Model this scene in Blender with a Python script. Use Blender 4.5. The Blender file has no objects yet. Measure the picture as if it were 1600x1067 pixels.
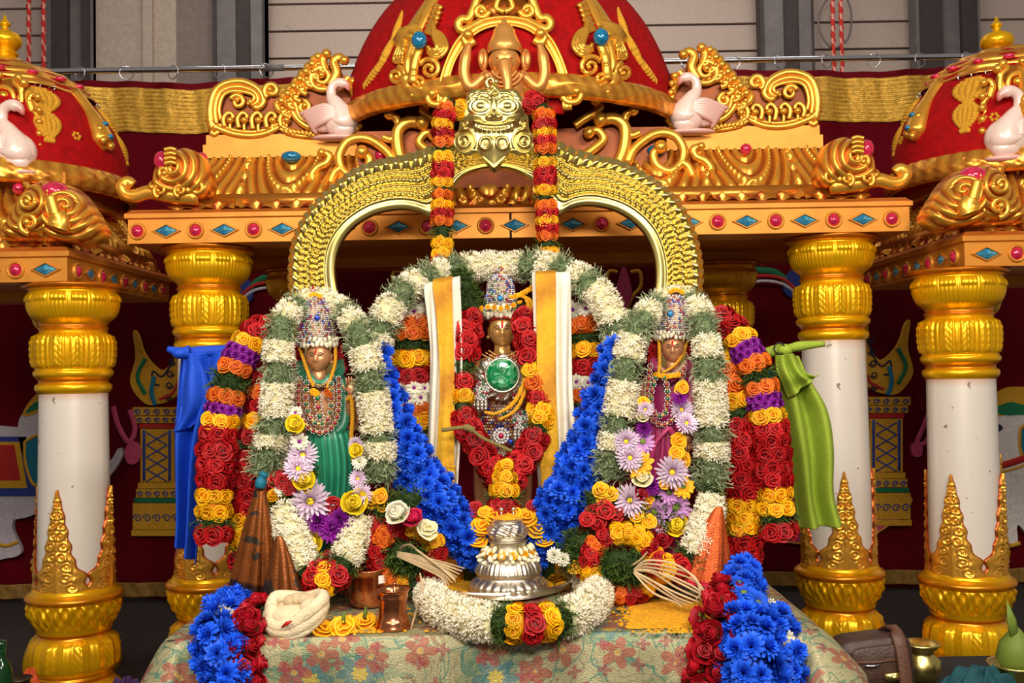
import bpy, math, random
import numpy as np
from mathutils import Vector, Matrix

random.seed(7); rng = np.random.default_rng(7)
SC = bpy.context.scene
COL = SC.collection
PI = math.pi
F = 1600.0                      # focal length in pixels of the 1600x1067 frame
CAMH = 1.47
PITCH, ROLL = math.radians(1.7), math.radians(-0.95)

# ------------------------------------------------------------ camera
cam_d = bpy.data.cameras.new('camera'); cam = bpy.data.objects.new('camera', cam_d); COL.objects.link(cam)
cam_d.sensor_width = 36.0; cam_d.lens = 36.0 * F / 1600.0; cam_d.clip_start = 0.05
RM = Matrix.Rotation(PI / 2 + PITCH, 4, 'X') @ Matrix.Rotation(ROLL, 4, 'Z')
cam.matrix_world = Matrix.Translation((0, 0, CAMH)) @ RM
SC.camera = cam
# ------------------------------------------------------------ world, lamps, exposure
w = bpy.data.worlds.new('hall_air'); SC.world = w; w.use_nodes = True
w.node_tree.nodes['Background'].inputs[0].default_value = (1.0, 0.90, 0.78, 1)
w.node_tree.nodes['Background'].inputs[1].default_value = 0.23
def lamp(name, loc, target, size, power, col=(1, 0.91, 0.78)):
    d = bpy.data.lights.new(name, 'AREA'); d.shape = 'RECTANGLE'; d.size, d.size_y = size; d.energy = power; d.color = col
    o = bpy.data.objects.new(name, d); COL.objects.link(o); o.location = loc
    o.rotation_euler = (Vector(target) - Vector(loc)).to_track_quat('-Z', 'Y').to_euler()
lamp('hall_lamp', (-1.7, 0.3, 4.0), (-0.3, 4.2, 1.0), (1.6, 0.5), 125)
lamp('hall_lamp', (1.9, 0.3, 4.0), (0.3, 4.2, 1.0), (1.6, 0.5), 125)
lamp('hall_lamp', (0.2, -0.6, 2.9), (0.0, 4.0, 1.1), (0.9, 0.5), 108)
lamp('hall_lamp', (0.0, 6.6, 5.0), (0.0, 8.3, 2.6), (5.0, 0.3), 42)
vs = SC.view_settings; vs.view_transform = 'Standard'; vs.look = 'None'; vs.exposure = -0.05; vs.gamma = 1.0; vs.use_curve_mapping = False

# ------------------------------------------------------------ pixel + distance -> place
R3 = RM.to_3x3()
def P(px, py, D, off=0.0):
    d = R3 @ Vector(((px - 800) / F, (533.5 - py) / F, -1.0))
    k = D / d.y
    return Vector((d.x * k, D + off, CAMH + d.z * k))
def PZ(px, py, z):              # where the sight line meets the level z
    d = R3 @ Vector(((px - 800) / F, (533.5 - py) / F, -1.0))
    k = (z - CAMH) / d.z
    return Vector((d.x * k, d.y * k, z))
def S(px, D): return px * D / F

# ------------------------------------------------------------ materials
def srgb(c):
    c = tuple(v / 255.0 for v in c)
    return tuple(v / 12.92 if v <= 0.04045 else ((v + 0.055) / 1.055) ** 2.4 for v in c) + (1,)
MATS = {}
def mat(name, c1, c2=None, metal=0.0, rough=0.5, noise=0.0, nscale=20, bump=0.0, bscale=60, spec=0.5, c3=None, n3=(0.55, 0.6), s3=8, trans=0.0, sheen=0.0, coat=0.0):
    if name in MATS: return MATS[name]
    m = bpy.data.materials.new(name); m.use_nodes = True; nt = m.node_tree; N = nt.nodes; L = nt.links
    b = N['Principled BSDF']
    b.inputs['Metallic'].default_value = metal; b.inputs['Roughness'].default_value = rough
    b.inputs['Specular IOR Level'].default_value = spec
    if trans: b.inputs['Transmission Weight'].default_value = trans
    if sheen: b.inputs['Sheen Weight'].default_value = sheen
    if coat: b.inputs['Coat Weight'].default_value = coat; b.inputs['Coat Roughness'].default_value = 0.15
    col = N.new('ShaderNodeRGB'); col.outputs[0].default_value = srgb(c1); out = col.outputs[0]
    if c2 is not None:
        at = N.new('ShaderNodeAttribute'); at.attribute_name = 'tint'
        mx = N.new('ShaderNodeMix'); mx.data_type = 'RGBA'
        L.new(at.outputs['Fac'], mx.inputs[0]); L.new(out, mx.inputs[6]); mx.inputs[7].default_value = srgb(c2); out = mx.outputs[2]
    tc = N.new('ShaderNodeTexCoord')
    if c3 is not None:
        nz = N.new('ShaderNodeTexNoise'); nz.inputs['Scale'].default_value = s3; nz.inputs['Detail'].default_value = 4
        L.new(tc.outputs['Object'], nz.inputs['Vector'])
        mr = N.new('ShaderNodeMapRange'); mr.inputs[1].default_value, mr.inputs[2].default_value = n3
        L.new(nz.outputs[0], mr.inputs[0])
        mx = N.new('ShaderNodeMix'); mx.data_type = 'RGBA'
        L.new(mr.outputs[0], mx.inputs[0]); L.new(out, mx.inputs[6]); mx.inputs[7].default_value = srgb(c3); out = mx.outputs[2]
    if noise:
        nz = N.new('ShaderNodeTexNoise'); nz.inputs['Scale'].default_value = nscale; nz.inputs['Detail'].default_value = 3
        L.new(tc.outputs['Object'], nz.inputs['Vector'])
        hv = N.new('ShaderNodeHueSaturation'); mr = N.new('ShaderNodeMapRange')
        mr.inputs[1].default_value, mr.inputs[2].default_value = 0.3, 0.7
        mr.inputs[3].default_value, mr.inputs[4].default_value = 1 - noise, 1 + noise
        L.new(nz.outputs[0], mr.inputs[0]); L.new(mr.outputs[0], hv.inputs['Value']); L.new(out, hv.inputs['Color']); out = hv.outputs[0]
    if bump:
        nz = N.new('ShaderNodeTexNoise'); nz.inputs['Scale'].default_value = bscale; nz.inputs['Detail'].default_value = 3
        L.new(tc.outputs['Object'], nz.inputs['Vector'])
        bp = N.new('ShaderNodeBump'); bp.inputs['Strength'].default_value = bump; bp.inputs['Distance'].default_value = 0.01
        L.new(nz.outputs[0], bp.inputs['Height']); L.new(bp.outputs[0], b.inputs['Normal'])
    L.new(out, b.inputs['Base Color'])
    MATS[name] = m
    return m
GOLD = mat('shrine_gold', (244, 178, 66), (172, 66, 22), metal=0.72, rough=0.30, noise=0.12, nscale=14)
CAPG = mat('capital_gold', (246, 184, 10), (190, 92, 10), metal=0.58, rough=0.30, noise=0.10, nscale=16)
FLAT = mat('beam_gold', (216, 142, 50), (190, 90, 30), metal=0.45, rough=0.46, noise=0.12, nscale=9)
REDL = mat('red_lacquer', (124, 58, 16), (225, 150, 40), metal=0.5, rough=0.45, noise=0.25, nscale=12)
BRASS = mat('brass', (232, 212, 128), (150, 112, 36), metal=1.0, rough=0.29, noise=0.08)
VELVET = mat('red_velvet', (158, 6, 10), (90, 4, 8), rough=0.8, noise=0.2, nscale=30, spec=0.15, bump=0.2, bscale=200)
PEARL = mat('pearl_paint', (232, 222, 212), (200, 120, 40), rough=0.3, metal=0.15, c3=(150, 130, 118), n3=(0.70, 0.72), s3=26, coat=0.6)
SWAN = mat('swan_pink', (242, 216, 206), (206, 104, 98), rough=0.32, metal=0.1, coat=0.3)
PINKG = mat('pink_gem', (214, 40, 84), (240, 120, 140), rough=0.12, metal=0.3, noise=0.3, nscale=60, coat=0.6)
BLUEG = mat('blue_gem', (24, 122, 168), (120, 196, 220), rough=0.12, metal=0.3, noise=0.3, nscale=60, coat=0.6)

# ------------------------------------------------------------ mesh building
class MB:
    def __init__(s): s.v = []; s.f = []; s.t = []; s.m = []; s.n = 0
    def add(s, v, f, t=0.0, mi=0):
        v = np.asarray(v, float).reshape(-1, 3); k = len(v)
        s.v.append(v); s.t.append(np.full(k, t, float) if np.isscalar(t) else np.asarray(t, float).ravel())
        if isinstance(f, np.ndarray):
            s.f.extend((f + s.n).tolist()); 
        else:
            n = s.n; s.f.extend([[i + n for i in q] for q in f])
        s.m.extend([mi] * len(f)); s.n += k
        return s
    def grid(s, V, t=0.0, mi=0, cu=False, cv=False, flip=False):   # V (a,b,3)
        a, b = V.shape[:2]
        i = np.arange(a if cu else a - 1)[:, None]; j = np.arange(b if cv else b - 1)[None, :]
        i2 = (i + 1) % a; j2 = (j + 1) % b
        q = np.stack([i * b + j, i2 * b + j, i2 * b + j2, i * b + j2], -1).reshape(-1, 4)
        if flip: q = q[:, ::-1]
        return s.add(V.reshape(-1, 3), q, t, mi)
    def box(s, a, b, t=0.0, mi=0):
        (x0, y0, z0), (x1, y1, z1) = a, b
        v = [(x0, y0, z0), (x1, y0, z0), (x1, y1, z0), (x0, y1, z0), (x0, y0, z1), (x1, y0, z1), (x1, y1, z1), (x0, y1, z1)]
        return s.add(v, [(0, 3, 2, 1), (4, 5, 6, 7), (0, 1, 5, 4), (1, 2, 6, 5), (2, 3, 7, 6), (3, 0, 4, 7)], t, mi)
    def tube(s, pts, rad, n=10, t=None, mi=0, flat=1.0, cap=True, up=None):
        p = np.asarray([tuple(q) for q in pts], float); m = len(p)
        r = np.broadcast_to(np.asarray(rad, float), (m,)).copy()
        T = np.gradient(p, axis=0); T /= np.linalg.norm(T, axis=1)[:, None] + 1e-12
        u0 = np.array(up if up is not None else (0, -1, 0), float)
        B = u0[None] - (T @ u0)[:, None] * T; bad = np.linalg.norm(B, axis=1) < 1e-3
        B[bad] = np.cross(T[bad], (1, 0, 0)); B /= np.linalg.norm(B, axis=1)[:, None]
        A = np.cross(T, B)
        th = np.arange(n) * 2 * PI / n
        V = p[:, None] + r[:, None, None] * (np.cos(th)[None, :, None] * B[:, None] * flat + np.sin(th)[None, :, None] * A[:, None])
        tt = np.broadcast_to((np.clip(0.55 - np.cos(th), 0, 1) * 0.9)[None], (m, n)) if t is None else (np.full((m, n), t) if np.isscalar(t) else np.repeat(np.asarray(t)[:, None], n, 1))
        k0 = s.n; s.grid(V, tt, mi, cv=True)
        if cap:
            s.f.append([k0 + i for i in range(n)]); s.f.append([k0 + (m - 1) * n + n - 1 - i for i in range(n)]); s.m += [mi, mi]
        return s
    def lathe(s, prof, n=32, c=(0, 0, 0), disp=None, tint=None, mi=0, M=None, arc=None):
        pr = np.asarray(prof, float); th = np.arange(n) * 2 * PI / n if arc is None else np.linspace(arc[0], arc[1], n)
        r = np.repeat(pr[:, :1], n, 1); z = np.repeat(pr[:, 1:2], n, 1); TH = np.repeat(th[None], len(pr), 0)
        if disp is not None: r = r + disp(TH, z, r)
        V = np.stack([r * np.sin(TH), -r * np.cos(TH), z], -1)
        if M is not None: V = V @ np.array(M.to_3x3()).T
        V = V + np.array(c)
        t = 0.0 if tint is None else (tint(TH, z, r) if callable(tint) else tint)
        return s.grid(V, t, mi, cv=arc is None, flip=True)
    def ball(s, c, r, n=12, t=0.0, mi=0, M=None):
        r = np.broadcast_to(np.asarray(r, float), (3,))
        ph = np.linspace(0, PI, n // 2 + 2); th = np.arange(n) * 2 * PI / n
        V = np.stack([np.sin(ph)[:, None] * np.cos(th)[None] * r[0], np.sin(ph)[:, None] * np.sin(th)[None] * r[1], np.cos(ph)[:, None] * np.ones(n)[None] * r[2]], -1)
        if M is not None: V = V @ np.array(M.to_3x3()).T
        return s.grid(V + np.array(tuple(c)), t, mi, cv=True, flip=False)
    def prism(s, poly, y0, y1, t=0.0, mi=0):      # poly: list of (x,z); front face at y0
        n = len(poly)
        a = sum(poly[i][0] * poly[(i + 1) % n][1] - poly[(i + 1) % n][0] * poly[i][1] for i in range(n))
        if a < 0: poly = poly[::-1]
        v = [(x, y0, z) for x, z in poly] + [(x, y1, z) for x, z in poly]
        f = [list(range(n)), list(range(2 * n - 1, n - 1, -1))] + [[i, i + n, (i + 1) % n + n, (i + 1) % n] for i in range(n)]
        return s.add(v, f, t, mi)
    def scatter(s, tv, tf, pos, dirs, scale, spin=None, tt=None, mi=0):   # template z axis -> dirs
        pos = np.asarray(pos, float); d = np.asarray(dirs, float); N = len(pos)
        if N == 0: return s
        d = d / (np.linalg.norm(d, axis=1)[:, None] + 1e-9)
        ref = np.where(np.abs(d[:, 2:3]) < 0.9, [[0, 0, 1.0]], [[1.0, 0, 0]])
        a = np.cross(ref, d); a /= np.linalg.norm(a, axis=1)[:, None]; b = np.cross(d, a)
        sp = rng.uniform(0, 2 * PI, N) if spin is None else spin
        ca, sa = np.cos(sp)[:, None], np.sin(sp)[:, None]
        a, b = ca * a + sa * b, -sa * a + ca * b
        sc = np.broadcast_to(np.asarray(scale, float), (N,))
        tv = np.asarray(tv, float)
        V = pos[:, None] + sc[:, None, None] * (tv[None, :, 0:1] * a[:, None] + tv[None, :, 1:2] * b[:, None] + tv[None, :, 2:3] * d[:, None])
        k = len(tv); T = np.zeros(k) if tt is None else np.asarray(tt, float)
        fl = {}
        for f in tf: fl.setdefault(len(f), []).append(f)
        n0 = s.n
        s.v.append(V.reshape(-1, 3)); s.t.append(np.tile(T, N)); s.n += N * k
        for q, fs in fl.items():
            A = np.asarray(fs)[None] + (np.arange(N) * k)[:, None, None] + n0
            A = A.reshape(-1, q).tolist(); s.f.extend(A); s.m.extend([mi] * len(A))
        return s
    def mesh(s, name, mats, smooth=True):
        me = bpy.data.meshes.new(name)
        V = np.concatenate(s.v) if s.v else np.zeros((0, 3))
        ls = np.fromiter((len(f) for f in s.f), np.int32, len(s.f))
        flat = np.fromiter((i for f in s.f for i in f), np.int32, int(ls.sum()))
        me.vertices.add(len(V)); me.vertices.foreach_set('co', V.ravel())
        me.loops.add(len(flat)); me.loops.foreach_set('vertex_index', flat)
        me.polygons.add(len(ls)); st = np.zeros(len(ls), np.int32); st[1:] = np.cumsum(ls)[:-1]
        me.polygons.foreach_set('loop_start', st)
        if not isinstance(mats, (list, tuple)): mats = [mats]
        for m in mats: me.materials.append(m)
        me.polygons.foreach_set('material_index', np.asarray(s.m, np.int32))
        me.polygons.foreach_set('use_smooth', np.full(len(ls), smooth))
        me.update(calc_edges=True); me.validate()
        at = me.attributes.new('tint', 'FLOAT', 'POINT')
        if len(at.data) == len(V): at.data.foreach_set('value', np.concatenate(s.t).astype(np.float32))
        return me
    def build(s, name, mats, parent=None, smooth=True, sharp=None):
        me = s.mesh(name, mats, smooth)
        if sharp: me.set_sharp_from_angle(angle=math.radians(sharp))
        return link(name, me, parent)
def link(name, me, parent=None, M=None, mats=None):
    o = bpy.data.objects.new(name, me); COL.objects.link(o)
    if M is not None: o.matrix_world = M
    if parent is not None:
        o.parent = parent; o.matrix_parent_inverse = wmi(parent)
        if M is not None: o.matrix_basis = M
    return o
def wmi(o): return o.matrix_basis.inverted()   # children keep world coordinates in matrix_basis
def tag(o, label=None, cat=None, group=None, kind=None):
    if label: o['label'] = label
    if cat: o['category'] = cat
    if group: o['group'] = group
    if kind: o['kind'] = kind
    return o
def thing(name, loc, label, cat, group=None):
    o = bpy.data.objects.new(name, None); COL.objects.link(o); o.location = tuple(loc); o.empty_display_size = 0.1
    return tag(o, label, cat, group)

# ------------------------------------------------------------ curve helpers
def spline(pts, n=60, closed=False):
    p = np.asarray([tuple(q) for q in pts], float)
    if closed: p = np.concatenate([p[-1:], p, p[:2]])
    else: p = np.concatenate([2 * p[:1] - p[1:2], p, 2 * p[-1:] - p[-2:-1]])
    m = len(p) - 3; out = []
    u = np.linspace(0, m, n, endpoint=not closed)
    i = np.minimum(u.astype(int), m - 1); t = (u - i)[:, None]
    a, b, c, d = p[i], p[i + 1], p[i + 2], p[i + 3]
    return 0.5 * (2 * b + (c - a) * t + (2 * a - 5 * b + 4 * c - d) * t ** 2 + (3 * b - a - 3 * c + d) * t ** 3)
def resample(p, n):
    p = np.asarray(p, float); L = np.concatenate([[0], np.cumsum(np.linalg.norm(np.diff(p, axis=0), axis=1))])
    s = np.linspace(0, L[-1], n)
    return np.stack([np.interp(s, L, p[:, k]) for k in range(p.shape[1])], -1)
def pxs(pts, D, off=0.0, n=60, closed=False):   # smooth path through pixels at one distance
    if any(len(p) == 3 for p in pts): pts = [tuple(p) if len(p) == 3 else (p[0], p[1], 0.0) for p in pts]
    q = spline(pts, n, closed)
    if q.shape[1] == 3: return np.array([P(x, y, D + d) for x, y, d in q])
    return np.array([P(x, y, D, off) for x, y in q])
def spiral(cx, cy, r0, r1, a0, a1, n=24):       # pixel spiral, angles in degrees (screen, y down)
    a = np.radians(np.linspace(a0, a1, n)); r = np.linspace(r0, r1, n)
    return [(cx + r[i] * math.cos(a[i]), cy + r[i] * math.sin(a[i])) for i in range(n)]
def mirror(pts, cx): return [(2 * cx - p[0],) + tuple(p[1:]) for p in pts]
def curl(mb, pts, D, w0, w1, off=0.0, n=28, flat=0.8, knob=0.0, seg=8, mi=0, t=None):
    q = pxs(pts, D, off, n); k = np.linspace(0, 1, n)
    r = (w0 + (w1 - w0) * k) * D / F
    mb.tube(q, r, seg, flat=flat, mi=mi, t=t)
    if knob: mb.ball(q[-1] + np.array((0, -w1 * D / F * 0.5, 0)), knob * D / F, 10, 0.05, mi)
    return mb
def relief(mb, outline, D, hfn, nt=72, nr=18, c=None, thick=0.03, mi=0, tfn=None, closed_spline=True):
    o = spline(outline, nt, True) if closed_spline else resample(np.asarray(outline + outline[:1], float), nt + 1)[:-1]
    c = np.mean(o, axis=0) if c is None else np.asarray(c, float)
    k = np.linspace(0, 1, nr)[:, None, None]
    XY = c[None, None] + k * (o[None] - c[None, None])
    h = hfn(XY[..., 0], XY[..., 1], np.repeat(k[..., 0], nt, 1))
    V = np.zeros(XY.shape[:2] + (3,))
    for i in range(nr):
        for j in range(nt): V[i, j] = P(XY[i, j, 0], XY[i, j, 1], D)
    V[..., 1] -= h * D / F
    back = V[-1].copy(); back[:, 1] += thick
    V = np.concatenate([V, back[None]])
    t = np.zeros(XY.shape[:2]) if tfn is None else tfn(XY[..., 0], XY[..., 1], h)
    t = np.concatenate([t, t[-1:]])
    mb.grid(V, t, mi, cv=True)
    return mb
def ga(X, Y, cx, cy, sx, sy=None): return np.exp(-((X - cx) / sx) ** 2 - ((Y - cy) / (sy or sx)) ** 2)
# ============================================================ THE HALL
FLOORM = mat('dark_carpet', (62, 54, 54), rough=0.95, noise=0.25, nscale=40, bump=0.3, bscale=300)
WALLM = mat('pale_cladding', (186, 168, 160), rough=0.7, noise=0.06, nscale=50, c3=(150, 134, 128), n3=(0.7, 0.75), s3=12)
STEEL = mat('grey_steel', (112, 106, 108), rough=0.55, metal=0.3, noise=0.12, nscale=12)
DSTEEL = mat('dark_steel', (62, 54, 56), rough=0.6, metal=0.2, noise=0.15, nscale=12)
CONC = mat('pale_concrete', (178, 162, 152), rough=0.85, noise=0.1, nscale=25, bump=0.2, bscale=90)
ROPE = mat('red_rope', (196, 40, 30), (240, 200, 190), rough=0.8)
CHROME = mat('chrome', (215, 215, 225), metal=1.0, rough=0.16)
floor = MB(); floor.box((-6, -2, -0.05), (6, 8.6, 0)); tag(floor.build('floor', FLOORM), kind='structure')
WD = 8.5
wall = MB(); wall.box((-6.5, WD + 0.05, 0), (6.5, WD + 0.2, 6.5)); wall = tag(wall.build('wall_back', WALLM), kind='structure')
z0 = P(800, 340, WD).z; ph = S(43, WD)
edges = [-6.5, P(290, 60, WD).x, P(1205, 60, WD).x, P(1470, 60, WD).x, 6.5]
for r in range(14):
    for k in range(4):
        mb = MB(); a, b = edges[k], edges[k + 1]; zz = z0 + r * ph
        mb.prism([(WD - 0.028, zz), (WD - 0.004, zz + ph - 0.012), (WD + 0.05, zz + ph - 0.012), (WD + 0.05, zz)], a + 0.003, b - 0.003)
        for q in mb.v: q[:, :] = q[:, [1, 0, 2]]
        mb.f = [f[::-1] for f in mb.f]
        mb.build('plank', WALLM, wall, smooth=False)
def ibeam(name, px0, px1, D, dm, lm):
    a, b = P(px0, 60, D).x, P(px1, 60, D).x; h = 6.0; t = 0.02
    mb = MB(); mb.box((a, D, 0), (a + (b - a) * 0.42, D + 0.12, h), mi=0); mb.box((a + (b - a) * 0.42, D + 0.05, 0), (a + (b - a) * 0.72, D + 0.09, h), mi=1)
    mb.box((a + (b - a) * 0.72, D, 0), (b, D + 0.12, h), mi=0); mb.box((b - 0.02, D - 0.01, 0), (b, D + 0.13, h), mi=1); mb.box((a - 0.01, D - 0.015, 0), (a + 0.02, D + 0.13, h), mi=1)
    return tag(mb.build(name, [dm, lm], smooth=False), kind='structure')
ibeam('trim_1', 76, 146, 8.2, DSTEEL, STEEL)
c = MB(); c.box((P(147, 60, 8.25).x, 8.25, 0), (P(275, 60, 8.25).x, 8.44, 6)); c.box((P(223, 60, 8.2).x, 8.2, 0), (P(238, 60, 8.2).x, 8.25, 6))
tag(c.build('trim_2', CONC, smooth=False), kind='structure')
c = MB(); c.box((P(275, 60, 8.3).x, 8.3, 0), (P(335, 60, 8.3).x, 8.44, 6)); tag(c.build('trim_3', mat('grey_concrete', (128, 116, 112), rough=0.8, noise=0.12), smooth=False), kind='structure')
ibeam('trim_4', 335, 414, 8.2, STEEL, DSTEEL)
ibeam('trim_5', 1190, 1272, 8.2, STEEL, DSTEEL)
ibeam('trim_6', 1432, 1532, 8.2, DSTEEL, STEEL)
for i, (px, lab) in enumerate([(45, 'outermost red rope hanging at the left edge of the hall wall'), (68, 'red rope hanging beside the dark steel column at the upper left'), (1302, 'red flecked rope hanging left of its twin at the upper right'), (1315, 'red flecked rope hanging right of its twin at the upper right')]):
    mb = MB(); z = np.linspace(3.2, 6.0, 60); x = P(px, 60, 8.05).x
    for s in range(3):
        a = z * 60 + s * 2 * PI / 3
        mb.tube(np.stack([x + 0.008 * np.sin(a), 8.05 + 0.008 * np.cos(a), z], -1), 0.013, 6, t=0.0 if s else 0.55)
    tag(mb.build('rope', ROPE), lab, 'rope', 'red ropes on the back wall')
cb = MB(); cb.tube(pxs([(1312, -20), (1285, 10), (1280, 45), (1300, 75), (1325, 60), (1330, 20), (1318, -15)], 8.1, n=40), 0.008, 6)
tag(cb.build('cable_loop', STEEL), 'thin grey cable looped behind the red ropes at right', 'cable')

# ---- curtain, rail and rings
CD = 6.8
MAROON = mat('maroon_velvet', (96, 4, 18), (70, 2, 14), rough=0.9, noise=0.1, nscale=30, spec=0.1)
GOLDCL = mat('gold_brocade', (246, 204, 88), (196, 130, 36), metal=0.5, rough=0.36, noise=0.25, nscale=35, bump=0.5, bscale=120)
OLDG = mat('dull_gold_border', (168, 130, 60), (120, 80, 30), metal=0.3, rough=0.6, noise=0.3, nscale=30)
cx0, cx1 = -4.1, 4.2
ztop = P(800, 118, CD).z
curtain = thing('stage_curtain', (0, CD, 0), 'maroon velvet backdrop curtain with gold band and embroidered animals behind the shrine', 'curtain')
def fold(x, z): return 0.030 * np.sin(x * 9.0 + 0.6 * np.sin(x * 2.3)) * (0.35 + 0.65 * np.clip((z - 1.0) / 2.3, 0, 1)) + 0.012 * np.sin(x * 23)
def cloth_strip(name, za, zb, dz, m, off, rip=0.0, nv=24):
    X, V = np.meshgrid(np.linspace(cx0, cx1, 420), np.linspace(0, 1, nv), indexing='ij')
    sag = 0.012 * np.sin(X * 4.2 + 1) + 0.008 * np.sin(X * 9)
    Z = za + (zb - za) * V + sag * (1 if dz else 0)
    Y = CD + fold(X, Z) + off
    t = (0.5 + 0.5 * np.sin(V * 70)) * rip
    if rip: Y = Y - 0.004 * np.sin(V * 70 + np.sin(X * 30)) + 0.004 * np.sin(X * 60 + V * 3)
    mb = MB(); mb.grid(np.stack([X, Y, Z], -1), t)
    o = mb.build(name, m, curtain); s = o.modifiers.new('t', 'SOLIDIFY'); s.thickness = 0.004; s.offset = 0
    return o
cloth_strip('velvet_panel', 0.02, ztop, True, MAROON, 0.0)
zb0, zb1 = P(800, 198, CD).z, P(800, 129, CD).z
cloth_strip('gold_band', zb0, zb1, True, GOLDCL, -0.014, 0.75, 60)
cloth_strip('hem_band', 0.03, 0.125, False, OLDG, -0.014, 0.5, 12)
rail = thing('curtain_rail', (0, CD, P(800, 104, CD).z), 'polished chrome curtain rail with hanging rings across the back wall', 'curtain rail')
zr = P(800, 104, CD).z
mb = MB(); mb.tube([(x, CD - 0.06, zr) for x in np.linspace(-4.4, 4.4, 12)], 0.020, 12, t=0); mb.build('rod', CHROME, rail)
mb = MB(); mb.tube([(x, CD - 0.06, zr) for x in np.linspace(P(418, 110, CD).x, P(448, 110, CD).x, 3)], 0.023, 12, t=0); mb.build('coupling', STEEL, rail)
a = np.linspace(0, 2 * PI, 21)
for k in range(-13, 14):
    x = -0.05 + k * 0.31 + 0.482 * 0; tw = 0.6 * math.sin(k * 2.1); tw = math.copysign(max(0.45, abs(tw)), tw)
    mb = MB(); mb.tube([(x + 0.045 * math.sin(q) * math.cos(tw), CD - 0.06 + 0.045 * math.sin(q) * math.sin(tw), zr - 0.018 + 0.045 * math.cos(q)) for q in a], 0.004, 6, t=0, cap=False)
    mb.build('ring', CHROME, rail)

# ---- embroidery on the curtain
def cl(name, c, **k): return mat('cloth_' + name, c, rough=0.85, noise=0.15, nscale=70, **k)
LIL, TEALC, GLD, PNK, REDC, BLU, GRN, WHT, INK = cl('lilac', (196, 186, 196)), cl('teal', (20, 112, 140)), cl('gold', (206, 150, 30)), cl('pink', (196, 70, 110)), cl('red', (180, 30, 28)), cl('blue', (40, 60, 140)), cl('green', (16, 110, 70)), cl('white', (225, 215, 212)), cl('ink', (40, 30, 60))
AD = 6.745
def patch(name, pts, m, lv=0, smooth=True, parent=None, n=None):
    q = spline(pts, n or 8 * len(pts), True) if smooth else pts
    w = [P(x, y, AD) for x, y in q]
    mb = MB(); mb.prism([(p.x, p.z) for p in w], AD - 0.004 - 0.004 * lv, AD + 0.03)
    return mb.build(name, m, parent or curtain, smooth=False)
def stitch(name, pts, wd, m, lv=1, n=40):
    mb = MB(); q = pxs(pts, AD, -0.006 - 0.003 * lv, n); mb.tube(q, wd * AD / F / 2, 6, t=0, flat=0.18)
    return mb.build(name, m, curtain)
def elephant(mir):
    f = lambda pts: [((1606 - x) + 0, y - (1606 - 2 * x) * 0.0166) if mir else (x, y) for x, y in pts]
    patch('embroidered_body', f([(-90, 690), (-40, 665), (40, 668), (80, 660), (95, 700), (92, 770), (60, 800), (20, 812), (-60, 815), (-100, 780)]), WHT if mir else LIL)
    patch('embroidered_leg', f([(-10, 790), (25, 790), (20, 825), (34, 862), (10, 872), (-14, 868)]), WHT if mir else LIL, 1)
    patch('embroidered_leg', f([(-80, 790), (-45, 790), (-48, 830), (-34, 866), (-60, 872), (-86, 862)]), WHT if mir else LIL, 1)
    patch('embroidered_head', f([(30, 660), (60, 630), (105, 640), (125, 690), (110, 740), (70, 750), (40, 720)]), WHT if mir else LIL, 2)
    patch('embroidered_trunk', f([(95, 690), (125, 690), (140, 740), (172, 720), (186, 700), (192, 712), (170, 745), (135, 765), (108, 740)]), WHT if mir else LIL, 1)
    patch('embroidered_ear', f([(40, 690), (62, 680), (78, 700), (74, 735), (56, 758), (42, 725)]), TEALC, 3)
    stitch('ear_edging', f([(40, 690), (62, 680), (78, 700), (74, 735), (56, 758), (42, 725), (40, 690)]), 5, GLD, 4)
    patch('embroidered_cap', f([(38, 650), (52, 622), (80, 605), (108, 618), (118, 645), (80, 640)]), GLD, 3)
    patch('cap_stripe', f([(42, 645), (58, 628), (84, 622), (112, 640), (110, 650), (80, 634), (58, 640)]), GRN, 4)
    patch('saddle_cloth', f([(-70, 682), (42, 682), (58, 775), (-70, 775)]), BLU, 2, False)
    patch('saddle_cloth', f([(-70, 690), (32, 690), (44, 762), (-70, 762)]), GLD, 3, False)
    patch('saddle_cloth', f([(-70, 695), (24, 695), (34, 750), (-70, 750)]), REDC, 4, False)
    stitch('anklet', f([(-12, 845), (10, 852), (30, 846)]), 6, GLD, 3)
    stitch('pink_garland', f([(178, 635), (186, 665), (202, 690), (212, 670), (204, 640)]), 9, PNK, 2)
    patch('garland_tassel', f([(200, 695), (212, 690), (222, 702), (216, 722), (202, 724), (196, 710)]), PNK, 3)
elephant(False)
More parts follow.
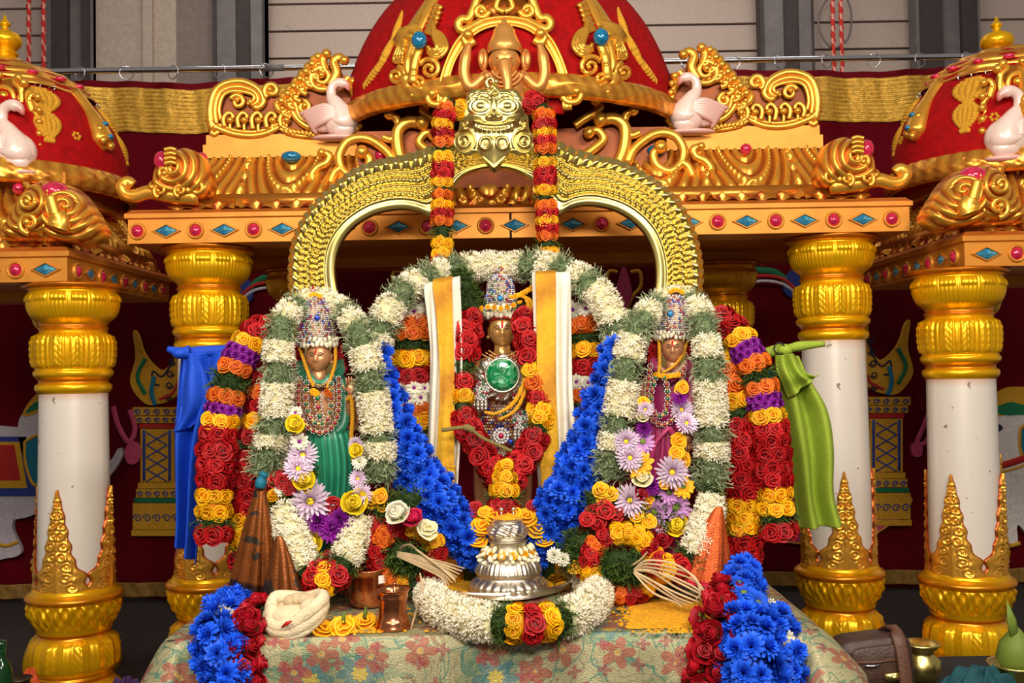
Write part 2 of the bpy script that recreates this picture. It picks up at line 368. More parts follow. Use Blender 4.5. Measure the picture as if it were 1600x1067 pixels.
def lamp_pillar(ox, oy, s=1):
    f = lambda pts: [(ox + s * x, oy + y) for x, y in pts]
    patch('embroidered_flame', f([(-38, -110), (-34, -70), (-42, -30), (-22, 0), (0, 4), (30, -10), (40, -45), (36, -95), (30, -120), (24, -70), (10, -50), (-8, -60), (-22, -80), (-30, -105)]), GLD, 1)
    stitch('flame_outline', f([(34, -100), (22, -60), (8, -40), (-6, -48), (-6, -30), (4, -26)]), 3.5, INK, 2)
    stitch('flame_outline', f([(36, -85), (38, -50), (26, -16), (4, -4)]), 5, REDC, 3)
    stitch('flame_stem', f([(-4, -40), (-8, -15), (-2, 5)]), 8, TEALC, 3)
    stitch('flame_leaf', f([(-18, -68), (-30, -40), (-18, -12)]), 7, GRN, 3)
    for k in range(5):
        a = -100 + 18 * k; stitch('flame_loop', f(spiral(24 - 1.5 * k, a + 20, 6, 2, 0, 500, 14)), 2.5, INK, 2, 16)
    y = 8
    for k, (w, h, m) in enumerate([(38, 14, GLD), (34, 12, GLD), (28, 8, REDC), (26, 84, GLD), (30, 10, GLD), (33, 14, GLD), (36, 8, GRN), (38, 42, GLD), (40, 10, GLD)]):
        patch('pillar_block', f([(-w, y), (w, y), (w, y + h - 1), (-w, y + h - 1)]), m, 1, False)
        if h > 60:
            for j in range(4):
                yy = y + 6 + j * 19
                stitch('pillar_lattice', f([(-16, yy), (16, yy + 19)]), 2.5, BLU, 2, 6); stitch('pillar_lattice', f([(16, yy), (-16, yy + 19)]), 2.5, BLU, 2, 6)
            for q in (-20, 20): stitch('pillar_edge', f([(q, y + 2), (q, y + h - 3)]), 5, BLU, 2, 6)
        elif h >= 12:
            n = 5
            for j in range(n): stitch('pillar_scroll', f(spiral(-w + (j + 0.5) * 2 * w / n, y + h * 0.55, min(h * 0.36, 7), 1.5, 180, 640, 14)), 2, BLU, 2, 14)
        y += h
lamp_pillar(246, 628, 1)
lamp_pillar(1384, 612, -1)
def lotus(ox, oy, k):
    for a in (-70, -42, -16, 10, 38, 66):
        r = math.radians(a); d = (math.sin(r), -math.cos(r)); n = (d[1], -d[0])
        pts = [(ox + d[0] * u * k + n[0] * v * k, oy + d[1] * u * k * 1.1 + n[1] * v * k) for u, v in [(0, 0), (0.35, 0.16), (0.75, 0.14), (1.05, 0), (0.75, -0.14), (0.35, -0.16)]]
        patch('lotus_petal', pts, PNK, 0.1 + 0.12 * (a % 5)); stitch('petal_edge', pts + pts[:1], 3, GLD, -0.2, 30)
lotus(1290, 845, 140)
# front leg, face and cap of the elephant at the right edge
ef = lambda pts: pts
patch('embroidered_head', [(1552, 655), (1556, 635), (1590, 628), (1640, 640), (1650, 720), (1600, 745), (1562, 730), (1550, 700)], WHT, 2)
patch('embroidered_body', [(1560, 735), (1600, 740), (1660, 735), (1680, 830), (1620, 845), (1590, 820), (1588, 850), (1562, 852), (1555, 800)], WHT, 1)
patch('embroidered_cap', [(1550, 632), (1562, 612), (1590, 604), (1640, 612), (1650, 640), (1590, 640), (1560, 650)], GLD, 3)
patch('cap_stripe', [(1550, 640), (1575, 628), (1600, 632), (1640, 628), (1640, 645), (1590, 648), (1565, 648)], GRN, 4)
patch('embroidered_ear', [(1592, 670), (1606, 660), (1640, 668), (1640, 715), (1605, 722), (1592, 700)], TEALC, 3)
stitch('ear_edging', [(1592, 670), (1606, 660), (1640, 668), (1640, 715), (1605, 722), (1592, 700), (1592, 670)], 5, GLD, 4)
stitch('collar', [(1558, 728), (1580, 722), (1602, 714)], 12, REDC, 4); stitch('collar_cord', [(1556, 738), (1582, 732), (1605, 724)], 4, GLD, 5)
patch('embroidered_eye', [(1552, 668), (1558, 662), (1565, 668), (1558, 674)], INK, 4)
stitch('anklet', [(1560, 848), (1575, 852), (1592, 848)], 7, GLD, 4)
stitch('pink_garland', [(1452, 640), (1440, 670), (1432, 692), (1446, 690), (1454, 665)], 8, PNK, 2)
patch('garland_tassel', [(1424, 698), (1432, 690), (1440, 698), (1438, 712), (1426, 712)], PNK, 3)
# bracket birds behind the capitals
for s, ox, oy in ((1, 415, 425), (-1, 1205, 415)):
    f = lambda pts: [(ox + s * x, oy + y) for x, y in pts]
    stitch('bracket_scroll', f([(-30, 30), (-5, 10), (25, 5), (40, -15), (30, -30), (18, -20)]), 11, GRN, 1)
    stitch('bracket_scroll', f([(-45, 45), (-15, 20), (30, 18), (60, 40)]), 6, REDC, 2); stitch('bracket_scroll', f([(-48, 52), (-15, 28), (28, 26), (55, 48)]), 5, LIL, 2)
    patch('bracket_leaf', f([(-40, 5), (-25, 15), (-20, 40), (-35, 50), (-48, 30)]), BLU, 2)
    for k in range(4): stitch('bracket_feather', f(spiral(-10 + 14 * k, -18 + 4 * k, 9, 2, 90, 500, 16)), 3, GLD, 3, 18)
for ox in (640, 975):
    f = lambda pts: [(ox + x, 455 + y) for x, y in pts]
    for k in (-1, 1):
        stitch('motif_scroll', f([(0, 40), (12 * k, 10), (26 * k, -8), (24 * k, -30), (10 * k, -30)]), 6, GLD, 1); stitch('motif_leaf', f([(0, 50), (20 * k, 35), (30 * k, 10)]), 8, GRN, 1)
    patch('motif_heart', f([(0, 30), (12, 5), (6, -25), (0, -40), (-6, -25), (-12, 5)]), PNK, 2)

# ============================================================ SHRINE PARTS
def sm(a, b, x): x = np.clip((x - a) / (b - a), 0, 1); return x * x * (3 - 2 * x)
def densify(pr, n): 
    q = spline([(r, z) for r, z in pr], n); return q
# capital, measured downward from its top disc (metres)
CAP = [(0.198, 0), (0.205, -0.008), (0.198, -0.022), (0.178, -0.030), (0.180, -0.045), (0.184, -0.075), (0.181, -0.105), (0.165, -0.140), (0.140, -0.166), (0.136, -0.178), (0.142, -0.188), (0.136, -0.198), (0.136, -0.205),
       (0.150, -0.222), (0.158, -0.250), (0.158, -0.300), (0.153, -0.345), (0.152, -0.362), (0.160, -0.372), (0.158, -0.388), (0.142, -0.405), (0.140, -0.418), (0.152, -0.428), (0.154, -0.444), (0.146, -0.458), (0.138, -0.464)]
def cap_disp(th, z, r):
    a = (sm(-0.033, -0.06, z)) * sm(-0.165, -0.13, z)
    arch = np.abs(np.sin(th * 7)); rays = 0.5 + 0.5 * np.cos(th * 70)
    d = a * (0.004 * rays + 0.007 * (arch > 0.35) * (z > -0.075))
    b = sm(-0.207, -0.225, z) * sm(-0.362, -0.345, z)
    u = (th * 12 / (2 * PI)) % 1.0 - 0.5
    leaf = np.clip(1 - np.abs(u) * 2.5, 0, 1)
    chev = 0.5 + 0.5 * np.cos((z * 230) + np.abs(u) * 26)
    rib = np.exp(-(u / 0.05) ** 2); edge = np.exp(-((np.abs(u) - 0.46) / 0.045) ** 2)
    d += b * (0.008 * sm(0, 0.35, leaf) + 0.004 * chev * (leaf > 0.12) + 0.006 * rib + 0.009 * edge)
    return d
def cap_tint(th, z, r):
    t = np.exp(-((z + 0.182) / 0.016) ** 2) + np.exp(-((z + 0.410) / 0.012) ** 2) + 1.2 * (z > -0.026)
    return np.clip(t, 0, 1) * 0.9
BASE = [(0.225, 0), (0.225, 0.05), (0.215, 0.10), (0.190, 0.16), (0.160, 0.200), (0.150, 0.212), (0.156, 0.225), (0.150, 0.237), (0.160, 0.248), (0.172, 0.275), (0.174, 0.320), (0.165, 0.365), (0.146, 0.392), (0.142, 0.404), (0.150, 0.412),
        (0.152, 0.425), (0.162, 0.450), (0.180, 0.490), (0.186, 0.530), (0.186, 0.540), (0.196, 0.552), (0.192, 0.566), (0.172, 0.580), (0.166, 0.592), (0.150, 0.600)]
def base_disp(th, z, r):
    b = sm(0.245, 0.265, z) * sm(0.395, 0.37, z)
    u = (th * 16 / (2 * PI)) % 1.0 - 0.5
    chev = 0.5 + 0.5 * np.cos(z * 210 - np.abs(u) * 22); alt = (np.floor(th * 16 / (2 * PI)) % 2)
    d = b * (0.007 * np.cos(u * PI) + alt * 0.004 * chev + 0.005 * np.exp(-(u / 0.06) ** 2))
    c = sm(0.43, 0.455, z) * sm(0.54, 0.525, z)
    d += c * (0.006 * np.cos(th * 24) * np.cos(z * 90) + 0.005 * np.cos(th * 40 + z * 60))
    a = sm(0.0, 0.03, z) * sm(0.2, 0.16, z); d += a * (0.007 * np.abs(np.cos(th * 10)) + 0.003 * np.cos(th * 60))
    return d
def base_tint(th, z, r): return np.clip(np.exp(-((z - 0.224) / 0.014) ** 2) + np.exp(-((z - 0.404) / 0.014) ** 2) + 0.9 * np.exp(-((z - 0.556) / 0.020) ** 2), 0, 1) * 0.85
mb = MB(); mb.lathe(densify(CAP, 130)[::-1], 264, disp=cap_disp, tint=cap_tint); CAPMESH = mb.mesh('capital', CAPG)
mb = MB(); mb.lathe(densify(BASE, 120), 208, disp=base_disp, tint=base_tint); BASEMESH = mb.mesh('column_base', CAPG)
def flame_mesh():               # gilded pointed leaf relief wrapped on the shaft foot
    mb = MB(); RS = 0.1495; nl = 4
    for k in range(nl):
        c = (k + 0.5) * 2 * PI / nl
        U, V = np.meshgrid(np.linspace(-1, 1, 49), np.linspace(0, 1, 110), indexing='ij')
        zz = 0.585 + V * 0.43
        w = np.interp(V, [0, 0.12, 0.2, 0.3, 0.45, 0.6, 0.8, 1.0], [0.80, 0.80, 0.70, 0.46, 0.36, 0.27, 0.16, 0.02])
        w = w * (1 + 0.09 * np.sin(V * 44)) 
        th = c + U * w
        h = 0.009 * np.cos(U * PI / 2) ** 0.4
        for vi in np.linspace(0.06, 0.86, 9):
            cu = 0.46 if round(vi * 10) % 2 else 0.30; rr = np.hypot((np.abs(U) - cu) * w * RS, (V - vi) * 0.43); h = h + (0.006 * np.cos(rr / 0.0085 * PI)) * np.exp(-(rr / 0.020) ** 2)
        h = h + 0.005 * np.exp(-(U / 0.08) ** 2) + 0.004 * np.exp(-((np.abs(U) - 0.5) / 0.16) ** 2) * (0.5 + 0.5 * np.sin(V * 60)) - 0.008 * (np.abs(U) > 0.96)
        r = RS + 0.003 + np.clip(h, -0.006, 0.03)
        t = np.clip((np.abs(U) - 0.86) / 0.1, 0, 1) * 0.95
        mb.grid(np.stack([r * np.sin(th), -r * np.cos(th), zz], -1), t)
    return mb.mesh('gilded_leaf_relief', GOLD)
FLAMEMESH = flame_mesh()
def column(parent, x, y, ztop, rot=0.4):
    e = bpy.data.objects.new('column', None); COL.objects.link(e); e.location = (x, y, 0); e.parent = parent; e.matrix_parent_inverse = wmi(parent); e.empty_display_size = 0.05
    link('capital', CAPMESH, e, Matrix.Translation((x, y, ztop)) @ Matrix.Rotation(rot, 4, 'Z'))
    link('column_base', BASEMESH, e, Matrix.Translation((x, y, 0)) @ Matrix.Rotation(rot, 4, 'Z'))
    link('gilded_leaf_relief', FLAMEMESH, e, Matrix.Translation((x, y, 0)) @ Matrix.Rotation(rot, 4, 'Z'))
    mb = MB(); zs = np.linspace(0.58, ztop - 0.455, 40)
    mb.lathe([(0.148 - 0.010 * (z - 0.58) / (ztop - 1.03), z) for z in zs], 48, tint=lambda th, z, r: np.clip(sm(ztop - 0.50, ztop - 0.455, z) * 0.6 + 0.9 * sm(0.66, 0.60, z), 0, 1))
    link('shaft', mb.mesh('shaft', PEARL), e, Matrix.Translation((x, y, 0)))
    return e
# gems
def gem_mesh(kind):
    mb = MB()
    if kind == 'round':
        mb.lathe([(0, 0.020), (0.012, 0.018), (0.022, 0.011), (0.026, 0.003)], 20, mi=1, tint=0.0)
        mb.lathe([(0.026, 0.002), (0.028, 0.010), (0.034, 0.010), (0.038, 0.0), (0.038, -0.006)], 20, mi=0)
    else:
        for m, s, pts in ((1, 1.0, [(0, 0.016), (0.8, 0.008), (1, 0.002)]), (0, 1.0, [(1, 0.0), (1.04, 0.010), (1.18, 0.010), (1.3, 0), (1.3, -0.006)])):
            V = np.array([[(sx * 0.050 * r, sy * 0.025 * r, z) for sx, sy in ((1, 0), (0, 1), (-1, 0), (0, -1))] for r, z in pts])
            mb.grid(V, np.array([[0.8, 0, 0.3, 0.1]] * len(pts)) if m else 0.0, m, cv=True, flip=False)
    return mb
gm = gem_mesh('round').mesh('round_gem', [FLAT, PINKG]); dm = gem_mesh('diamond').mesh('diamond_gem', [FLAT, BLUEG]); dm.polygons.foreach_set('use_smooth', np.zeros(len(dm.polygons), bool))
def gem(parent, kind, p, rz=0.0, s=1.0):
    M = Matrix.Translation(p) @ Matrix.Rotation(rz, 4, 'Z') @ Matrix.Rotation(PI / 2, 4, 'X') @ Matrix.Scale(s, 4)
    return link('round_gem' if kind == 'round' else 'diamond_gem', gm if kind == 'round' else dm, parent, M)
# sloped, draped cornice: local x along, outward -y
def cornice(L, H, dep, cell, ph=0.0, per=0.047):
    nx = int(L / 0.0065); nv = 46
    U, V = np.meshgrid(np.linspace(0, L, nx), np.linspace(0, 1, nv), indexing='ij')
    y = dep * (1 - (1 - V) ** 1.7 * 1.0) ** 1.0 - dep * 0.0; z = H * (V ** 0.8)
    k = ((U + ph) / cell) % 1.0; du = (k - 0.5) * cell; dv = (1.02 - V) * H * 1.05
    r = np.sqrt((du * 1.25) ** 2 + (dv * 0.62) ** 2 + 0.0002)
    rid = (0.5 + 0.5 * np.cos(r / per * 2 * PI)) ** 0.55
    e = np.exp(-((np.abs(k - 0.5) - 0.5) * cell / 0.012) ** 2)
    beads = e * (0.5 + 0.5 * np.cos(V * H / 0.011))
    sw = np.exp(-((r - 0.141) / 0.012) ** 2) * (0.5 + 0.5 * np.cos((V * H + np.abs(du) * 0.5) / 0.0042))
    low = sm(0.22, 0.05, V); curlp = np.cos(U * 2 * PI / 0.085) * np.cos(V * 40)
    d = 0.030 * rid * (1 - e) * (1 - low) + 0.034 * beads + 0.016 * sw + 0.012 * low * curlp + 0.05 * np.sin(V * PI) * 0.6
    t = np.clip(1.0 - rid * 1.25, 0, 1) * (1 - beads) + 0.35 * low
    return np.stack([U, y - d * 0.75, z + d * 0.45], -1), np.clip(t, 0, 1)
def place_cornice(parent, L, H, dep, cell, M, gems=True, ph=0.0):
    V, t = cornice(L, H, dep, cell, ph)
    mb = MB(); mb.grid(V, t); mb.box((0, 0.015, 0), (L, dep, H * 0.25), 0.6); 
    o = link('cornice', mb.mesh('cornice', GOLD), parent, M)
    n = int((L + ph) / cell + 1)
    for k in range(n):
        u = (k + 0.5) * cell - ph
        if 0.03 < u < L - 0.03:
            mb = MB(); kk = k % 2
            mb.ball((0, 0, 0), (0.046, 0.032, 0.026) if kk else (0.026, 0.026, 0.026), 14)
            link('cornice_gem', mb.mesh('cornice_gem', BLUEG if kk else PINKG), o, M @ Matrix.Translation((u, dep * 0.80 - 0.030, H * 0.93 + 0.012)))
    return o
def swan_mesh(mb, ox, oy, s, k, D, mi=0):       # s=1 faces right
    Q = lambda x, y, d=0.0: P(ox + s * x * k, oy + y * k, D) + Vector((0, d * k * D / F, 0))
    u = k * D / F
    nk = spline([(15, -38, -6), (10, -46, -6), (0, -49, -6), (-9, -43, -5), (-10, -30, -4), (-2, -17, -6), (6, 0, -4), (2, 12, 0)], 30)
    mb.tube([Q(x, y, d) for x, y, d in nk], np.interp(np.linspace(0, 1, 30), [0, 0.1, 0.2, 0.35, 0.55, 0.72, 0.9, 1], [1.5, 4.5, 7, 6, 7, 12, 21, 14]) * u, 14, t=np.interp(np.linspace(0, 1, 30), [0, 0.1, 0.2, 1], [1, 0.6, 0.05, 0.0]), mi=mi)
    mb.ball(Q(2, 3, 0), (25 * u, 20 * u, 23 * u), 20, 0.02, mi)
    mb.ball(Q(-20, 4, 2), (26 * u, 12 * u, 15 * u), 16, 0.2, mi)
    mb.ball(Q(6, 16, -6), (17 * u, 12 * u, 11 * u), 14, 0.05, mi)
    for j in range(6):
        a = spline([(-2, -10 + 2 * j, -17), (-20, -14 + 4 * j, -14), (-44 + 2 * j, -8 + 4.2 * j, -6), (-56 + 5 * j, -6 + 5.5 * j, -2)], 14)
        mb.tube([Q(x, y, d) for x, y, d in a], np.interp(np.linspace(0, 1, 14), [0, 0.3, 0.8, 1], [4, 5, 4, 1]) * u, 8, t=np.linspace(0.15, 0.55, 14), mi=mi)
    mb.ball(Q(-4, 27, -4), (34 * u, 14 * u, 5 * u), 14, 0.45, mi)
    return mb
# ============================================================ MAIN SHRINE
DF = 4.4
def Zc(py, D): return P(803, py, D).z
shrine = thing('shrine_pavilion', (0.03, 5.1, 0), 'large central gilded shrine pavilion with red dome, swans and jewelled beam', 'shrine')
XL, XR = P(200, 350, DF).x, P(1421, 340, DF).x; XC = (XL + XR) / 2
zb, zt, zl = Zc(371, DF), Zc(333, DF), Zc(318, DF)
DB = 5.75
def beamset(parent, xl, xr, yf, yb, zb, zt, zl, w=0.22, mid=None):
    mb = MB()
    mb.box((xl, yf, zb), (xr, yf + w, zt)); o = mb.build('front_beam', FLAT, parent, smooth=False)
    mb = MB(); mb.box((xl, yb - w, zb), (xr, yb, zt)); mb.build('rear_beam', FLAT, parent, smooth=False)
    sides = []
    for a, b in ((xl, xl + w), (xr - w, xr)):
        mb = MB(); mb.box((a, yf + w, zb), (b, yb - w, zt)); sides.append(mb.build('side_beam', FLAT, parent, smooth=False))
    mb = MB(); e = 0.012
    pr = [(0, 0), (-e, 0.004), (-e, (zl - zt) * 0.55), (-e * 0.2, (zl - zt) * 0.7), (0.01, zl - zt)]
    V = np.array([[(xl + o, yf + o, zt + z), (xr - o, yf + o, zt + z), (xr - o, yb - o, zt + z), (xl + o, yb - o, zt + z)] for o, z in pr])
    mb.grid(V, np.array([[0.1] * 4, [0.1] * 4, [0.2] * 4, [0.9] * 4, [0.5] * 4]), cv=True)
    k = mb.n; mb.f.append([k - 4, k - 3, k - 2, k - 1]); mb.m.append(0)
    mb.build('ledge', FLAT, parent, smooth=False)
    mb = MB(); mb.box((xl + w, yf + w, zt - 0.05), (xr - w, yb - w, zt - 0.02)); mb.build('ceiling_panel', FLAT, parent, smooth=False)
    return o, sides
fb, _ = beamset(shrine, XL, XR, DF, DB, zb, zt, zl)
g0, g1 = P(215, 352, DF).x, P(1393, 338, DF).x
for k in range(27): gem(fb, 'round' if k % 2 == 0 else 'diamond', (g0 + (g1 - g0) * k / 26, DF - 0.001, (zb + zt) / 2))
mb = MB(); mb.box((P(796, 350, DF).x, DF - 0.002, zb - 0.002), (P(799.5, 350, DF).x, DF + 0.03, zl)); mb.build('beam_joint', mat('dark_gap', (28, 14, 8), rough=0.9), shrine, smooth=False)
ci = 0.26
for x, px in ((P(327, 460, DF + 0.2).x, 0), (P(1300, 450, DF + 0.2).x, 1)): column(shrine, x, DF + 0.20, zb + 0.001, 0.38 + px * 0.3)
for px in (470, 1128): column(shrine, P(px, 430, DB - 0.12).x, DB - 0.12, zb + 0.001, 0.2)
# cornice in two halves
HC = Zc(236, DF + 0.2) - Zc(314, DF)
xl0, xr0 = P(262, 300, DF).x, P(1360, 290, DF).x
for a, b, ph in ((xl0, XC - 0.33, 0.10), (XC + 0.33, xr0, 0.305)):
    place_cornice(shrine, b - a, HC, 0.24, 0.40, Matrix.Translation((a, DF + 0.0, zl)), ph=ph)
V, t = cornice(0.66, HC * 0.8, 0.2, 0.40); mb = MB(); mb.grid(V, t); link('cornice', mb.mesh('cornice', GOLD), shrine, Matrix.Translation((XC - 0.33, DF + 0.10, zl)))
mb = MB(); mb.box((xl0, DF + 0.24, zl), (xr0, DB - 0.1, zl + HC * 0.98)); mb.build('roof_core', REDL, shrine, smooth=False)
# stepped boards above
def mpt(pts, on, cx=803): return [((2 * cx - p[0]), p[1] - (2 * cx - 2 * p[0]) * 0.0166) + tuple(p[2:]) for p in pts] if on else pts
zA, zB, zC = Zc(240, DF + 0.28), Zc(219, DF + 0.28), Zc(205, DF + 0.32)
a, b = P(318, 230, DF + 0.28).x, P(1285, 222, DF + 0.28).x
mb = MB(); mb.box((a, DF + 0.27, zA), (b, DB - 0.2, zB)); mb.build('lower_step', FLAT, shrine, smooth=False)
for on in (0, 1):
    xs = sorted(P(x, 215, DF + 0.3).x for x in ((322, 575) if not on else (1031, 1281)))
    mb = MB(); mb.box((xs[0], DF + 0.30, zB - 0.003), (xs[1], DF + 0.60, zC)); mb.build('upper_step', FLAT, shrine, smooth=False)
def swan_panel(parent, T, D, name='swan_panel'):
    mb = MB(); c = lambda pts, w0, w1, knob=0, off=0.0, n=30, t=None: curl(mb, T(pts), D, w0 * 1.3, w1 * 1.3, off, n, knob=knob * 1.15, t=t)
    # big C scroll
    for k, w in ((0, 5), (7, 3.5), (14, 3)):
        c([(332 + k, 203 - k), (329 + k, 170), (340 + k * .8, 140 + k * .6), (372, 129 + k), (400 - k * .3, 139 + k * .7), (410 - k, 158), (403 - k, 167 - k * .3)] if k else [(332, 205), (328, 170), (340, 138), (373, 127), (402, 138), (412, 158), (402, 169), (392, 160)], w, w * 0.8, 5 if k == 0 else 3, -0.004 * k / 7)
    for k, w in ((0, 5), (6, 3)):
        c([(326, 185 - k), (340, 200 - k), (375, 211 - k), (410, 210 - k), (440, 196 - k), (452, 182 - k)], w, w * 0.7, 4)
    c([(330, 206), (335, 210), (341, 205), (337, 200)], 4, 3, 3)
    for k in range(5):
        x = 358 + 22 * k; c([(x - 6, 203 - abs(k - 2) * 2), (x - 8, 186), (x, 177), (x + 7, 182), (x + 3, 189)], 3.5, 2.5, 5, -0.01)
        c([(x + 2, 206 - abs(k - 2) * 2), (x + 2, 195), (x + 8, 188)], 2.5, 2, 0, -0.004)
    c(spiral(372, 160, 12, 3, 200, 620), 3.5, 3, 4, -0.008); c(spiral(425, 142, 13, 3, 120, 560), 4, 3, 4, -0.004)
    # C scroll round the swan
    for k, w in ((0, 5), (7, 3.5)):
        c([(512, 204 - k), (480, 198 - k), (460 + k, 180), (454 + k, 155), (462 + k, 138 + k), (482, 130 + k), (500, 134 + k), (512, 128)], w, w * 0.8, 0, -0.003 * k / 7)
    c(spiral(503, 122, 20, 3, 60, 640, 40), 4.5, 3, 5, -0.012, 44); c(spiral(475, 168, 10, 3, -90, 320), 3.5, 3, 4.5, -0.01)
    for k in range(7):                         # rising crest lobes
        x, y = 438 + 9.5 * k, 165 - 11.5 * k; c([(x + 10, y + 12), (x - 2, y + 6), (x - 5, y - 3), (x + 3, y - 6)], 6, 4, 6, -0.006, 16)
        c([(x + 14, y + 18), (x + 6, y + 14), (x + 4, y + 6)], 4, 3, 4, -0.012, 12)
    c([(516, 135), (526, 115), (522, 98), (530, 90), (539, 96)], 7, 5, 7, -0.008); c([(508, 110), (505, 95), (511, 86)], 6, 5, 7, -0.008)
    c([(545, 120), (540, 126), (544, 132), (552, 128)], 4, 4, 6); c([(536, 128), (552, 145), (558, 170), (560, 195), (548, 212)], 4.5, 5, 5)
    for k in range(5): c([(550 + k * 2, 138 + 14 * k), (557 + k * 1.5, 140 + 14 * k)], 4, 4, 5, -0.006, 6)
    for k, w in ((0, 4), (5, 3)): c([(438, 196 + k), (455, 205 + k), (490, 212 + k * .5), (530, 214)], w, w, 0, -0.006)
    for k in range(12): c([(446 + k * 6.5, 202 + k * .8), (450 + k * 6.5, 210 + k * .3)], 2.5, 2.5, 0, -0.014, 4)
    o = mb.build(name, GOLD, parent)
    mb = MB(); pl = T([(332, 205), (336, 150), (375, 135), (430, 150), (470, 110), (508, 100), (530, 108), (552, 150), (556, 208), (440, 212)])
    w = [P(x, y, D) for x, y in spline(pl, 60, True)]; mb.prism([(p.x, p.z) for p in w], D + 0.012, D + 0.03); mb.build('panel_back', REDL, o, smooth=False)
    return o
for on in (0, 1):
    o = swan_panel(shrine, lambda pts, on=on: mpt(pts, on), DF + 0.30)
    q = mpt([(530, 186)], on)[0]; mb = MB(); swan_mesh(mb, q[0], q[1], -1 if on else 1, 1.12, DF + 0.25); mb.build('swan', SWAN, o)
    # roof-end scroll creature
    mb = MB(); D = DF - 0.02; c = lambda pts, w0, w1, knob=0, off=0.0, n=30: curl(mb, mpt(pts, on), D, w0, w1, off, n, knob=knob)
    c([(310, 308), (270, 306), (235, 300), (212, 306), (196, 303), (190, 291), (199, 284), (208, 290)], 13, 9, 0)
    c([(262, 262), (248, 285), (232, 298), (215, 301)], 7, 8, 0)
    def rr_(X, Y, on=on):
        x, y = ((1606 - X), Y + (1606 - 2 * (1606 - X)) * 0.0166) if on else (X, Y)
        d = np.hypot(x - 276, (y - 268) * 1.0); return (0.5 + 0.5 * np.cos((d / 12 + np.arctan2(y - 268, x - 276) / (2 * PI)) * 2 * PI)) ** 0.7
    relief(mb, mpt([(232, 306), (240, 282), (250, 256), (266, 239), (290, 233), (312, 240), (326, 262), (334, 306), (290, 311)], on), D + 0.03, lambda X, Y, k: 30 * np.sqrt(np.clip(1 - k ** 2.4, 0, 1)) + 5 * rr_(X, Y), 160, 40, mpt([(284, 272)], on)[0], 0.06, tfn=lambda X, Y, h: np.clip(1.0 - 1.35 * rr_(X, Y), 0, 1))
    c(spiral(262, 272, 11, 3, -60, 420), 4, 3, 5, -0.05); c(spiral(310, 296, 14, 3, 150, 620), 4.5, 3, 4, -0.03); c(spiral(255, 300, 11, 3, 100, 520), 4, 3, 4, -0.04); c(spiral(286, 300, 10, 3, 100, 520), 3.5, 3, 4, -0.04)
    for k in range(4): c([(266, 240 + 7 * k), (276, 238 + 7 * k), (284, 240 + 7 * k)], 3.5, 3, 0, -0.075)
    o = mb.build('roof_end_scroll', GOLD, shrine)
    p = P(*mpt([(256, 253)], on)[0], D, -0.03); mb = MB(); mb.ball(p, (0.032, 0.03, 0.04), 14); mb.build('roof_end_gem', PINKG, o)
    # loose scrolls towards the dome
    for pts, w0, w1, kn in [([(618, 262), (606, 238), (575, 217), (545, 220), (530, 243), (534, 264), (552, 276), (572, 266), (577, 248), (566, 238)], 8, 7, 11),
                            ([(535, 262), (523, 270), (514, 286), (498, 287), (487, 276), (496, 262), (511, 254), (514, 242), (503, 239)], 8, 6, 7),
                            ([(632, 262), (622, 235), (622, 205), (638, 191), (660, 193)], 10, 10, 12), ([(598, 214), (612, 218), (623, 206), (620, 186), (609, 180)], 6, 7, 9),
                            ([(690, 250), (668, 235), (655, 222), (665, 208), (678, 212)], 8, 7, 10), ([(700, 200), (685, 190), (668, 180), (660, 170), (668, 163)], 7, 7, 9)]:
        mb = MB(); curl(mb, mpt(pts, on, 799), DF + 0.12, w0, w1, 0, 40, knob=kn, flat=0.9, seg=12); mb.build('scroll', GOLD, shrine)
mb = MB(); mb.box((P(560, 250, 4.6).x, DF + 0.16, zl + 0.1), (P(1040, 240, 4.6).x, DF + 0.3, Zc(205, DF + 0.2))); mb.build('scroll_board', REDL, shrine, smooth=False)
# ---- dome
DC = 5.08; dcx = P(797, 170, DC).x
def R_(px): return px * DC / F
zd = lambda y: P(797, y, DC).z
prof = [(R_(262), zd(196)), (R_(258), zd(178)), (R_(258), zd(160)), (R_(246), zd(120)), (R_(226), zd(78)), (R_(198), zd(38)), (R_(165), zd(5)), (R_(130), zd(-20)), (R_(80), zd(-45)), (R_(40), zd(-60)), (R_(14), zd(-70)), (0.001, zd(-71))]
mb = MB(); mb.lathe(densify(prof, 70), 96, c=(dcx, DC, 0), disp=lambda th, z, r: 0.008 * np.cos(th * 12) * (r > 0.1), tint=0.0); dome = mb.build('dome', VELVET, shrine)
rp = [(R_(262), zd(222)), (R_(272), zd(219)), (R_(276), zd(205)), (R_(270), zd(192)), (R_(258), zd(188))]
mb = MB(); mb.lathe(densify(rp, 20), 240, c=(dcx, DC, 0), disp=lambda th, z, r: 0.005 * np.cos(th * 90 + 60 * z) * np.cos(z * 200 + 6 * np.sin(th * 45)), tint=lambda th, z, r: 0.3 + 0.3 * np.cos(th * 90 + 60 * z)); mb.build('dome_ring', GOLD, shrine)
def dome_y(px, py):            # front of the dome on this sight line
    d = R3 @ Vector(((px - 800) / F, (533.5 - py) / F, -1.0)); q = densify(prof, 70)
    for D in np.linspace(4.1, 5.1, 200):
        p = P(px, py, D); rr = np.interp(p.z, q[:, 1], q[:, 0]); 
        if math.hypot(p.x - dcx, D - DC) <= rr: return D
    return DC
def on_dome(pts, off, n): return [P(x, y, dome_y(x, y) - off) for x, y in spline(pts, n)]
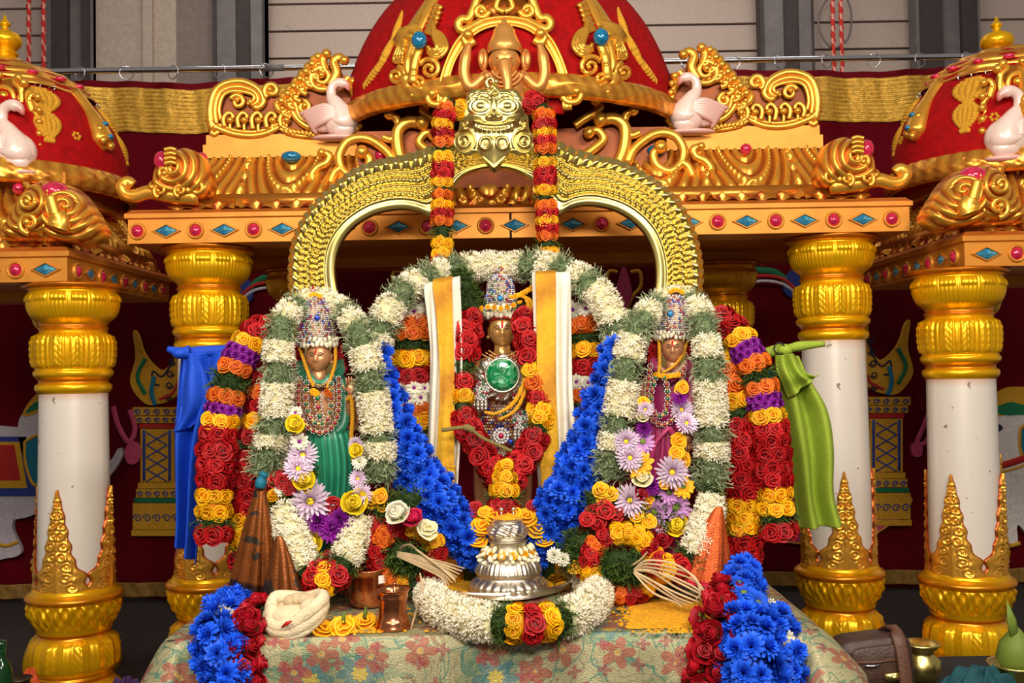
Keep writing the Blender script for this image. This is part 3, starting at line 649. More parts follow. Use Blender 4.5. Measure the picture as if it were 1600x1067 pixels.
for on in (0, 1):
    T = lambda pts: mpt(pts, on, 797)
    mb = MB()
    def cc(pts, w0, w1, off=0.02, n=24, knob=0):
        q = on_dome(T(pts), off, n); mb.tube(q, np.linspace(w0, w1, n) * 4.5 / F, 9, flat=0.9)
        if knob: mb.ball(np.array(q[-1]) + np.array((0, -0.01, 0)), knob * 4.5 / F, 10, 0.05)
    cc([(690, -20), (672, 15), (655, 50), (640, 90), (638, 130), (644, 150)], 10, 9, 0.0)
    cc([(676, 5), (660, 40), (650, 70)], 13, 26, -0.04); cc([(652, 60), (655, 95), (645, 140)], 38, 22, -0.08, 24)
    for k in range(4):
        cc([(668 + 3 * k, 45 - 4 * k), (690 + 2 * k - 6 * k, 55), (698 - 5 * k, 75), (685 - 4 * k, 90 - 4 * k), (668, 82 - 3 * k)], 4.5, 3.5, 0.035 + 0.004 * k, 26)
        cc([(638 - 2 * k, 48), (622 + 3 * k, 75), (616 + 4 * k, 95 - 3 * k), (630, 98 - 4 * k)], 4, 3, 0.03 + 0.004 * k)
    cc([(656, 75), (648, 100), (645, 130)], 7, 8, 0.06); cc(spiral(620, 118, 14, 3, -80, 460, 30), 4.5, 3, 0.035, 32, 4); cc(spiral(672, 108, 17, 3, 200, 760, 36), 4.5, 3, 0.035, 38, 4)
    cc(spiral(655, 128, 11, 3, 60, 500, 26), 4, 3, 0.045, 28, 4)
    for k in range(6): cc([(680 - k * 3, 8 + 8 * k), (690 - k * 2.5, 14 + 8 * k)], 4, 5, 0.03, 5)
    cc([(636, 122), (640, 138), (645, 150)], 13, 6, 0.03, 12, 5)
    o = mb.build('dome_pendant', GOLD, dome)
    q = T([(655, 63)])[0]; mb = MB(); mb.ball(P(q[0], q[1], dome_y(*q) - 0.10), (0.034, 0.03, 0.038), 16); mb.build('pendant_gem', BLUEG, o)
    mb = MB()                                  # yellow flame embroidery on the velvet
    for k in range(26):
        u = k / 25; x, y = 628 - 60 * u + 10 * math.sin(u * 3), 22 + 112 * u; ww = (4 + 5 * math.sin(u * PI) ** 1) * (0.6 + 0.4 * abs(math.sin(u * 9)))
        q = T([(x, y)])[0]; mb.ball(P(q[0], q[1], dome_y(*q) - 0.001), (ww * 4.7 / F, 0.008, 6 * 4.7 / F), 8)
    mb.build('velvet_embroidery', GLD, dome)
# ---- arch niche with the seated elephant-headed figure
niche = MB(); D = 4.28
def cn(pts, w0, w1, off=0.0, n=40, knob=0): curl(niche, pts, D, w0, w1, off, n, knob=knob, flat=0.8, seg=12)
for off, k in ((0, 0), (-0.012, 6), (-0.012, -6)):
    w = 7 if k == 0 else 2.2
    cn([(690 - k * .9, 175), (692 - k, 140), (703 - k, 100), (722 - k, 66 - k * .5), (750 - k * .4, 42 - k), (788, 34 - k), (826 + k * .4, 41 - k), (854 + k, 64 - k * .5), (873 + k, 98), (884 + k, 138), (886 + k * .9, 172)], w, w, off, 60)
for on in (0, 1):
    T = lambda pts: mpt(pts, on, 788)
    cn(T([(700, 152), (690, 163), (675, 163), (669, 154), (676, 148)]), 6, 5, -0.01, 24, 8); cn(T([(742, 66), (731, 72), (726, 62), (732, 58)]), 7, 6, -0.02, 16, 9)
    cn(T([(760, 30), (740, 40), (722, 48), (716, 38), (722, 30), (732, 30), (740, 14), (748, -4), (770, -14)]), 7, 7, 0, 40, 0); cn(T(spiral(752, 18, 12, 3, 0, 430)), 5, 4, -0.01, 24, 6)
    cn(T([(788, 20), (776, 14), (778, 2), (788, -8)]), 5, 4, -0.01, 16, 6)
niche.prism([(P(x, y, D).x, P(x, y, D).z) for x, y in [(745, 36), (742, 10), (760, -15), (816, -15), (834, 10), (831, 36), (788, 30)]], D + 0.01, D + 0.04, 0.75)
niche.build('niche_arch', GOLD, shrine)
mb = MB(); w = [P(x, y, D) for x, y in spline([(696, 175), (698, 140), (710, 100), (730, 66), (788, 40), (846, 64), (866, 100), (880, 140), (882, 175)], 50)]
mb.prism([(p.x, p.z) for p in w], D + 0.02, D + 0.05); mb.build('niche_back', VELVET, shrine, smooth=False)
IVG = mat('figure_gold', (226, 160, 84), (190, 100, 50), metal=0.6, rough=0.36)
g = MB(); GD = D - 0.05; u = GD / F
def gt(pts, rad, t=0.05, n=24, off=0.0, flat=1.0): g.tube(pxs(pts, GD, off, n), np.interp(np.linspace(0, 1, n), np.linspace(0, 1, len(rad)), rad) * u, 14, t=t, flat=flat)
g.lathe([(r * u, P(788, y, GD).z) for r, y in ((27, 84), (28, 78), (26, 72), (24, 66), (23, 60), (19, 54), (16, 48), (10, 40), (5, 36), (5, 31), (0.1, 28))], 20, c=(P(788, 60, GD).x, GD, 0), disp=lambda th, z, r: 0.004 * np.cos(z * 300))
g.ball(P(788, 97, GD, -0.01), (25 * u, 24 * u, 24 * u), 18, 0.05); g.ball(P(788, 90, GD, -0.05), (12 * u, 8 * u, 9 * u), 12, 0.0)
gt([(788, 98, -.06), (790, 112, -.075), (793, 130, -.085), (792, 145, -.09), (784, 150, -.10), (779, 146, -.10)], (12, 10, 8, 6.5, 5.5, 4), 0.05)
for s in (-1, 1):
    g.ball(P(788 + s * 33, 92, GD, 0.01), (9 * u, 5 * u, 18 * u), 12, 0.3); g.ball(P(788 + s * 36, 92, GD, 0.0), (6 * u, 4 * u, 14 * u), 10, 0.5)
    g.ball(P(788 + s * 10, 98, GD, -0.066), (3 * u, 2 * u, 2 * u), 8, 0.9)
    gt([(788 + s * 22, 120), (788 + s * 40, 132), (788 + s * 50, 150), (788 + s * 40, 168, )], (14, 12, 10, 9), 0.05)
    gt([(788 + s * 30, 122), (788 + s * 52, 138), (788 + s * 62, 120), (788 + s * 60, 92), (788 + s * 54, 70)], (9, 9, 9, 9, 4), 0.1, off=-0.02)
    gt([(788 + s * 34, 176), (788 + s * 20, 168), (788, 174)], (14, 14, 12), 0.05, off=-0.06)
    gt([(788 + s * 8, 110, -.055), (788 + s * 12, 120, -.075)], (3.5, 2), 0.0, 6)
g.ball(P(788, 140, GD, 0.0), (34 * u, 24 * u, 36 * u), 18, 0.05); g.ball(P(788, 155, GD, -0.03), (26 * u, 20 * u, 22 * u), 16, 0.0)
for k in range(3): gt(spiral(788, 112, 20 + 6 * k, 20 + 6 * k, 20, 160, 20), (2.2, 2.2), 0.6, 20, -0.085 + 0.002 * k)
g.build('seated_figure', IVG, shrine)

# ============================================================ SIDE SHRINES
def side_shrine(s, label):
    DK = 4.2; on = s > 0
    if s < 0: xe = P(105, 410, DK).x
    else: xe = P(1507, 395, DK).x
    W, DEP = 1.16, 1.25
    xl, xr = (xe - W, xe) if s < 0 else (xe, xe + W); xc = (xl + xr) / 2
    zb, zt, zl = P(803, 428, DK).z, P(803, 390, DK).z, P(803, 373, DK).z
    k = thing('side_shrine', (xc, DK + DEP / 2, 0), label, 'shrine', 'small shrines flanking the main pavilion')
    fb, sides = beamset(k, xl, xr, DK, DK + DEP, zb, zt, zl, 0.2)
    sp = 0.124; x = P(72 if s < 0 else 1541, 400, DK).x; j = 0
    while (x - j * s * -1 * sp if s < 0 else x + j * sp) and j < 8:
        gx = x + s * j * sp
        if xl + 0.04 < gx < xr - 0.04: gem(fb, 'diamond' if j % 2 == 0 else 'round', (gx, DK - 0.001, (zb + zt) / 2))
        j += 1
    for j in range(9): gem(sides[1 if s < 0 else 0], 'round' if j % 2 == 0 else 'diamond', (xe - s * 0.001, DK + 0.09 + j * 0.13, (zb + zt) / 2), rz=-s * PI / 2)
    inset = 0.13
    column(k, xe + s * (-0.0) - s * -0.03 if False else P(115 if s < 0 else 1499, 520, DK + 0.18).x, DK + 0.18, zb + 0.001, 0.75 if s < 0 else 0.05)
    column(k, P(112 if s < 0 else 1503, 520, DK + DEP - 0.2).x, DK + DEP - 0.2, zb + 0.001, 0.3)
    H = P(803, 278, DK + 0.15).z - zl; dep = 0.22
    place_cornice(k, W - 0.16, H, dep, 0.36, Matrix.Translation((xl + 0.08, DK + 0.02, zl)), ph=0.1)
    if s < 0: M = Matrix.Translation((xe - 0.02, DK + 0.08, zl)) @ Matrix.Rotation(PI / 2, 4, 'Z')
    else: M = Matrix.Translation((xe + 0.02, DK + DEP - 0.08, zl)) @ Matrix.Rotation(-PI / 2, 4, 'Z')
    place_cornice(k, DEP - 0.16, H, dep, 0.36, M, ph=0.1)
    mb = MB(); mb.box((xl + dep, DK + dep, zl), (xr - dep, DK + DEP - dep, zl + H)); mb.build('roof_core', REDL, k, smooth=False)
    # corner scroll with the large pink gem
    T = lambda pts: mpt(pts, on, 803) 
    mb = MB(); D = DK - 0.02; c = lambda pts, w0, w1, knob=0, off=0.0, n=24: curl(mb, T(pts), D, w0, w1, off, n, knob=knob)
    def lobes(mb, outl, c1, c2, D, hgt, per, ctr):
        f = (lambda X, Y: ((1606 - X), Y + (1606 - 2 * (1606 - X)) * 0.0166)) if on else (lambda X, Y: (X, Y))
        def rid(X, Y):
            x, y = f(X, Y); d1 = np.hypot(x - c1[0], y - c1[1]); d2 = np.hypot(x - c2[0], y - c2[1]); an = np.where(d1 < d2, np.arctan2(y - c1[1], x - c1[0]), -np.arctan2(y - c2[1], c2[0] - x))
            return (0.5 + 0.5 * np.cos((np.minimum(d1, d2) / per + an / (2 * PI)) * 2 * PI)) ** 0.7
        relief(mb, T(outl), D, lambda X, Y, k: hgt * np.sqrt(np.clip(1 - k ** 2.4, 0, 1)) + 5.5 * rid(X, Y), 180, 44, T([ctr])[0], 0.06, tfn=lambda X, Y, h: np.clip(1.0 - 1.35 * rid(X, Y), 0, 1))
    lobes(mb, [(8, 374), (24, 332), (44, 300), (70, 284), (98, 286), (126, 300), (152, 334), (166, 366), (140, 384), (104, 380), (60, 378)], (62, 322), (118, 326), D + 0.05, 44, 12, (88, 335))
    c(spiral(56, 318, 13, 3, 0, 420), 4.5, 3, 6, -0.08); c(spiral(58, 352, 17, 3, 90, 560), 5, 3.5, 6, -0.07); c(spiral(118, 322, 13, 3, 180, -240), 4.5, 3, 6, -0.02); c(spiral(40, 360, 10, 3, 90, 460), 4, 3, 5, -0.0); c(spiral(134, 350, 13, 3, 180, -240), 4, 3, 5, -0.01)
    c([(90, 312), (94, 326), (98, 340)], 9, 10, 0, -0.07, 16); c([(99, 340), (104, 350), (101, 360)], 17, 19, 0, -0.06, 16); c([(86, 364), (77, 362), (68, 365)], 9, 6, 6, -0.015, 12)
    o = mb.build('corner_scroll', GOLD, k)
    mb = MB(); mb.ball(P(*T([(86, 301)])[0], D, 0.0), (0.062, 0.06, 0.045), 18); mb.build('corner_gem', PINKG, o)
    # stepped base, swan and scroll work
    z2 = P(803, 262, DK + 0.3).z
    mb = MB(); mb.box((xl + 0.2, DK + 0.24, zl + H - 0.02), (xr - 0.2 + (0.09 if s < 0 else 0) - 0.0, DK + DEP - 0.25, z2)) if s < 0 else mb.box((xl + 0.11, DK + 0.24, zl + H - 0.02), (xr - 0.2, DK + DEP - 0.25, z2))
    mb.build('upper_step', FLAT, k, smooth=False)
    DS = DK + 0.24; mb = MB()
    if s < 0:
        sx, sy = 26, 238; A = lambda pts: pts
    else:
        sx, sy = 1570, 216; A = lambda pts: [(1596 - x, y - 22) for x, y in pts]
    c = lambda pts, w0, w1, knob=0, off=0.0, n=26: curl(mb, A(pts), DS, w0, w1, off, n, knob=knob)
    c([(40, 262), (62, 262), (66, 240), (58, 225), (64, 212), (56, 200), (60, 185), (52, 172), (45, 155)], 6, 5, 0); c([(50, 175), (45, 158), (50, 148), (60, 152)], 6, 4, 6)
    for q in range(4): c([(56 + 2 * (q % 2), 170 + 18 * q), (64, 174 + 18 * q)], 5, 5, 6, -0.01, 6)
    c(spiral(8, 155, 26, 4, 60, 640, 40), 5, 4, 8, -0.01, 44); c([(-10, 190), (20, 182), (32, 165), (32, 140), (22, 128), (30, 122), (38, 130)], 6, 4, 8); c([(28, 160), (34, 140), (30, 122)], 5, 4, 7); c([(-20, 200), (-35, 170), (-30, 130), (0, 118)], 6, 5, 6)
    c([(-60, 262), (-20, 266), (40, 264)], 5, 5, 0)
    w = [P(x, y, DS) for x, y in spline(A([(-60, 264), (-40, 160), (0, 125), (30, 130), (40, 175), (18, 200), (20, 264)]), 50, True)]
    mb.prism([(p.x, p.z) for p in w], DS + 0.012, DS + 0.035, 0.5)
    o = mb.build('swan_panel', GOLD, k)
    mb = MB(); swan_mesh(mb, sx - 6 * -s, sy - 4, -s, 1.38, DS - 0.06); mb.build('swan', SWAN, o)
    # dome, ring, leaf band, finial
    dc = DK + DEP / 2; dx = P(8 if s < 0 else 1572, 200, dc).x; R = (P(190, 250, dc).x - P(8, 250, dc).x) if s < 0 else (P(1572, 250, dc).x - P(1403, 250, dc).x)
    y0 = 0 if s < 0 else -20
    z = lambda y: P(8 if s < 0 else 1572, y + y0, dc).z
    pr = [(R * 1.0, z(310)), (R, z(278)), (R * 0.97, z(240)), (R * 0.88, z(200)), (R * 0.74, z(165)), (R * 0.56, z(132)), (R * 0.36, z(112)), (R * 0.16, z(100)), (0.001, z(98))]
    mb = MB(); mb.lathe(densify(pr, 60), 72, c=(dx, dc, 0), tint=0.0); dome = mb.build('dome', VELVET, k)
    rp = [(R, z(316)), (R * 1.05, z(312)), (R * 1.06, z(298)), (R * 1.02, z(282)), (R * 0.99, z(281))]
    mb = MB(); mb.lathe(densify(rp, 16), 200, c=(dx, dc, 0), disp=lambda th, zz, r: 0.007 * np.cos(th * 50) * np.cos(zz * 150), tint=lambda th, zz, r: 0.35 + 0.3 * np.cos(th * 50)); mb.build('dome_ring', GOLD, k)
    mb = MB(); mb.lathe([(R * 0.5, z2 - 0.01), (R * 0.97, z2 - 0.01), (R * 0.97, z(310)), (R * 0.5, z(310))], 64, c=(dx, dc, 0)); mb.build('dome_plinth', VELVET, k)
    q = densify(pr, 60)
    rad = lambda zz: np.interp(zz, q[:, 1], q[:, 0])
    mb = MB()
    zz = np.linspace(z(160), z(101), 30)                     # gilded cap over the crown
    mb.lathe([(rad(a) + 0.012 + 0.008 * math.sin(i * 1.1), a) for i, a in enumerate(zz)], 96, c=(dx, dc, 0), disp=lambda th, z_, r: 0.012 * np.cos(th * 8), tint=lambda th, z_, r: 0.3 + 0.3 * np.cos(z_ * 120))
    cap = mb.build('dome_cap', GOLD, dome)
    for j in range(16):
        a = j * 2 * PI / 16; aa = z(138); r = rad(aa) + 0.02; mb = MB(); mb.ball((dx + r * math.sin(a), dc - r * math.cos(a), aa), (0.026, 0.026, 0.013), 10); mb.build('cap_gem', PINKG, cap)
    def surf(th, zz, o): r = rad(zz) + o; return (dx + r * math.sin(th), dc - r * math.cos(th), zz)
    for j in range(6):
        a = -s * (j * PI / 3 + PI / 12)
        mb = MB(); hs = np.linspace(z(158), z(248), 22)
        mb.tube([surf(a, h, 0.0) for h in hs], np.interp(np.linspace(0, 1, 22), [0, 0.3, 0.6, 0.85, 1], [0.03, 0.03, 0.05, 0.058, 0.012]), 12, flat=1.0, t=0.1, up=(math.sin(a), -math.cos(a), 0.3))
        for e in range(7): mb.ball(surf(a + 0.05 * math.sin(e * 2.2), z(205 + 6 * e), 0.03), 0.022, 8, 0.25)
        o = mb.build('dome_pendant', GOLD, dome)
        for e in (208, 228): mb = MB(); mb.ball(surf(a, z(e), 0.05), (0.018, 0.018, 0.013), 10); mb.build('pendant_gem', BLUEG, o)
        b = a - s * PI / 6
        mb = MB()
        for e in range(22):
            v = e / 21; hh = z(168 + 82 * v); ww = 0.012 + 0.084 * (abs(math.sin(v * PI * 2.0 + 0.25)) ** 0.8) * (1 - 0.55 * v)
            for f in (-0.66, -0.33, 0, 0.33, 0.66): mb.ball(surf(b + f * ww / max(rad(hh), 0.1), hh, 0.0), (ww * 0.30 + 0.004, ww * 0.22 + 0.004, 0.012), 6)
        mb.build('velvet_embroidery', GLD, dome)
        for f in (-0.16, 0, 0.16):
            mb = MB(); an = np.linspace(0, 2 * PI, 12); p0 = Vector(surf(b + f, z(161), 0.008)); mb.tube([p0 + Vector((0.014 * math.cos(q_), 0, 0.011 * math.sin(q_))) for q_ in an], 0.004, 6, t=0); mb.build('eyelet', CHROME, dome)
        mb = MB()
        for e in range(6): mb.ball(surf(b + 0.24 + 0.03 * math.cos(e * PI / 3), z(236) + 0.014 * math.sin(e * PI / 3), 0.002), 0.008, 6)
        mb.build('star_stitch', GLD, dome)
    fx = P(8, 60, dc).x if s < 0 else P(1556, 60, dc).x
    fz = lambda y: P(8 if s < 0 else 1556, y, dc).z; u = dc / F
    pf = [(34, 104), (30, 96), (20, 92), (16, 88), (20, 84), (15, 80), (17, 77), (23, 70), (25, 62), (21, 54), (12, 49), (6, 46), (6, 42), (9, 38), (6, 34), (4, 31), (0.2, 22)]
    mb = MB(); mb.lathe(densify([(r * u, fz(y - (0 if s < 0 else -2))) for r, y in pf], 70), 32, c=(dx if s < 0 else dx - 0.03, dc, 0)); mb.build('finial', CAPG, k)
    return k
side_shrine(-1, 'small gilded shrine with swan and red dome at the left edge')
side_shrine(1, 'small gilded shrine with swan and red dome at the right edge')
# ============================================================ BRASS ARCH
AR = 4.06
arch = thing('brass_arch', P(775, 880, AR), 'polished brass halo arch with lion-face crest standing behind the three figures', 'arch')
def arch_strip(outer, inner, n, foot=False, rows=1.0):
    O = resample(spline(outer, 300), n); I = resample(spline(inner, 300), n)
    Ls = np.concatenate([[0], np.cumsum(np.linalg.norm(np.diff((O + I) / 2, axis=0), axis=1))])
    nt = 64; t = np.linspace(0, 1, nt)[None, :]; s = Ls[:, None]
    XY = O[:, None] * (1 - t[..., None]) + I[:, None] * t[..., None]
    out = (O - I); out /= np.linalg.norm(out, axis=1)[:, None]
    XY = XY + out[:, None] * (3.0 * np.abs(np.sin(s * PI / 13)) * np.exp(-(t / 0.08) ** 2))[..., None]
    def row(c, w, per, sk=0.0): return np.exp(-(((t - c) / w) ** 2)) * (0.25 + 0.75 * np.abs(np.sin((s + sk * (t - c) * 60) * PI / per)) ** 0.7)
    h = 10 * sm(0, 0.14, t) - 3.0 * sm(0.72, 0.86, t)
    sc = np.clip(1 - np.abs(t - 0.12) / 0.13, 0, 1) ** 0.5
    h = h + sc * (6.5 * np.abs(np.sin((s + 30 * t) * PI / 14)) ** 0.8) + 4.5 * row(0.315, 0.030, 8.5) + 6 * row(0.435, 0.048, 11, 1.2) + 4.5 * row(0.56, 0.030, 8.5) + 5.5 * row(0.675, 0.042, 10, -1.2) + 2.5 * np.exp(-((t - 0.775) / 0.02) ** 2) + 4 * np.exp(-((t - 0.90) / 0.10) ** 2)
    g = (np.exp(-((t - 0.265) / 0.014) ** 2) + np.exp(-((t - 0.365) / 0.014) ** 2) + np.exp(-((t - 0.505) / 0.014) ** 2) + np.exp(-((t - 0.61) / 0.014) ** 2) + np.exp(-((t - 0.735) / 0.014) ** 2))
    h = h - 2.5 * g
    V = np.zeros((n, nt, 3))
    d = np.array([R3 @ Vector(((x - 800) / F, (533.5 - y) / F, -1.0)) for x, y in XY.reshape(-1, 2)]); k = AR / d[:, 1]
    V[..., 0] = (d[:, 0] * k).reshape(n, nt); V[..., 2] = (CAMH + d[:, 2] * k).reshape(n, nt); V[..., 1] = AR - h * AR / F
    B = V.copy(); B[..., 1] = AR + 0.02
    full = np.concatenate([V, B[:, ::-1]], 1)
    mb = MB(); mb.grid(full, np.concatenate([np.clip(g + 0 * h, 0, 1), np.zeros_like(h)], 1), cv=True, flip=False)
    return mb.build('arch_band', BRASS, arch)
lo = [(462, 500), (455, 468), (452, 420), (459, 373), (478, 335), (509, 300), (551, 267), (592, 251), (634, 243), (672, 230), (700, 208)]
li = [(548, 492), (532, 470), (524, 425), (530, 387), (551, 357), (582, 337), (612, 329), (636, 328), (655, 332), (680, 338), (705, 300)]
arch_strip(lo, li, 560)
ro = [(862, 208), (880, 226), (924, 242), (960, 250), (990, 262), (1040, 294), (1074, 335), (1091, 382), (1097, 425), (1094, 465), (1086, 497)]
ri = [(848, 300), (868, 336), (890, 327), (912, 322), (940, 324), (968, 333), (995, 352), (1014, 378), (1024, 415), (1022, 460), (1006, 490)]
arch_strip(ro, ri, 560)
arch_strip([(700, 208), (722, 232), (745, 240), (775, 236), (805, 238), (832, 232), (862, 208)], [(705, 300), (722, 278), (745, 267), (775, 263), (805, 268), (830, 282), (848, 300)], 240)
for px, q in ((500, 484), (1050, 480)): mb = MB(); mb.box((P(px - 22, 600, AR).x, AR - 0.012, 0.745), (P(px + 22, 600, AR).x, AR + 0.012, P(px, q, AR).z)); mb.build('arch_post', BRASS, arch, smooth=False)
half = [(772, 127), (782, 138), (806, 140), (818, 158), (825, 182), (828, 204), (838, 216), (833, 240), (812, 247), (797, 243), (785, 256), (772, 268)]
outl = half + [(1544 - x, y) for x, y in half[-2:0:-1]]
def mh(X, Y, k):
    a = np.abs(X - 772); h = 15 * np.sqrt(np.clip(1 - k ** 4, 0, 1))
    h += 7 * ga(a, Y, 21, 168, 9, 7) + 3.5 * (np.exp(-((np.hypot((a - 21) / 1.35, Y - 168) - 9) / 2) ** 2)) + 2.5 * np.exp(-((np.hypot((a - 21) / 1.35, Y - 168) - 13) / 1.5) ** 2)
    h += 9 * ga(a, Y, 0, 183, 7, 8) + 6 * ga(a, Y, 0, 165, 4, 18) + 5 * ga(a, Y, 9, 186, 4, 4) + 7 * ga(a, Y, 30, 193, 11, 8)
    h += 4 * np.exp(-((Y - (197 - a * a * 0.006)) / 2.5) ** 2) * (a < 34) + 4.5 * np.exp(-((Y - (206 - a * a * 0.005)) / 4.5) ** 2) * (a < 30) * (0.45 + 0.55 * np.abs(np.cos(a * PI / 7)))
    r = np.hypot(a - 47, Y - 222); h += 2.6 * np.cos(r / 9 * 2 * PI) * (r < 20)
    h += 6 * ga(a, Y, 0, 226, 13, 16) + 2.5 * np.exp(-((np.hypot(a - 13, Y - 226) - 9) / 2) ** 2) * (Y > 214)
    h += 3 * np.exp(-((Y - (152 - 6 * np.sin(a / 10))) / 2) ** 2) + 2 * np.exp(-((Y - (145 - 5 * np.sin(a / 9))) / 2) ** 2)
    r2 = np.hypot(a - 50, Y - 195); h += 4 * np.cos(r2 / 8 * 2 * PI) * (r2 < 10)
    h += 1.6 * np.sin(X * 0.9) * np.sin(Y * 0.9) * (Y < 158)
    h += 3.5 * np.exp(-((np.abs((Y - 250) - (14 - a * 0.9)) ) / 2.5) ** 2) * (Y > 236)
    b = 15 * np.sqrt(np.clip(1 - k ** 4, 0, 1)); h = b * 0.62 + (h - b) * 0.72
    return h * (1 - 0.75 * sm(0.93, 1.0, k))
mb = MB(); relief(mb, outl, AR - 0.03, mh, 200, 70, (772, 198), 0.03); mb.build('lion_face', BRASS, arch)
mb = MB(); curl(mb, [(764, 138), (760, 128), (768, 122), (772, 132)], AR - 0.05, 4, 2, 0, 14); mb.ball(P(775, 128, AR - 0.05), 0.012, 8); mb.build('crest_knob', BRASS, arch)

# ============================================================ FLOWERS
def objrand(m, amt=0.22):
    nt = m.node_tree; b = nt.nodes['Principled BSDF']; l = b.inputs['Base Color'].links[0]; src = l.from_socket
    oi = nt.nodes.new('ShaderNodeObjectInfo'); hv = nt.nodes.new('ShaderNodeHueSaturation'); mr = nt.nodes.new('ShaderNodeMapRange')
    mr.inputs[3].default_value, mr.inputs[4].default_value = 1 - amt, 1 + amt * 0.6
    nt.links.new(oi.outputs['Random'], mr.inputs[0]); nt.links.new(mr.outputs[0], hv.inputs['Value']); nt.links.new(src, hv.inputs['Color']); nt.links.new(hv.outputs[0], b.inputs['Base Color'])
    return m
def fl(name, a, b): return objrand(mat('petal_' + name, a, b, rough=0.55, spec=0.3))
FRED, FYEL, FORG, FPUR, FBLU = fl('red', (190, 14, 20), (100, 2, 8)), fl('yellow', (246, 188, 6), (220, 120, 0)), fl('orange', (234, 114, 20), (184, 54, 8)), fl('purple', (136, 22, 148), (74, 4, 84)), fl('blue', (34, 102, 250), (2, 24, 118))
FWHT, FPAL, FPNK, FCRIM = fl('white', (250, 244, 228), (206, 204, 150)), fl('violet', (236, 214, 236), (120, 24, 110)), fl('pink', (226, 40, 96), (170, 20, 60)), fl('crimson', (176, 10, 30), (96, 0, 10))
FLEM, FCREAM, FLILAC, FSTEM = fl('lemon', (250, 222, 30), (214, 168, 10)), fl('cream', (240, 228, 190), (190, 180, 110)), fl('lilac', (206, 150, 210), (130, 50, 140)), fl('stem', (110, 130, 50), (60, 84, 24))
JAS = mat('jasmine', (246, 236, 214), (206, 198, 140), rough=0.55, spec=0.3)
FOLP = mat('pale_foliage', (176, 184, 146), (104, 122, 84), rough=0.65, spec=0.2)
FOLD = mat('dark_foliage', (86, 112, 44), (36, 56, 20), rough=0.65, spec=0.2)
def rosette(turns=3.3, n=50, ruf=0.06, hgt=0.5):
    mb = MB(); q = np.linspace(0, 1, n); th = q * turns * 2 * PI
    rt = 0.10 + 0.90 * q ** 0.85 + ruf * np.sin(th * 2.7) + ruf * 0.5 * np.sin(th * 6.1); zt = hgt - (hgt - 0.05) * q ** 1.6 + 0.05 * np.sin(th * 3.3)
    rb = rt * 0.70 - 0.02; zb = zt - 0.34
    V = np.stack([np.stack([rb * np.cos(th), rb * np.sin(th), zb], -1), np.stack([rt * np.cos(th), rt * np.sin(th), zt], -1), np.stack([(rt + 0.10) * np.cos(th), (rt + 0.10) * np.sin(th), zt - 0.05], -1)], 1)
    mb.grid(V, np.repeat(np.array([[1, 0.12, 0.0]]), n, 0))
    a = np.linspace(0, 2 * PI, 13)[:-1]; mb.add([(0, 0, 0.15)] + [(0.9 * math.cos(x), 0.9 * math.sin(x), -0.15) for x in a], [(0, i + 1, (i + 1) % 12 + 1) for i in range(12)], 0.8)
    return mb
def daisy(layers, seed=0, centre=None):        # layers: (count, radius, width, lift, curl)
    mb = MB(); rr = random.Random(seed)
    for n, R, w, lift, cu in layers:
        o = rr.random()
        for k in range(n):
            a = (k + o + rr.uniform(-0.2, 0.2)) * 2 * PI / n; R2 = R * rr.uniform(0.88, 1.08); ca, sa = math.cos(a), math.sin(a); l2 = lift + rr.uniform(-0.06, 0.06)
            pts = [(0.10, 0.35 * w, 0.05), (0.45 * R2, w, l2 * 0.75), (0.8 * R2, w * 0.95, l2), (R2, w * 0.30, l2 + cu)]
            v = []
            for r, ww, z in pts: v += [(r * ca - ww * sa, r * sa + ww * ca, z), (r * ca + ww * sa, r * sa - ww * ca, z)]
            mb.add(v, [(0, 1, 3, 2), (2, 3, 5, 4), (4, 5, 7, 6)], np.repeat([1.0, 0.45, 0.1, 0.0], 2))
    if centre is not None: mb.ball((0, 0, 0.10), (centre, centre, 0.10), 8, 0.0, 1)
    return mb
def rosebud():                                 # half-open rose, z up
    mb = MB(); rnd = random.Random(5)
    for L, (n, r0, r1, h, op) in enumerate([(3, 0.16, 0.24, 1.0, 0.0), (3, 0.30, 0.40, 0.95, 0.05), (4, 0.40, 0.58, 0.82, 0.16), (5, 0.46, 0.74, 0.62, 0.28)]):
        for k in range(n):
            a0 = k * 2 * PI / n + L * 0.6; U, V = np.meshgrid(np.linspace(-1, 1, 6), np.linspace(0, 1, 6), indexing='ij')
            jr, jz = rnd.uniform(0.84, 1.14), rnd.uniform(0.9, 1.08); th = a0 + rnd.uniform(-.2, .2) + U * (PI / n) * 1.25; rad = jr * (r0 + (r1 - r0) * V ** 0.8) * (np.sin(V * PI * 0.62 + 0.35)) + op * V ** 4; z = jz * h * V * (1 - 0.14 * U ** 2 + 0.05 * np.sin(U * 4)) - op * 0.5 * V ** 4
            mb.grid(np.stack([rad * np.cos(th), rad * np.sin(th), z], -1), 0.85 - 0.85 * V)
    for k in range(5):
        a = k * 2 * PI / 5; ca, sa = math.cos(a), math.sin(a); v = []
        for r, ww, z in ((0.1, 0.08, 0.0), (0.42, 0.14, 0.10), (0.55, 0.10, 0.35), (0.66, 0.01, 0.55)): v += [(r * ca - ww * sa, r * sa + ww * ca, z), (r * ca + ww * sa, r * sa - ww * ca, z)]
        mb.add(v, [(0, 1, 3, 2), (2, 3, 5, 4), (4, 5, 7, 6)], 0.0, 1)
    r = rosette(2.6, 36, 0.07, 0.5); V = np.concatenate(r.v) * np.array((0.50, 0.50, 0.55)) + np.array((0, 0, 0.62)); mb.add(V, r.f, np.concatenate(r.t))
    mb.tube([(0, 0, -0.25), (0, 0, 0.05)], [0.06, 0.14], 8, t=0.3, mi=1)
    return mb
ros = [rosette(), rosette(2.8, 44, 0.09, 0.42)]
MESH = {}
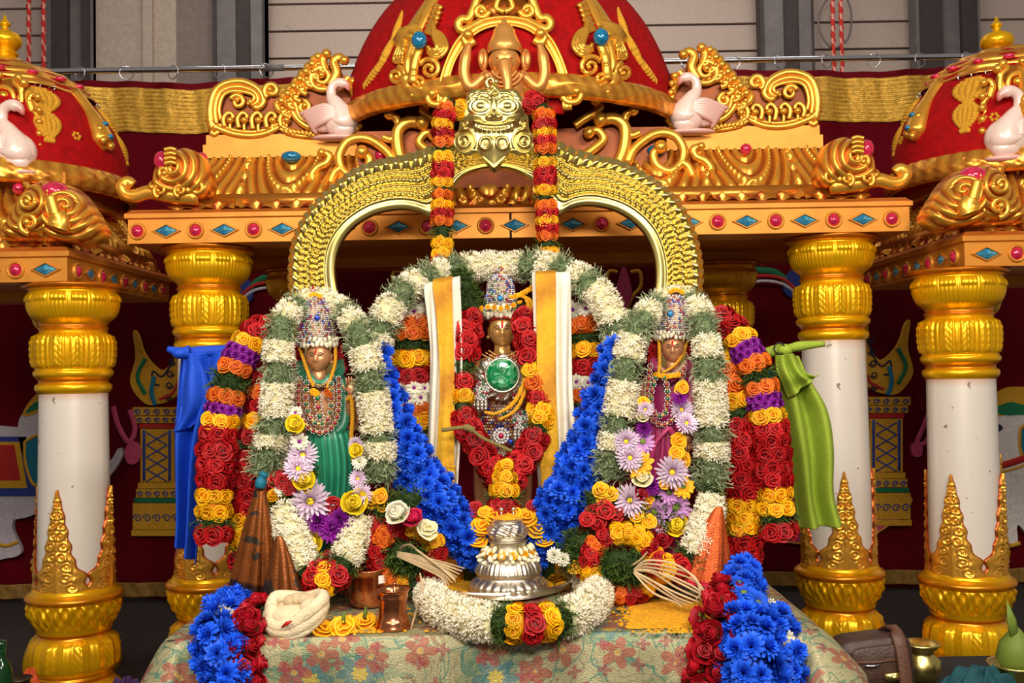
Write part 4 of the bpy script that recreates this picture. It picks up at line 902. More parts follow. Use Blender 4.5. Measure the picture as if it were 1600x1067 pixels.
for k, m in (('r', FRED), ('y', FYEL), ('o', FORG), ('W', FCREAM)): MESH[k] = [r.mesh('blossom', m) for r in ros]
MESH['p'] = [daisy([(10, 1.0, 0.26, 0.2, -0.1), (8, 0.7, 0.24, 0.42, 0.05), (5, 0.4, 0.2, 0.55, 0.1)], s).mesh('purple_blossom', FPUR) for s in (1, 2)]
MESH['b'] = [daisy([(11, 1.05, 0.18, 0.15, -0.10), (11, 0.9, 0.18, 0.42, 0.02), (9, 0.66, 0.17, 0.64, 0.14), (7, 0.42, 0.15, 0.78, 0.2), (4, 0.22, 0.11, 0.84, 0.2)], s).mesh('blue_blossom', FBLU) for s in (3, 4, 5)]
MESH['G'] = [daisy([(16, 1.0, 0.15, 0.10, -0.08), (14, 0.9, 0.14, 0.24, 0.0)], s, 0.24).mesh('blue_blossom', [FBLU, FSTEM]) for s in (3, 4)]
MESH['v'] = [daisy([(12, 1.0, 0.2, 0.1, -0.05), (9, 0.75, 0.18, 0.3, 0.05)], s, 0.26).mesh('white_blossom', [FWHT, FPUR]) for s in (6, 7)]
MESH['k'] = [daisy([(22, 1.0, 0.075, 0.10, 0.10), (20, 0.85, 0.075, 0.32, 0.15), (14, 0.6, 0.07, 0.5, 0.16)], s, 0.2).mesh('chrysanthemum', [FPAL, FLEM]) for s in (8, 9)]
MESH['m'] = [daisy([(20, 1.0, 0.10, 0.10, 0.0), (18, 0.85, 0.10, 0.30, 0.08), (14, 0.6, 0.09, 0.48, 0.1), (8, 0.35, 0.08, 0.6, 0.1)], s).mesh('chrysanthemum', FPUR) for s in (8, 9)]
MESH['l'] = [daisy([(16, 1.0, 0.14, 0.12, 0.05), (14, 0.8, 0.12, 0.26, 0.08)], s, 0.26).mesh('chrysanthemum', [FLILAC, FSTEM]) for s in (10, 11)]
MESH['Y'] = [daisy([(13, 1.0, 0.2, 0.12, -0.05), (12, 0.85, 0.19, 0.25, 0.0)], s, 0.3).mesh('yellow_daisy', [FYEL, FSTEM]) for s in (10, 11)]
MESH['w'] = [daisy([(18, 1.0, 0.13, 0.15, 0.05), (15, 0.75, 0.12, 0.4, 0.1), (10, 0.45, 0.1, 0.55, 0.1)], s).mesh('white_blossom', FWHT) for s in (12, 13)]
rb = rosebud()
for k, m in (('R', FCRIM), ('L', FLEM), ('C', FCREAM), ('K', FPNK), ('H', FWHT)): MESH[k] = [rb.mesh('rose', [m, FSTEM])]
def flower(kind, parent, pos, nrm, size, jit=0.2, name=None, spin=None):
    n = Vector(nrm).normalized() + Vector((random.uniform(-jit, jit), random.uniform(-jit, jit), random.uniform(-jit, jit)))
    R = n.to_track_quat('Z', 'Y').to_matrix().to_4x4(); me = random.choice(MESH[kind])
    return link(name or me.name.split('.')[0], me, parent, Matrix.Translation(pos) @ R @ Matrix.Rotation(random.uniform(0, 6.28) if spin is None else spin, 4, 'Z') @ Matrix.Scale(size, 4))
BUD = ([(0.09 * math.cos(a), 0.09 * math.sin(a), 0) for a in (0, 2.09, 4.19)] + [(0.19 * math.cos(a), 0.19 * math.sin(a), 0.62) for a in (0, 2.09, 4.19)] + [(0, 0, 1)], [(0, 1, 4, 3), (1, 2, 5, 4), (2, 0, 3, 5), (3, 4, 6), (4, 5, 6), (5, 3, 6)], [1, 1, 1, 0.1, 0.1, 0.1, 0])
STAR = ([], [], [])
for k in range(5):
    a = k * 2 * PI / 5; b = len(STAR[0])
    STAR[0].extend([(0, 0, 0.75), (0.36 * math.cos(a - 0.3), 0.36 * math.sin(a - 0.3), 0.9), (0.6 * math.cos(a), 0.6 * math.sin(a), 1.02), (0.36 * math.cos(a + 0.3), 0.36 * math.sin(a + 0.3), 0.9)]); STAR[1].append((b, b + 1, b + 2, b + 3)); STAR[2].extend([0.5, 0.05, 0, 0.05])
b = len(STAR[0]); STAR[0].extend([(0.07, 0, 0), (-0.04, 0.06, 0), (-0.04, -0.06, 0), (0, 0, 0.8)]); STAR[1].extend([(b, b + 1, b + 3), (b + 1, b + 2, b + 3), (b + 2, b, b + 3)]); STAR[2].extend([1, 1, 1, 0.4])
def frond(bend, n=5, w=0.045):
    v = []; f = []
    for i in range(n):
        q = i / (n - 1); x = bend * math.sin(q * 2.4) * 0.5; z = q * 0.9 + 0.1 * math.sin(q * 5); ww = w * (1 - q * 0.6)
        v += [(x, -ww, z), (x + 0.02, ww, z)]
        if i: f.append((2 * i - 2, 2 * i - 1, 2 * i + 1, 2 * i))
    return v, f, np.repeat(np.linspace(1, 0, n), 2)
FRONDS = [frond(0.6), frond(-0.9), frond(0.2)]
def path_frames(pts, n=240):
    w = np.array([P(*q) for q in spline(pts, n)]); w = resample(w, n)
    return frames(w)
def frames(w):
    L = np.concatenate([[0], np.cumsum(np.linalg.norm(np.diff(w, axis=0), axis=1))]); T = np.gradient(w, axis=0); T /= np.linalg.norm(T, axis=1)[:, None] + 1e-9
    v = np.array((0, -1, 0.0)); B = v[None] - (T @ v)[:, None] * T; B /= np.linalg.norm(B, axis=1)[:, None] + 1e-9
    return w, L, T, B, np.cross(T, B)
def fuzz(kind, mb, fr, rad, s0, s1, flat, u, dens=1.0, full=2 * PI):
    w, L, T, B, A = fr; ln = s1 - s0; R = np.interp((s0 + s1) / 2, L, rad)
    sp = {'w': 4.6, 'g': 3.7, 'd': 3.7}[kind] * u / math.sqrt(dens)
    N = int(ln * R * full / sp ** 2); s = rng.uniform(s0, s1, N); th = rng.uniform(-full / 2, full / 2, N)
    if kind == 'w':                            # jasmine is strung in rings
        nr = max(1, int(ln / (7.5 * u))); s = s0 + (np.floor((s - s0) / ln * nr) + 0.5 + rng.uniform(-0.28, 0.28, N)) * ln / nr
    g = lambda X: np.stack([np.interp(s, L, X[:, k]) for k in range(3)], -1)
    c, t, b, a = g(w), g(T), g(B), g(A); r = np.interp(s, L, rad)[:, None]
    nd = np.cos(th)[:, None] * b * flat + np.sin(th)[:, None] * a; ndn = np.cos(th)[:, None] * b + np.sin(th)[:, None] * a * flat
    ndn /= np.linalg.norm(ndn, axis=1)[:, None]
    if kind == 'w':
        pos = c + nd * (r * 0.72); d = ndn + rng.normal(0, 0.30, (N, 3)) + t * rng.choice([-0.35, 0.35], N)[:, None]
        h = rng.random(N) < 0.6
        mb.scatter(BUD[0], BUD[1], pos[h], d[h], np.clip(r[h, 0] * 0.45, 7 * u, 12 * u) * rng.uniform(0.8, 1.15, h.sum()), tt=BUD[2])
        mb.scatter(STAR[0], STAR[1], pos[~h], d[~h], np.clip(r[~h, 0] * 0.42, 7 * u, 11 * u) * rng.uniform(0.8, 1.1, (~h).sum()), tt=STAR[2])
    else:
        pos = c + nd * (r * rng.uniform(0.55, 0.95, (N, 1))); d = ndn * 0.55 + rng.normal(0, 0.75, (N, 3))
        for k in range(3):
            h = rng.integers(0, 3, N) == k; mb.scatter(FRONDS[k][0], FRONDS[k][1], pos[h], d[h], np.clip(r[h, 0] * 0.85, 9 * u, 19 * u) * rng.uniform(0.6, 1.2, h.sum()), tt=FRONDS[k][2])
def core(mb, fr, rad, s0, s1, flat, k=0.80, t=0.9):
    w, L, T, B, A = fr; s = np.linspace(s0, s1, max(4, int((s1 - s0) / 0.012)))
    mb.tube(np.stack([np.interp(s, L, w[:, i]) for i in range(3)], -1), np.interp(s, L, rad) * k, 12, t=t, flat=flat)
COLM = {'r': FRED, 'y': FYEL, 'o': FORG, 'p': FPUR, 'b': FBLU, 'G': FBLU, 'v': FWHT, 'R': FCRIM, 'W': FCREAM, 'l': FLILAC, 'w': JAS}
FNAME = {'r': 'red_blossom', 'y': 'yellow_blossom', 'o': 'orange_blossom', 'p': 'purple_blossom', 'b': 'blue_blossom', 'G': 'blue_blossom', 'v': 'white_blossom', 'R': 'red_rose'}
SIZE = {'r': 15, 'y': 13.5, 'o': 13.5, 'p': 9.5, 'b': 17, 'G': 17, 'v': 13, 'R': 19}
def fill(e, fr, rad, secs, flat, u, size=1.0, span=115, jit=0.22):
    w, L, T, B, A = fr; tot = sum(q[1] for q in secs); s0 = 0.0
    for kind, ln in secs:
        s1 = s0 + ln / tot * L[-1]
        if kind == ' ': s0 = s1; continue
        mb = MB()
        if kind in 'wgd':
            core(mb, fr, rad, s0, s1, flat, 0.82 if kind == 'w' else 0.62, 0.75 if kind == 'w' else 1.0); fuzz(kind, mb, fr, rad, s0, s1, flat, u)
            tag(mb.build('jasmine_section' if kind == 'w' else 'foliage_section', JAS if kind == 'w' else FOLP if kind == 'g' else FOLD, e), kind='stuff')
        else:
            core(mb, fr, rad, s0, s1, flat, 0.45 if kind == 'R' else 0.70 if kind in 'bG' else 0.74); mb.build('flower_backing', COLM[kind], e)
            fs = SIZE[kind] * size * u; tight = 1.18 if kind in 'bGR' else 1.45; nr = max(1, round((s1 - s0) / (fs * tight)))
            for i in range(nr):
                s = s0 + (i + 0.5) * (s1 - s0) / nr; R = float(np.interp(s, L, rad)); g = lambda X: np.array([np.interp(s, L, X[:, k]) for k in range(3)])
                c, t, b, a = g(w), g(T), g(B), g(A); half = math.radians(span); na = max(1, round(2 * half * R * (0.5 + 0.5 * flat) / (fs * (tight + 0.05))))
                for j in range(na):
                    th = -half + (j + 0.5 + (0.25 if i % 2 else -0.25)) * 2 * half / na
                    nd = math.cos(th) * b * flat + math.sin(th) * a; nn = math.cos(th) * b + math.sin(th) * a * flat
                    p = c + nd * R * (0.80 if kind not in 'bGR' else random.uniform(0.55, 0.95)) + t * random.uniform(-0.15, 0.15) * fs * (1 if kind not in 'bG' else 2)
                    flower(kind, e, p, nn, fs * random.uniform(0.9, 1.12), jit if kind not in 'bGR' else 0.45, FNAME.get(kind))
        s0 = s1
def secs(s): return [(q[0], float(q[1:])) for q in s.split()]
def garland(name, label, pts, rad, sec, flat=0.85, group=None, size=1.0, cat='garland', span=115, world=None):
    fr = path_frames(pts) if world is None else frames(resample(spline(world, 240), 240))
    w, L = fr[0], fr[1]; D = float(np.mean(w[:, 1])); u = D / F
    r = np.interp(np.linspace(0, L[-1], 60), np.linspace(0, L[-1], len(rad)) if not np.isscalar(rad) else [0, L[-1]], rad if not np.isscalar(rad) else [rad, rad]) * u
    rad_ = np.interp(L, np.linspace(0, L[-1], 60), r)
    e = thing(name, w[int(np.argmin(w[:, 2]))], label, cat, group)
    fill(e, fr, rad_, secs(sec) if isinstance(sec, str) else sec, flat, u, size, span)
    return e
# ============================================================ GARLANDS
# strands hanging from the lion-face crest
garland('flower_garland', 'banded flower strand hanging straight down left of the brass lion face', [(722, 172, 3.94), (702, 172, 3.92), (692, 195, 3.90), (691, 260, 3.90), (691, 330, 3.90), (691, 414, 3.90)], 17, 'y10 d8 o14 r14 y14 r12 o16 d8 y16 r26 y13 d6 o16 y15 r13 o10 d22 y34 r9', 0.8, size=0.72)
garland('flower_garland', 'banded flower strand hanging straight down right of the brass lion face', [(826, 160, 3.94), (842, 166, 3.92), (850, 188, 3.90), (852, 260, 3.90), (854, 330, 3.90), (857, 404, 3.90)], 17, 'r24 d10 o14 r16 y12 r12 o14 d9 y15 r30 y12 d10 o15 r11 y12 r11 o16 d10 y18', 0.8, size=0.72)
# large jasmine arch behind and over the central figure
garland('jasmine_garland', 'thick white jasmine and green garland arching over the central figure', [(586, 560, 3.64), (592, 522, 3.65), (612, 478, 3.66), (645, 446, 3.72), (690, 426, 3.82), (745, 416, 3.90), (800, 416, 3.90), (850, 416, 3.82), (900, 432, 3.74), (938, 462, 3.67), (960, 505, 3.65), (972, 548, 3.64)], 23, 'w30 g18 w26 g26 w22 g28 w18 g26 w42 w42 g28 w22 g26 w20 g22 w50 g16 w20', 0.9)
garland('flower_garland', 'wide banded flower garland left of the central figure behind the shawl', [(668, 462, 3.84), (646, 480, 3.80), (642, 560, 3.78), (648, 640, 3.78), (662, 720, 3.78), (690, 790, 3.76)], [26, 36, 38, 38, 36, 26], 'r22 v26 o30 d16 y24 r24 v26 o24 y6 d24 y14 r40 o24 y20', 0.7, size=1.0)
garland('flower_garland', 'wide banded flower garland right of the central figure behind the shawl', [(900, 462, 3.84), (908, 480, 3.80), (914, 560, 3.78), (908, 640, 3.78), (892, 720, 3.78), (868, 790, 3.76)], [26, 36, 38, 38, 36, 26], 'r24 v16 o26 d14 y20 r26 v16 o24 d16 y16 r22 v12 o16 d20 y20 r30', 0.7, size=1.0)
garland('rose_garland', 'red rose garland with yellow pendant hanging on the central figure chest', [(742, 478, 3.74), (730, 520, 3.68), (728, 560, 3.66), (722, 600, 3.64), (724, 650, 3.61), (742, 690, 3.58), (762, 720, 3.56), (788, 752, 3.54), (815, 722, 3.56), (834, 690, 3.58), (846, 650, 3.61), (838, 600, 3.64), (828, 560, 3.66), (822, 520, 3.68), (816, 478, 3.74)], [14, 20, 20, 18, 17, 19, 22, 24, 22, 19, 17, 16, 18, 18, 14], 'd16 r70 d22 r20 y20 d10 r100 r100 d10 y30 r20 o20 y20 r80 d10', 0.8)
pend = garland('garland_pendant', 'yellow and red flower tassel hanging in front of the central figure feet', [(788, 722, 3.52), (788, 745, 3.50), (788, 772, 3.49), (786, 800, 3.48), (785, 815, 3.48)], [10, 18, 24, 26, 22], 'y52 d8 r30', 0.8, size=0.85)
garland('foliage_garland', 'dark green leafy sprig beside the central jewelled crown', [(712, 425, 3.80), (722, 450, 3.78), (728, 480, 3.76), (726, 500, 3.76)], [18, 26, 26, 12], 'd80', 0.6)
# long blue garland
garland('blue_garland', 'long bright blue flower garland looping in a V below the central figure', [(588, 545, 3.54), (600, 600, 3.50), (617, 660, 3.47), (640, 720, 3.46), (672, 768, 3.46), (710, 815, 3.48), (748, 856, 3.52), (795, 885, 3.54), (836, 846, 3.52), (868, 800, 3.48), (895, 752, 3.46), (920, 700, 3.46), (938, 640, 3.48), (952, 580, 3.52), (962, 540, 3.56)], [11, 15, 23, 30, 33, 32, 28, 24, 28, 32, 33, 31, 25, 19, 14], 'b600 b600', 0.8)
# the two goddesses: jasmine garlands
GD_ = 3.38
garland('jasmine_garland', 'white and pale green jasmine garland draped over the green-robed figure at left', [(410, 742, GD_ - .02), (424, 690, GD_ - .03), (434, 610, GD_ - .03), (436, 540, GD_ - .02), (444, 498, GD_), (470, 474, GD_ + .1), (505, 468, GD_ + .14), (535, 484, GD_ + .1), (556, 512, GD_), (572, 560, GD_ - .03), (584, 630, GD_ - .03), (592, 700, GD_ - .03), (588, 752, GD_ - .02)], [26, 25, 25, 24, 22, 20, 18, 20, 22, 24, 24, 25, 24], 'g42 w18 g28 w46 g30 w32 g32 w30 g28 w24 w30 w24 g26 w30 g36 w34 g32 w58 g14 w24 g34', 0.85)
garland('jasmine_garland', 'white and pale green jasmine garland draped over the magenta-robed figure at right', [(952, 748, GD_ - .02), (960, 690, GD_ - .03), (974, 610, GD_ - .03), (985, 545, GD_ - .02), (1004, 500, GD_), (1028, 474, GD_ + .1), (1056, 464, GD_ + .14), (1082, 472, GD_ + .1), (1098, 500, GD_), (1106, 560, GD_ - .03), (1110, 640, GD_ - .03), (1112, 700, GD_ - .03), (1108, 762, GD_ - .02)], [24, 24, 24, 24, 22, 20, 18, 20, 22, 24, 25, 25, 26], 'g40 w22 g26 w48 g32 w34 g36 w26 g26 w20 w30 g20 w36 g32 w30 g34 w60 g22 w22 g42', 0.85)
# outer strands
garland('rose_garland', 'outer banded rose strand hanging at the far left beside the blue cloth', [(416, 505, 3.58), (392, 530, 3.52), (368, 572, 3.48), (352, 625, 3.46), (340, 690, 3.44), (336, 760, 3.44), (333, 846, 3.44)], [22, 27, 29, 30, 30, 29, 30], 'r46 y22 p26 o22 d28 o24 p20 y18 r104 y52 d12 r26', 0.7)
garland('rose_garland', 'inner banded rose strand at left partly hidden behind the jasmine garland', [(424, 560, 3.56), (412, 620, 3.52), (398, 680, 3.50), (388, 760, 3.50), (380, 830, 3.50), (378, 884, 3.50)], [22, 24, 24, 24, 22, 18], 'r50 o20 r24 y24 r18 d14 r104 y50 d10 r20', 0.7)
garland('rose_garland', 'outer banded rose strand hanging at the far right beside the lime cloth', [(1122, 492, 3.58), (1148, 520, 3.52), (1172, 560, 3.48), (1190, 612, 3.46), (1204, 680, 3.44), (1210, 760, 3.44), (1217, 842, 3.44)], [22, 27, 29, 30, 30, 29, 30], 'r54 y24 p26 o22 d22 o20 p24 y24 r106 y48 d12 r28', 0.7)
garland('rose_garland', 'inner banded rose strand at right beside the jasmine garland', [(1126, 545, 3.54), (1140, 590, 3.50), (1150, 650, 3.48), (1158, 720, 3.48), (1162, 800, 3.48), (1165, 874, 3.48)], [20, 26, 27, 27, 28, 27], 'd12 y16 o48 y24 d14 r128 y50 d8 r34', 0.7)
# lower loops on the goddesses
garland('jasmine_garland', 'short white jasmine loop with rose centre below the green robe', [(432, 748, 3.36), (436, 775, 3.32), (446, 805, 3.28), (462, 855, 3.24), (482, 894, 3.22), (512, 905, 3.21), (536, 880, 3.23), (552, 840, 3.27), (560, 806, 3.30)], [16, 20, 25, 28, 26, 28, 24, 24, 22], 'r14 d12 y16 d12 w98 d16 r12 y18 r16 d14 w70', 0.85)
garland('jasmine_garland', 'short white jasmine loop with rose end below the magenta robe', [(1112, 762, 3.34), (1108, 800, 3.30), (1095, 845, 3.26), (1074, 880, 3.24), (1046, 890, 3.22), (1016, 876, 3.22)], [18, 24, 27, 24, 22, 16], 'd14 w92 d20 r22 y16 r16', 0.85)
# ============================================================ FIGURES
BRONZE = mat('bronze', (212, 152, 108), (130, 74, 44), metal=0.45, rough=0.34, noise=0.12)
GILT = mat('gilt', (230, 176, 104), (150, 90, 40), metal=0.65, rough=0.28)
SILV = mat('silver', (226, 214, 194), (120, 104, 88), metal=1.0, rough=0.36)
CRWN = mat('crown_metal', (150, 124, 96), (90, 70, 50), metal=0.8, rough=0.5)
RHINE = mat('rhinestone', (235, 232, 230), (150, 140, 150), metal=0.55, rough=0.1, coat=1.0)
RUBY, SAPH, EMER = mat('ruby', (170, 16, 50), rough=0.08, coat=1.0, metal=0.2), mat('sapphire', (16, 60, 190), rough=0.08, coat=1.0, metal=0.2), mat('emerald', (8, 120, 80), rough=0.08, coat=1.0, metal=0.2)
TURQ = mat('turquoise', (30, 130, 190), rough=0.2)
REDP, WHTP, DARK = mat('red_paint', (190, 14, 24), rough=0.6), mat('white_paint', (240, 235, 225), rough=0.6), mat('dark_paint', (30, 16, 12), rough=0.5)
YTHREAD = mat('yellow_thread', (236, 170, 20), (190, 110, 10), rough=0.8, bump=0.6, bscale=300)
def head_point(x, z, hw, hh):                 # local x,z in -1..1 -> local offset of the face surface (front is -y)
    y = -np.sqrt(np.clip(1 - x * x - z * z, 0, 1))
    return face(np.asarray(x), np.asarray(y), np.asarray(z), hw, hh)
def face(x, y, z, hw, hh):
    f = np.clip(-y, 0, 1)
    d = 0.26 * np.exp(-(x / 0.13) ** 2) * np.exp(-((z + 0.16) / 0.16) ** 2) + 0.12 * np.exp(-(x / 0.10) ** 2) * np.exp(-((z - 0.10) / 0.2) ** 2)
    d += 0.10 * np.exp(-((np.abs(x) - 0.13) / 0.07) ** 2 - ((z + 0.26) / 0.07) ** 2)
    d -= 0.10 * np.exp(-((np.abs(x) - 0.36) / 0.17) ** 2 - ((z - 0.06) / 0.10) ** 2)
    d += 0.07 * np.exp(-((np.abs(x) - 0.36) / 0.12) ** 2 - ((z - 0.05) / 0.05) ** 2) + 0.05 * np.exp(-((np.abs(x) - 0.36) / 0.2) ** 2 - ((z - 0.20) / 0.05) ** 2)
    d += 0.10 * np.exp(-(x / 0.24) ** 2 - ((z + 0.46) / 0.045) ** 2) + 0.09 * np.exp(-(x / 0.20) ** 2 - ((z + 0.57) / 0.05) ** 2) - 0.05 * np.exp(-(x / 0.26) ** 2 - ((z + 0.515) / 0.02) ** 2)
    d += 0.10 * np.exp(-(x / 0.2) ** 2 - ((z + 0.80) / 0.12) ** 2) + 0.04 * np.exp(-((np.abs(x) - 0.48) / 0.2) ** 2 - ((z + 0.25) / 0.2) ** 2)
    xx = x * (1 - 0.22 * sm(-0.2, -1.0, z)) * 1.0
    return np.stack([xx * hw, (y * 1.0 - d * f) * hw, z * hh], -1)
def head(parent, px, py, D, hw, hh, yaw=0.0, tilak=True, m=None):
    u = D / F; n = 56; ph = np.linspace(0.001, PI - 0.001, n); th = np.linspace(0, 2 * PI, 64, endpoint=False)
    x = np.sin(ph)[:, None] * np.sin(th)[None]; y = -np.sin(ph)[:, None] * np.cos(th)[None]; z = np.cos(ph)[:, None] * np.ones(64)[None]
    Ry = np.array(Matrix.Rotation(yaw, 3, 'Z')); c = np.array(P(px, py, D))
    V = face(x, y, z, hw * u, hh * u) @ Ry.T + c
    mb = MB(); mb.grid(V, 0.0, cv=True, flip=True)
    mb.tube([P(px, py + hh * 0.6, D, 0.004), P(px, py + hh * 1.9, D, 0.01)], [hw * 0.58 * u, hw * 0.66 * u], 20, t=0.05)
    for s in (-1, 1):
        q = np.array((s * hw * u * 0.97, hw * u * 0.1, -0.02 * hh * u)) @ Ry.T + c; mb.ball(q, (hw * u * 0.12, hw * u * 0.22, hh * u * 0.26), 10, 0.1); mb.ball(q + np.array((s * 0.004, -0.006, -hh * u * 0.3)), hw * u * 0.14, 8, 0.0)
    o = mb.build('head', m or BRONZE, parent)
    fp = lambda a, b, off=0.0: head_point(np.array(a), np.array(b), hw * u, hh * u) @ Ry.T + c + np.array((0, -off, 0))
    def line(pts, r, m, name): mb = MB(); q = spline(pts, 14); mb.tube([fp(a, b, 0.0005) for a, b in q], r * u, 6, t=0, flat=0.5); mb.build(name, m, o)
    for s in (-1, 1):
        line([(s * 0.20, 0.05), (s * 0.34, 0.085), (s * 0.50, 0.06)], 0.75, DARK, 'eyelid'); line([(s * 0.15, 0.19), (s * 0.34, 0.27), (s * 0.55, 0.18)], 0.75, DARK, 'eyebrow')
    if tilak:
        line([(0, 0.12), (0, 0.30), (0, 0.5)], 1.6, REDP, 'forehead_mark')
        if tilak == 2:
            for s in (-1, 1): line([(s * 0.07, 0.10), (s * 0.17, 0.30), (s * 0.30, 0.42)], 1.7, WHTP, 'forehead_mark')
    return o
def studs(parent, name, prof, c, n, size, mats, wts, front=1.25, seed=1):
    q = densify(prof, 60); Ls = np.concatenate([[0], np.cumsum(np.hypot(*np.diff(q, axis=0).T))]); mb = MB()
    r = np.random.default_rng(seed); rows = max(2, int(Ls[-1] / (size * 1.9)))
    for i in range(rows):
        s = (i + 0.5) / rows * Ls[-1]; rr = np.interp(s, Ls, q[:, 0]); zz = np.interp(s, Ls, q[:, 1]); k = max(3, int(2 * PI * rr / (size * 2.0)))
        for j in range(k):
            a = (j + 0.5 * (i % 2)) * 2 * PI / k; mi = r.choice(len(mats), p=wts); sz = size * r.uniform(0.75, 1.1)
            mb.ball((c[0] + rr * math.sin(a), c[1] - rr * math.cos(a), zz), sz, 6, 0.0, int(mi))
    return tag(mb.build(name, mats, parent), kind='stuff')
def crown(parent, px, D, prof, top=None, seed=1, metal=None, stone=None, stz=(0, 0)):
    u = D / F; c = P(px, prof[0][1], D); pr = [(r * u, P(px, y, D).z) for r, y in prof]
    mb = MB(); mb.lathe(densify(pr, 60), 40, c=(c.x, D, 0), disp=lambda th, z, r: 0.0015 * np.cos(th * 16)); o = mb.build('crown', metal or CRWN, parent)
    studs(o, 'crown_stones', [p for p in pr if p[0] > 2 * u], (c.x, D), 0, 1.75 * u, [RHINE, SILV, RUBY, SAPH, EMER], [0.46, 0.20, 0.14, 0.12, 0.08], seed=seed)
    if stone:
        r0 = np.interp(-stz[1], [-y for r, y in prof][::1] if prof[0][1] > prof[-1][1] else [-y for r, y in prof][::-1], [r for r, y in prof] if prof[0][1] > prof[-1][1] else [r for r, y in prof][::-1])
        p = P(stz[0], stz[1], D, -r0 * u - 0.006); mb = MB(); mb.ball(p, (4.5 * u, 3 * u, 4.5 * u), 12); mb.build('crown_jewel', stone, o)
        mb = MB()
        for k in range(12): a = k * PI / 6; mb.ball(p + Vector((7 * u * math.cos(a), 0.004, 7 * u * math.sin(a))), 1.5 * u, 6)
        mb.build('jewel_setting', RHINE, o)
    return o
def bud_fringe(parent, px, py, hw, D, n, size=5, m=None):
    u = D / F; c = P(px, py, D)
    for k in range(n):
        a = (-100 + 200 * (k + 0.5) / n) * PI / 180; mb = MB(); s = size * u * random.uniform(0.8, 1.15)
        mb.ball((0, 0, 0), (s * 0.8, s * 0.8, s * 1.25), 10, np.repeat(np.linspace(0.5, 0, 7), 10))
        p = (c.x + hw * u * math.sin(a), D - hw * u * math.cos(a) * 0.9, c.z + random.uniform(-1, 1) * size * 0.5 * u)
        link('flower_bud', mb.mesh('flower_bud', JAS), parent, Matrix.Translation(p) @ Matrix.Rotation(random.uniform(-0.5, 0.5), 4, 'Y'))
def chain(parent, name, pts, D, r, mats, step, off=0.0, rim=True):
    q = pxs(pts, D, off, 80); L = np.concatenate([[0], np.cumsum(np.linalg.norm(np.diff(q, axis=0), axis=1))]); u = D / F; n = max(2, int(L[-1] / (step * u)))
    e = bpy.data.objects.new(name, None); COL.objects.link(e); e.parent = parent; e.matrix_parent_inverse = wmi(parent); e.location = tuple(q[0]); e.empty_display_size = 0.02
    mb = MB(); mb.tube(q, r * 0.45 * u, 6, t=0.2); mb.build('cord', GILT, e)
    for k in range(n + 1):
        p = np.array([np.interp(k / n * L[-1], L, q[:, i]) for i in range(3)]); mb = MB()
        mb.ball(p + np.array((0, -r * 0.5 * u, 0)), (r * 0.62 * u, r * 0.6 * u, r * 0.62 * u), 8, 0.0, 0)
        if rim:
            for j in range(8): a = j * PI / 4; mb.ball(p + np.array((r * u * math.cos(a), 0, r * u * math.sin(a))), r * 0.34 * u, 5, 0.0, 1)
        mb.build('setting', [mats[k % len(mats)], RHINE], e)
    return e
def cordline(parent, name, pts, D, r, m, n=60, strands=3):
    q = pxs(pts, D, 0, n); u = D / F; mb = MB()
    for s in range(strands):
        a = np.linspace(0, 40, n) + s * 2 * PI / strands
        mb.tube(q + np.stack([np.cos(a) * r * 0.6 * u, np.sin(a) * r * 0.6 * u, 0 * a], -1), r * 0.7 * u, 6, t=0.1)
    return mb.build(name, m, parent)
def torso(parent, sec, D, m, name='body', arms=()):
    u = D / F; mb = MB(); s = spline([(a, b, c, d) for a, b, c, d in sec], 40); V = np.zeros((40, 32, 3)); th = np.linspace(0, 2 * PI, 32, endpoint=False)
    for i in range(40):
        x, y, hw, hd = s[i]; c = P(x, y, D); V[i] = np.stack([c.x + hw * u * np.sin(th), D - hd * u * np.cos(th), np.full(32, c.z)], -1)
    mb.grid(V, 0.0, cv=True)
    for pts, rad in arms:
        q = pxs(pts, D, 0, 24); mb.tube(q, np.interp(np.linspace(0, 1, 24), np.linspace(0, 1, len(rad)), rad) * u, 14, t=0.05)
    return mb.build(name, m, parent)
def hand(mb, p, u, s, up=True, m=0):          # palm with five bent fingers, palm facing the camera
    z = 1 if up else -1
    mb.ball(p, (9 * u, 4.5 * u, 11 * u), 12, 0.0, m)
    for k, (dx, ln) in enumerate(((-7, 17), (-2.5, 20), (2.2, 19), (6.6, 15))):
        a = [Vector((dx * u, 0, z * 7 * u)), Vector((dx * 1.15 * u, -2 * u, z * (8 + ln * 0.5) * u)), Vector((dx * 1.2 * u, -5 * u, z * (7 + ln * 0.95) * u))]
        mb.tube([p + q for q in a], [2.5 * u, 2.3 * u, 1.6 * u], 8, t=0.0, mi=m)
    mb.tube([p + Vector((s * 7 * u, 0, -z * 3 * u)), p + Vector((s * 13 * u, -3 * u, z * 3 * u)), p + Vector((s * 15 * u, -5 * u, z * 9 * u))], [2.8 * u, 2.5 * u, 1.7 * u], 8, t=0.0, mi=m)
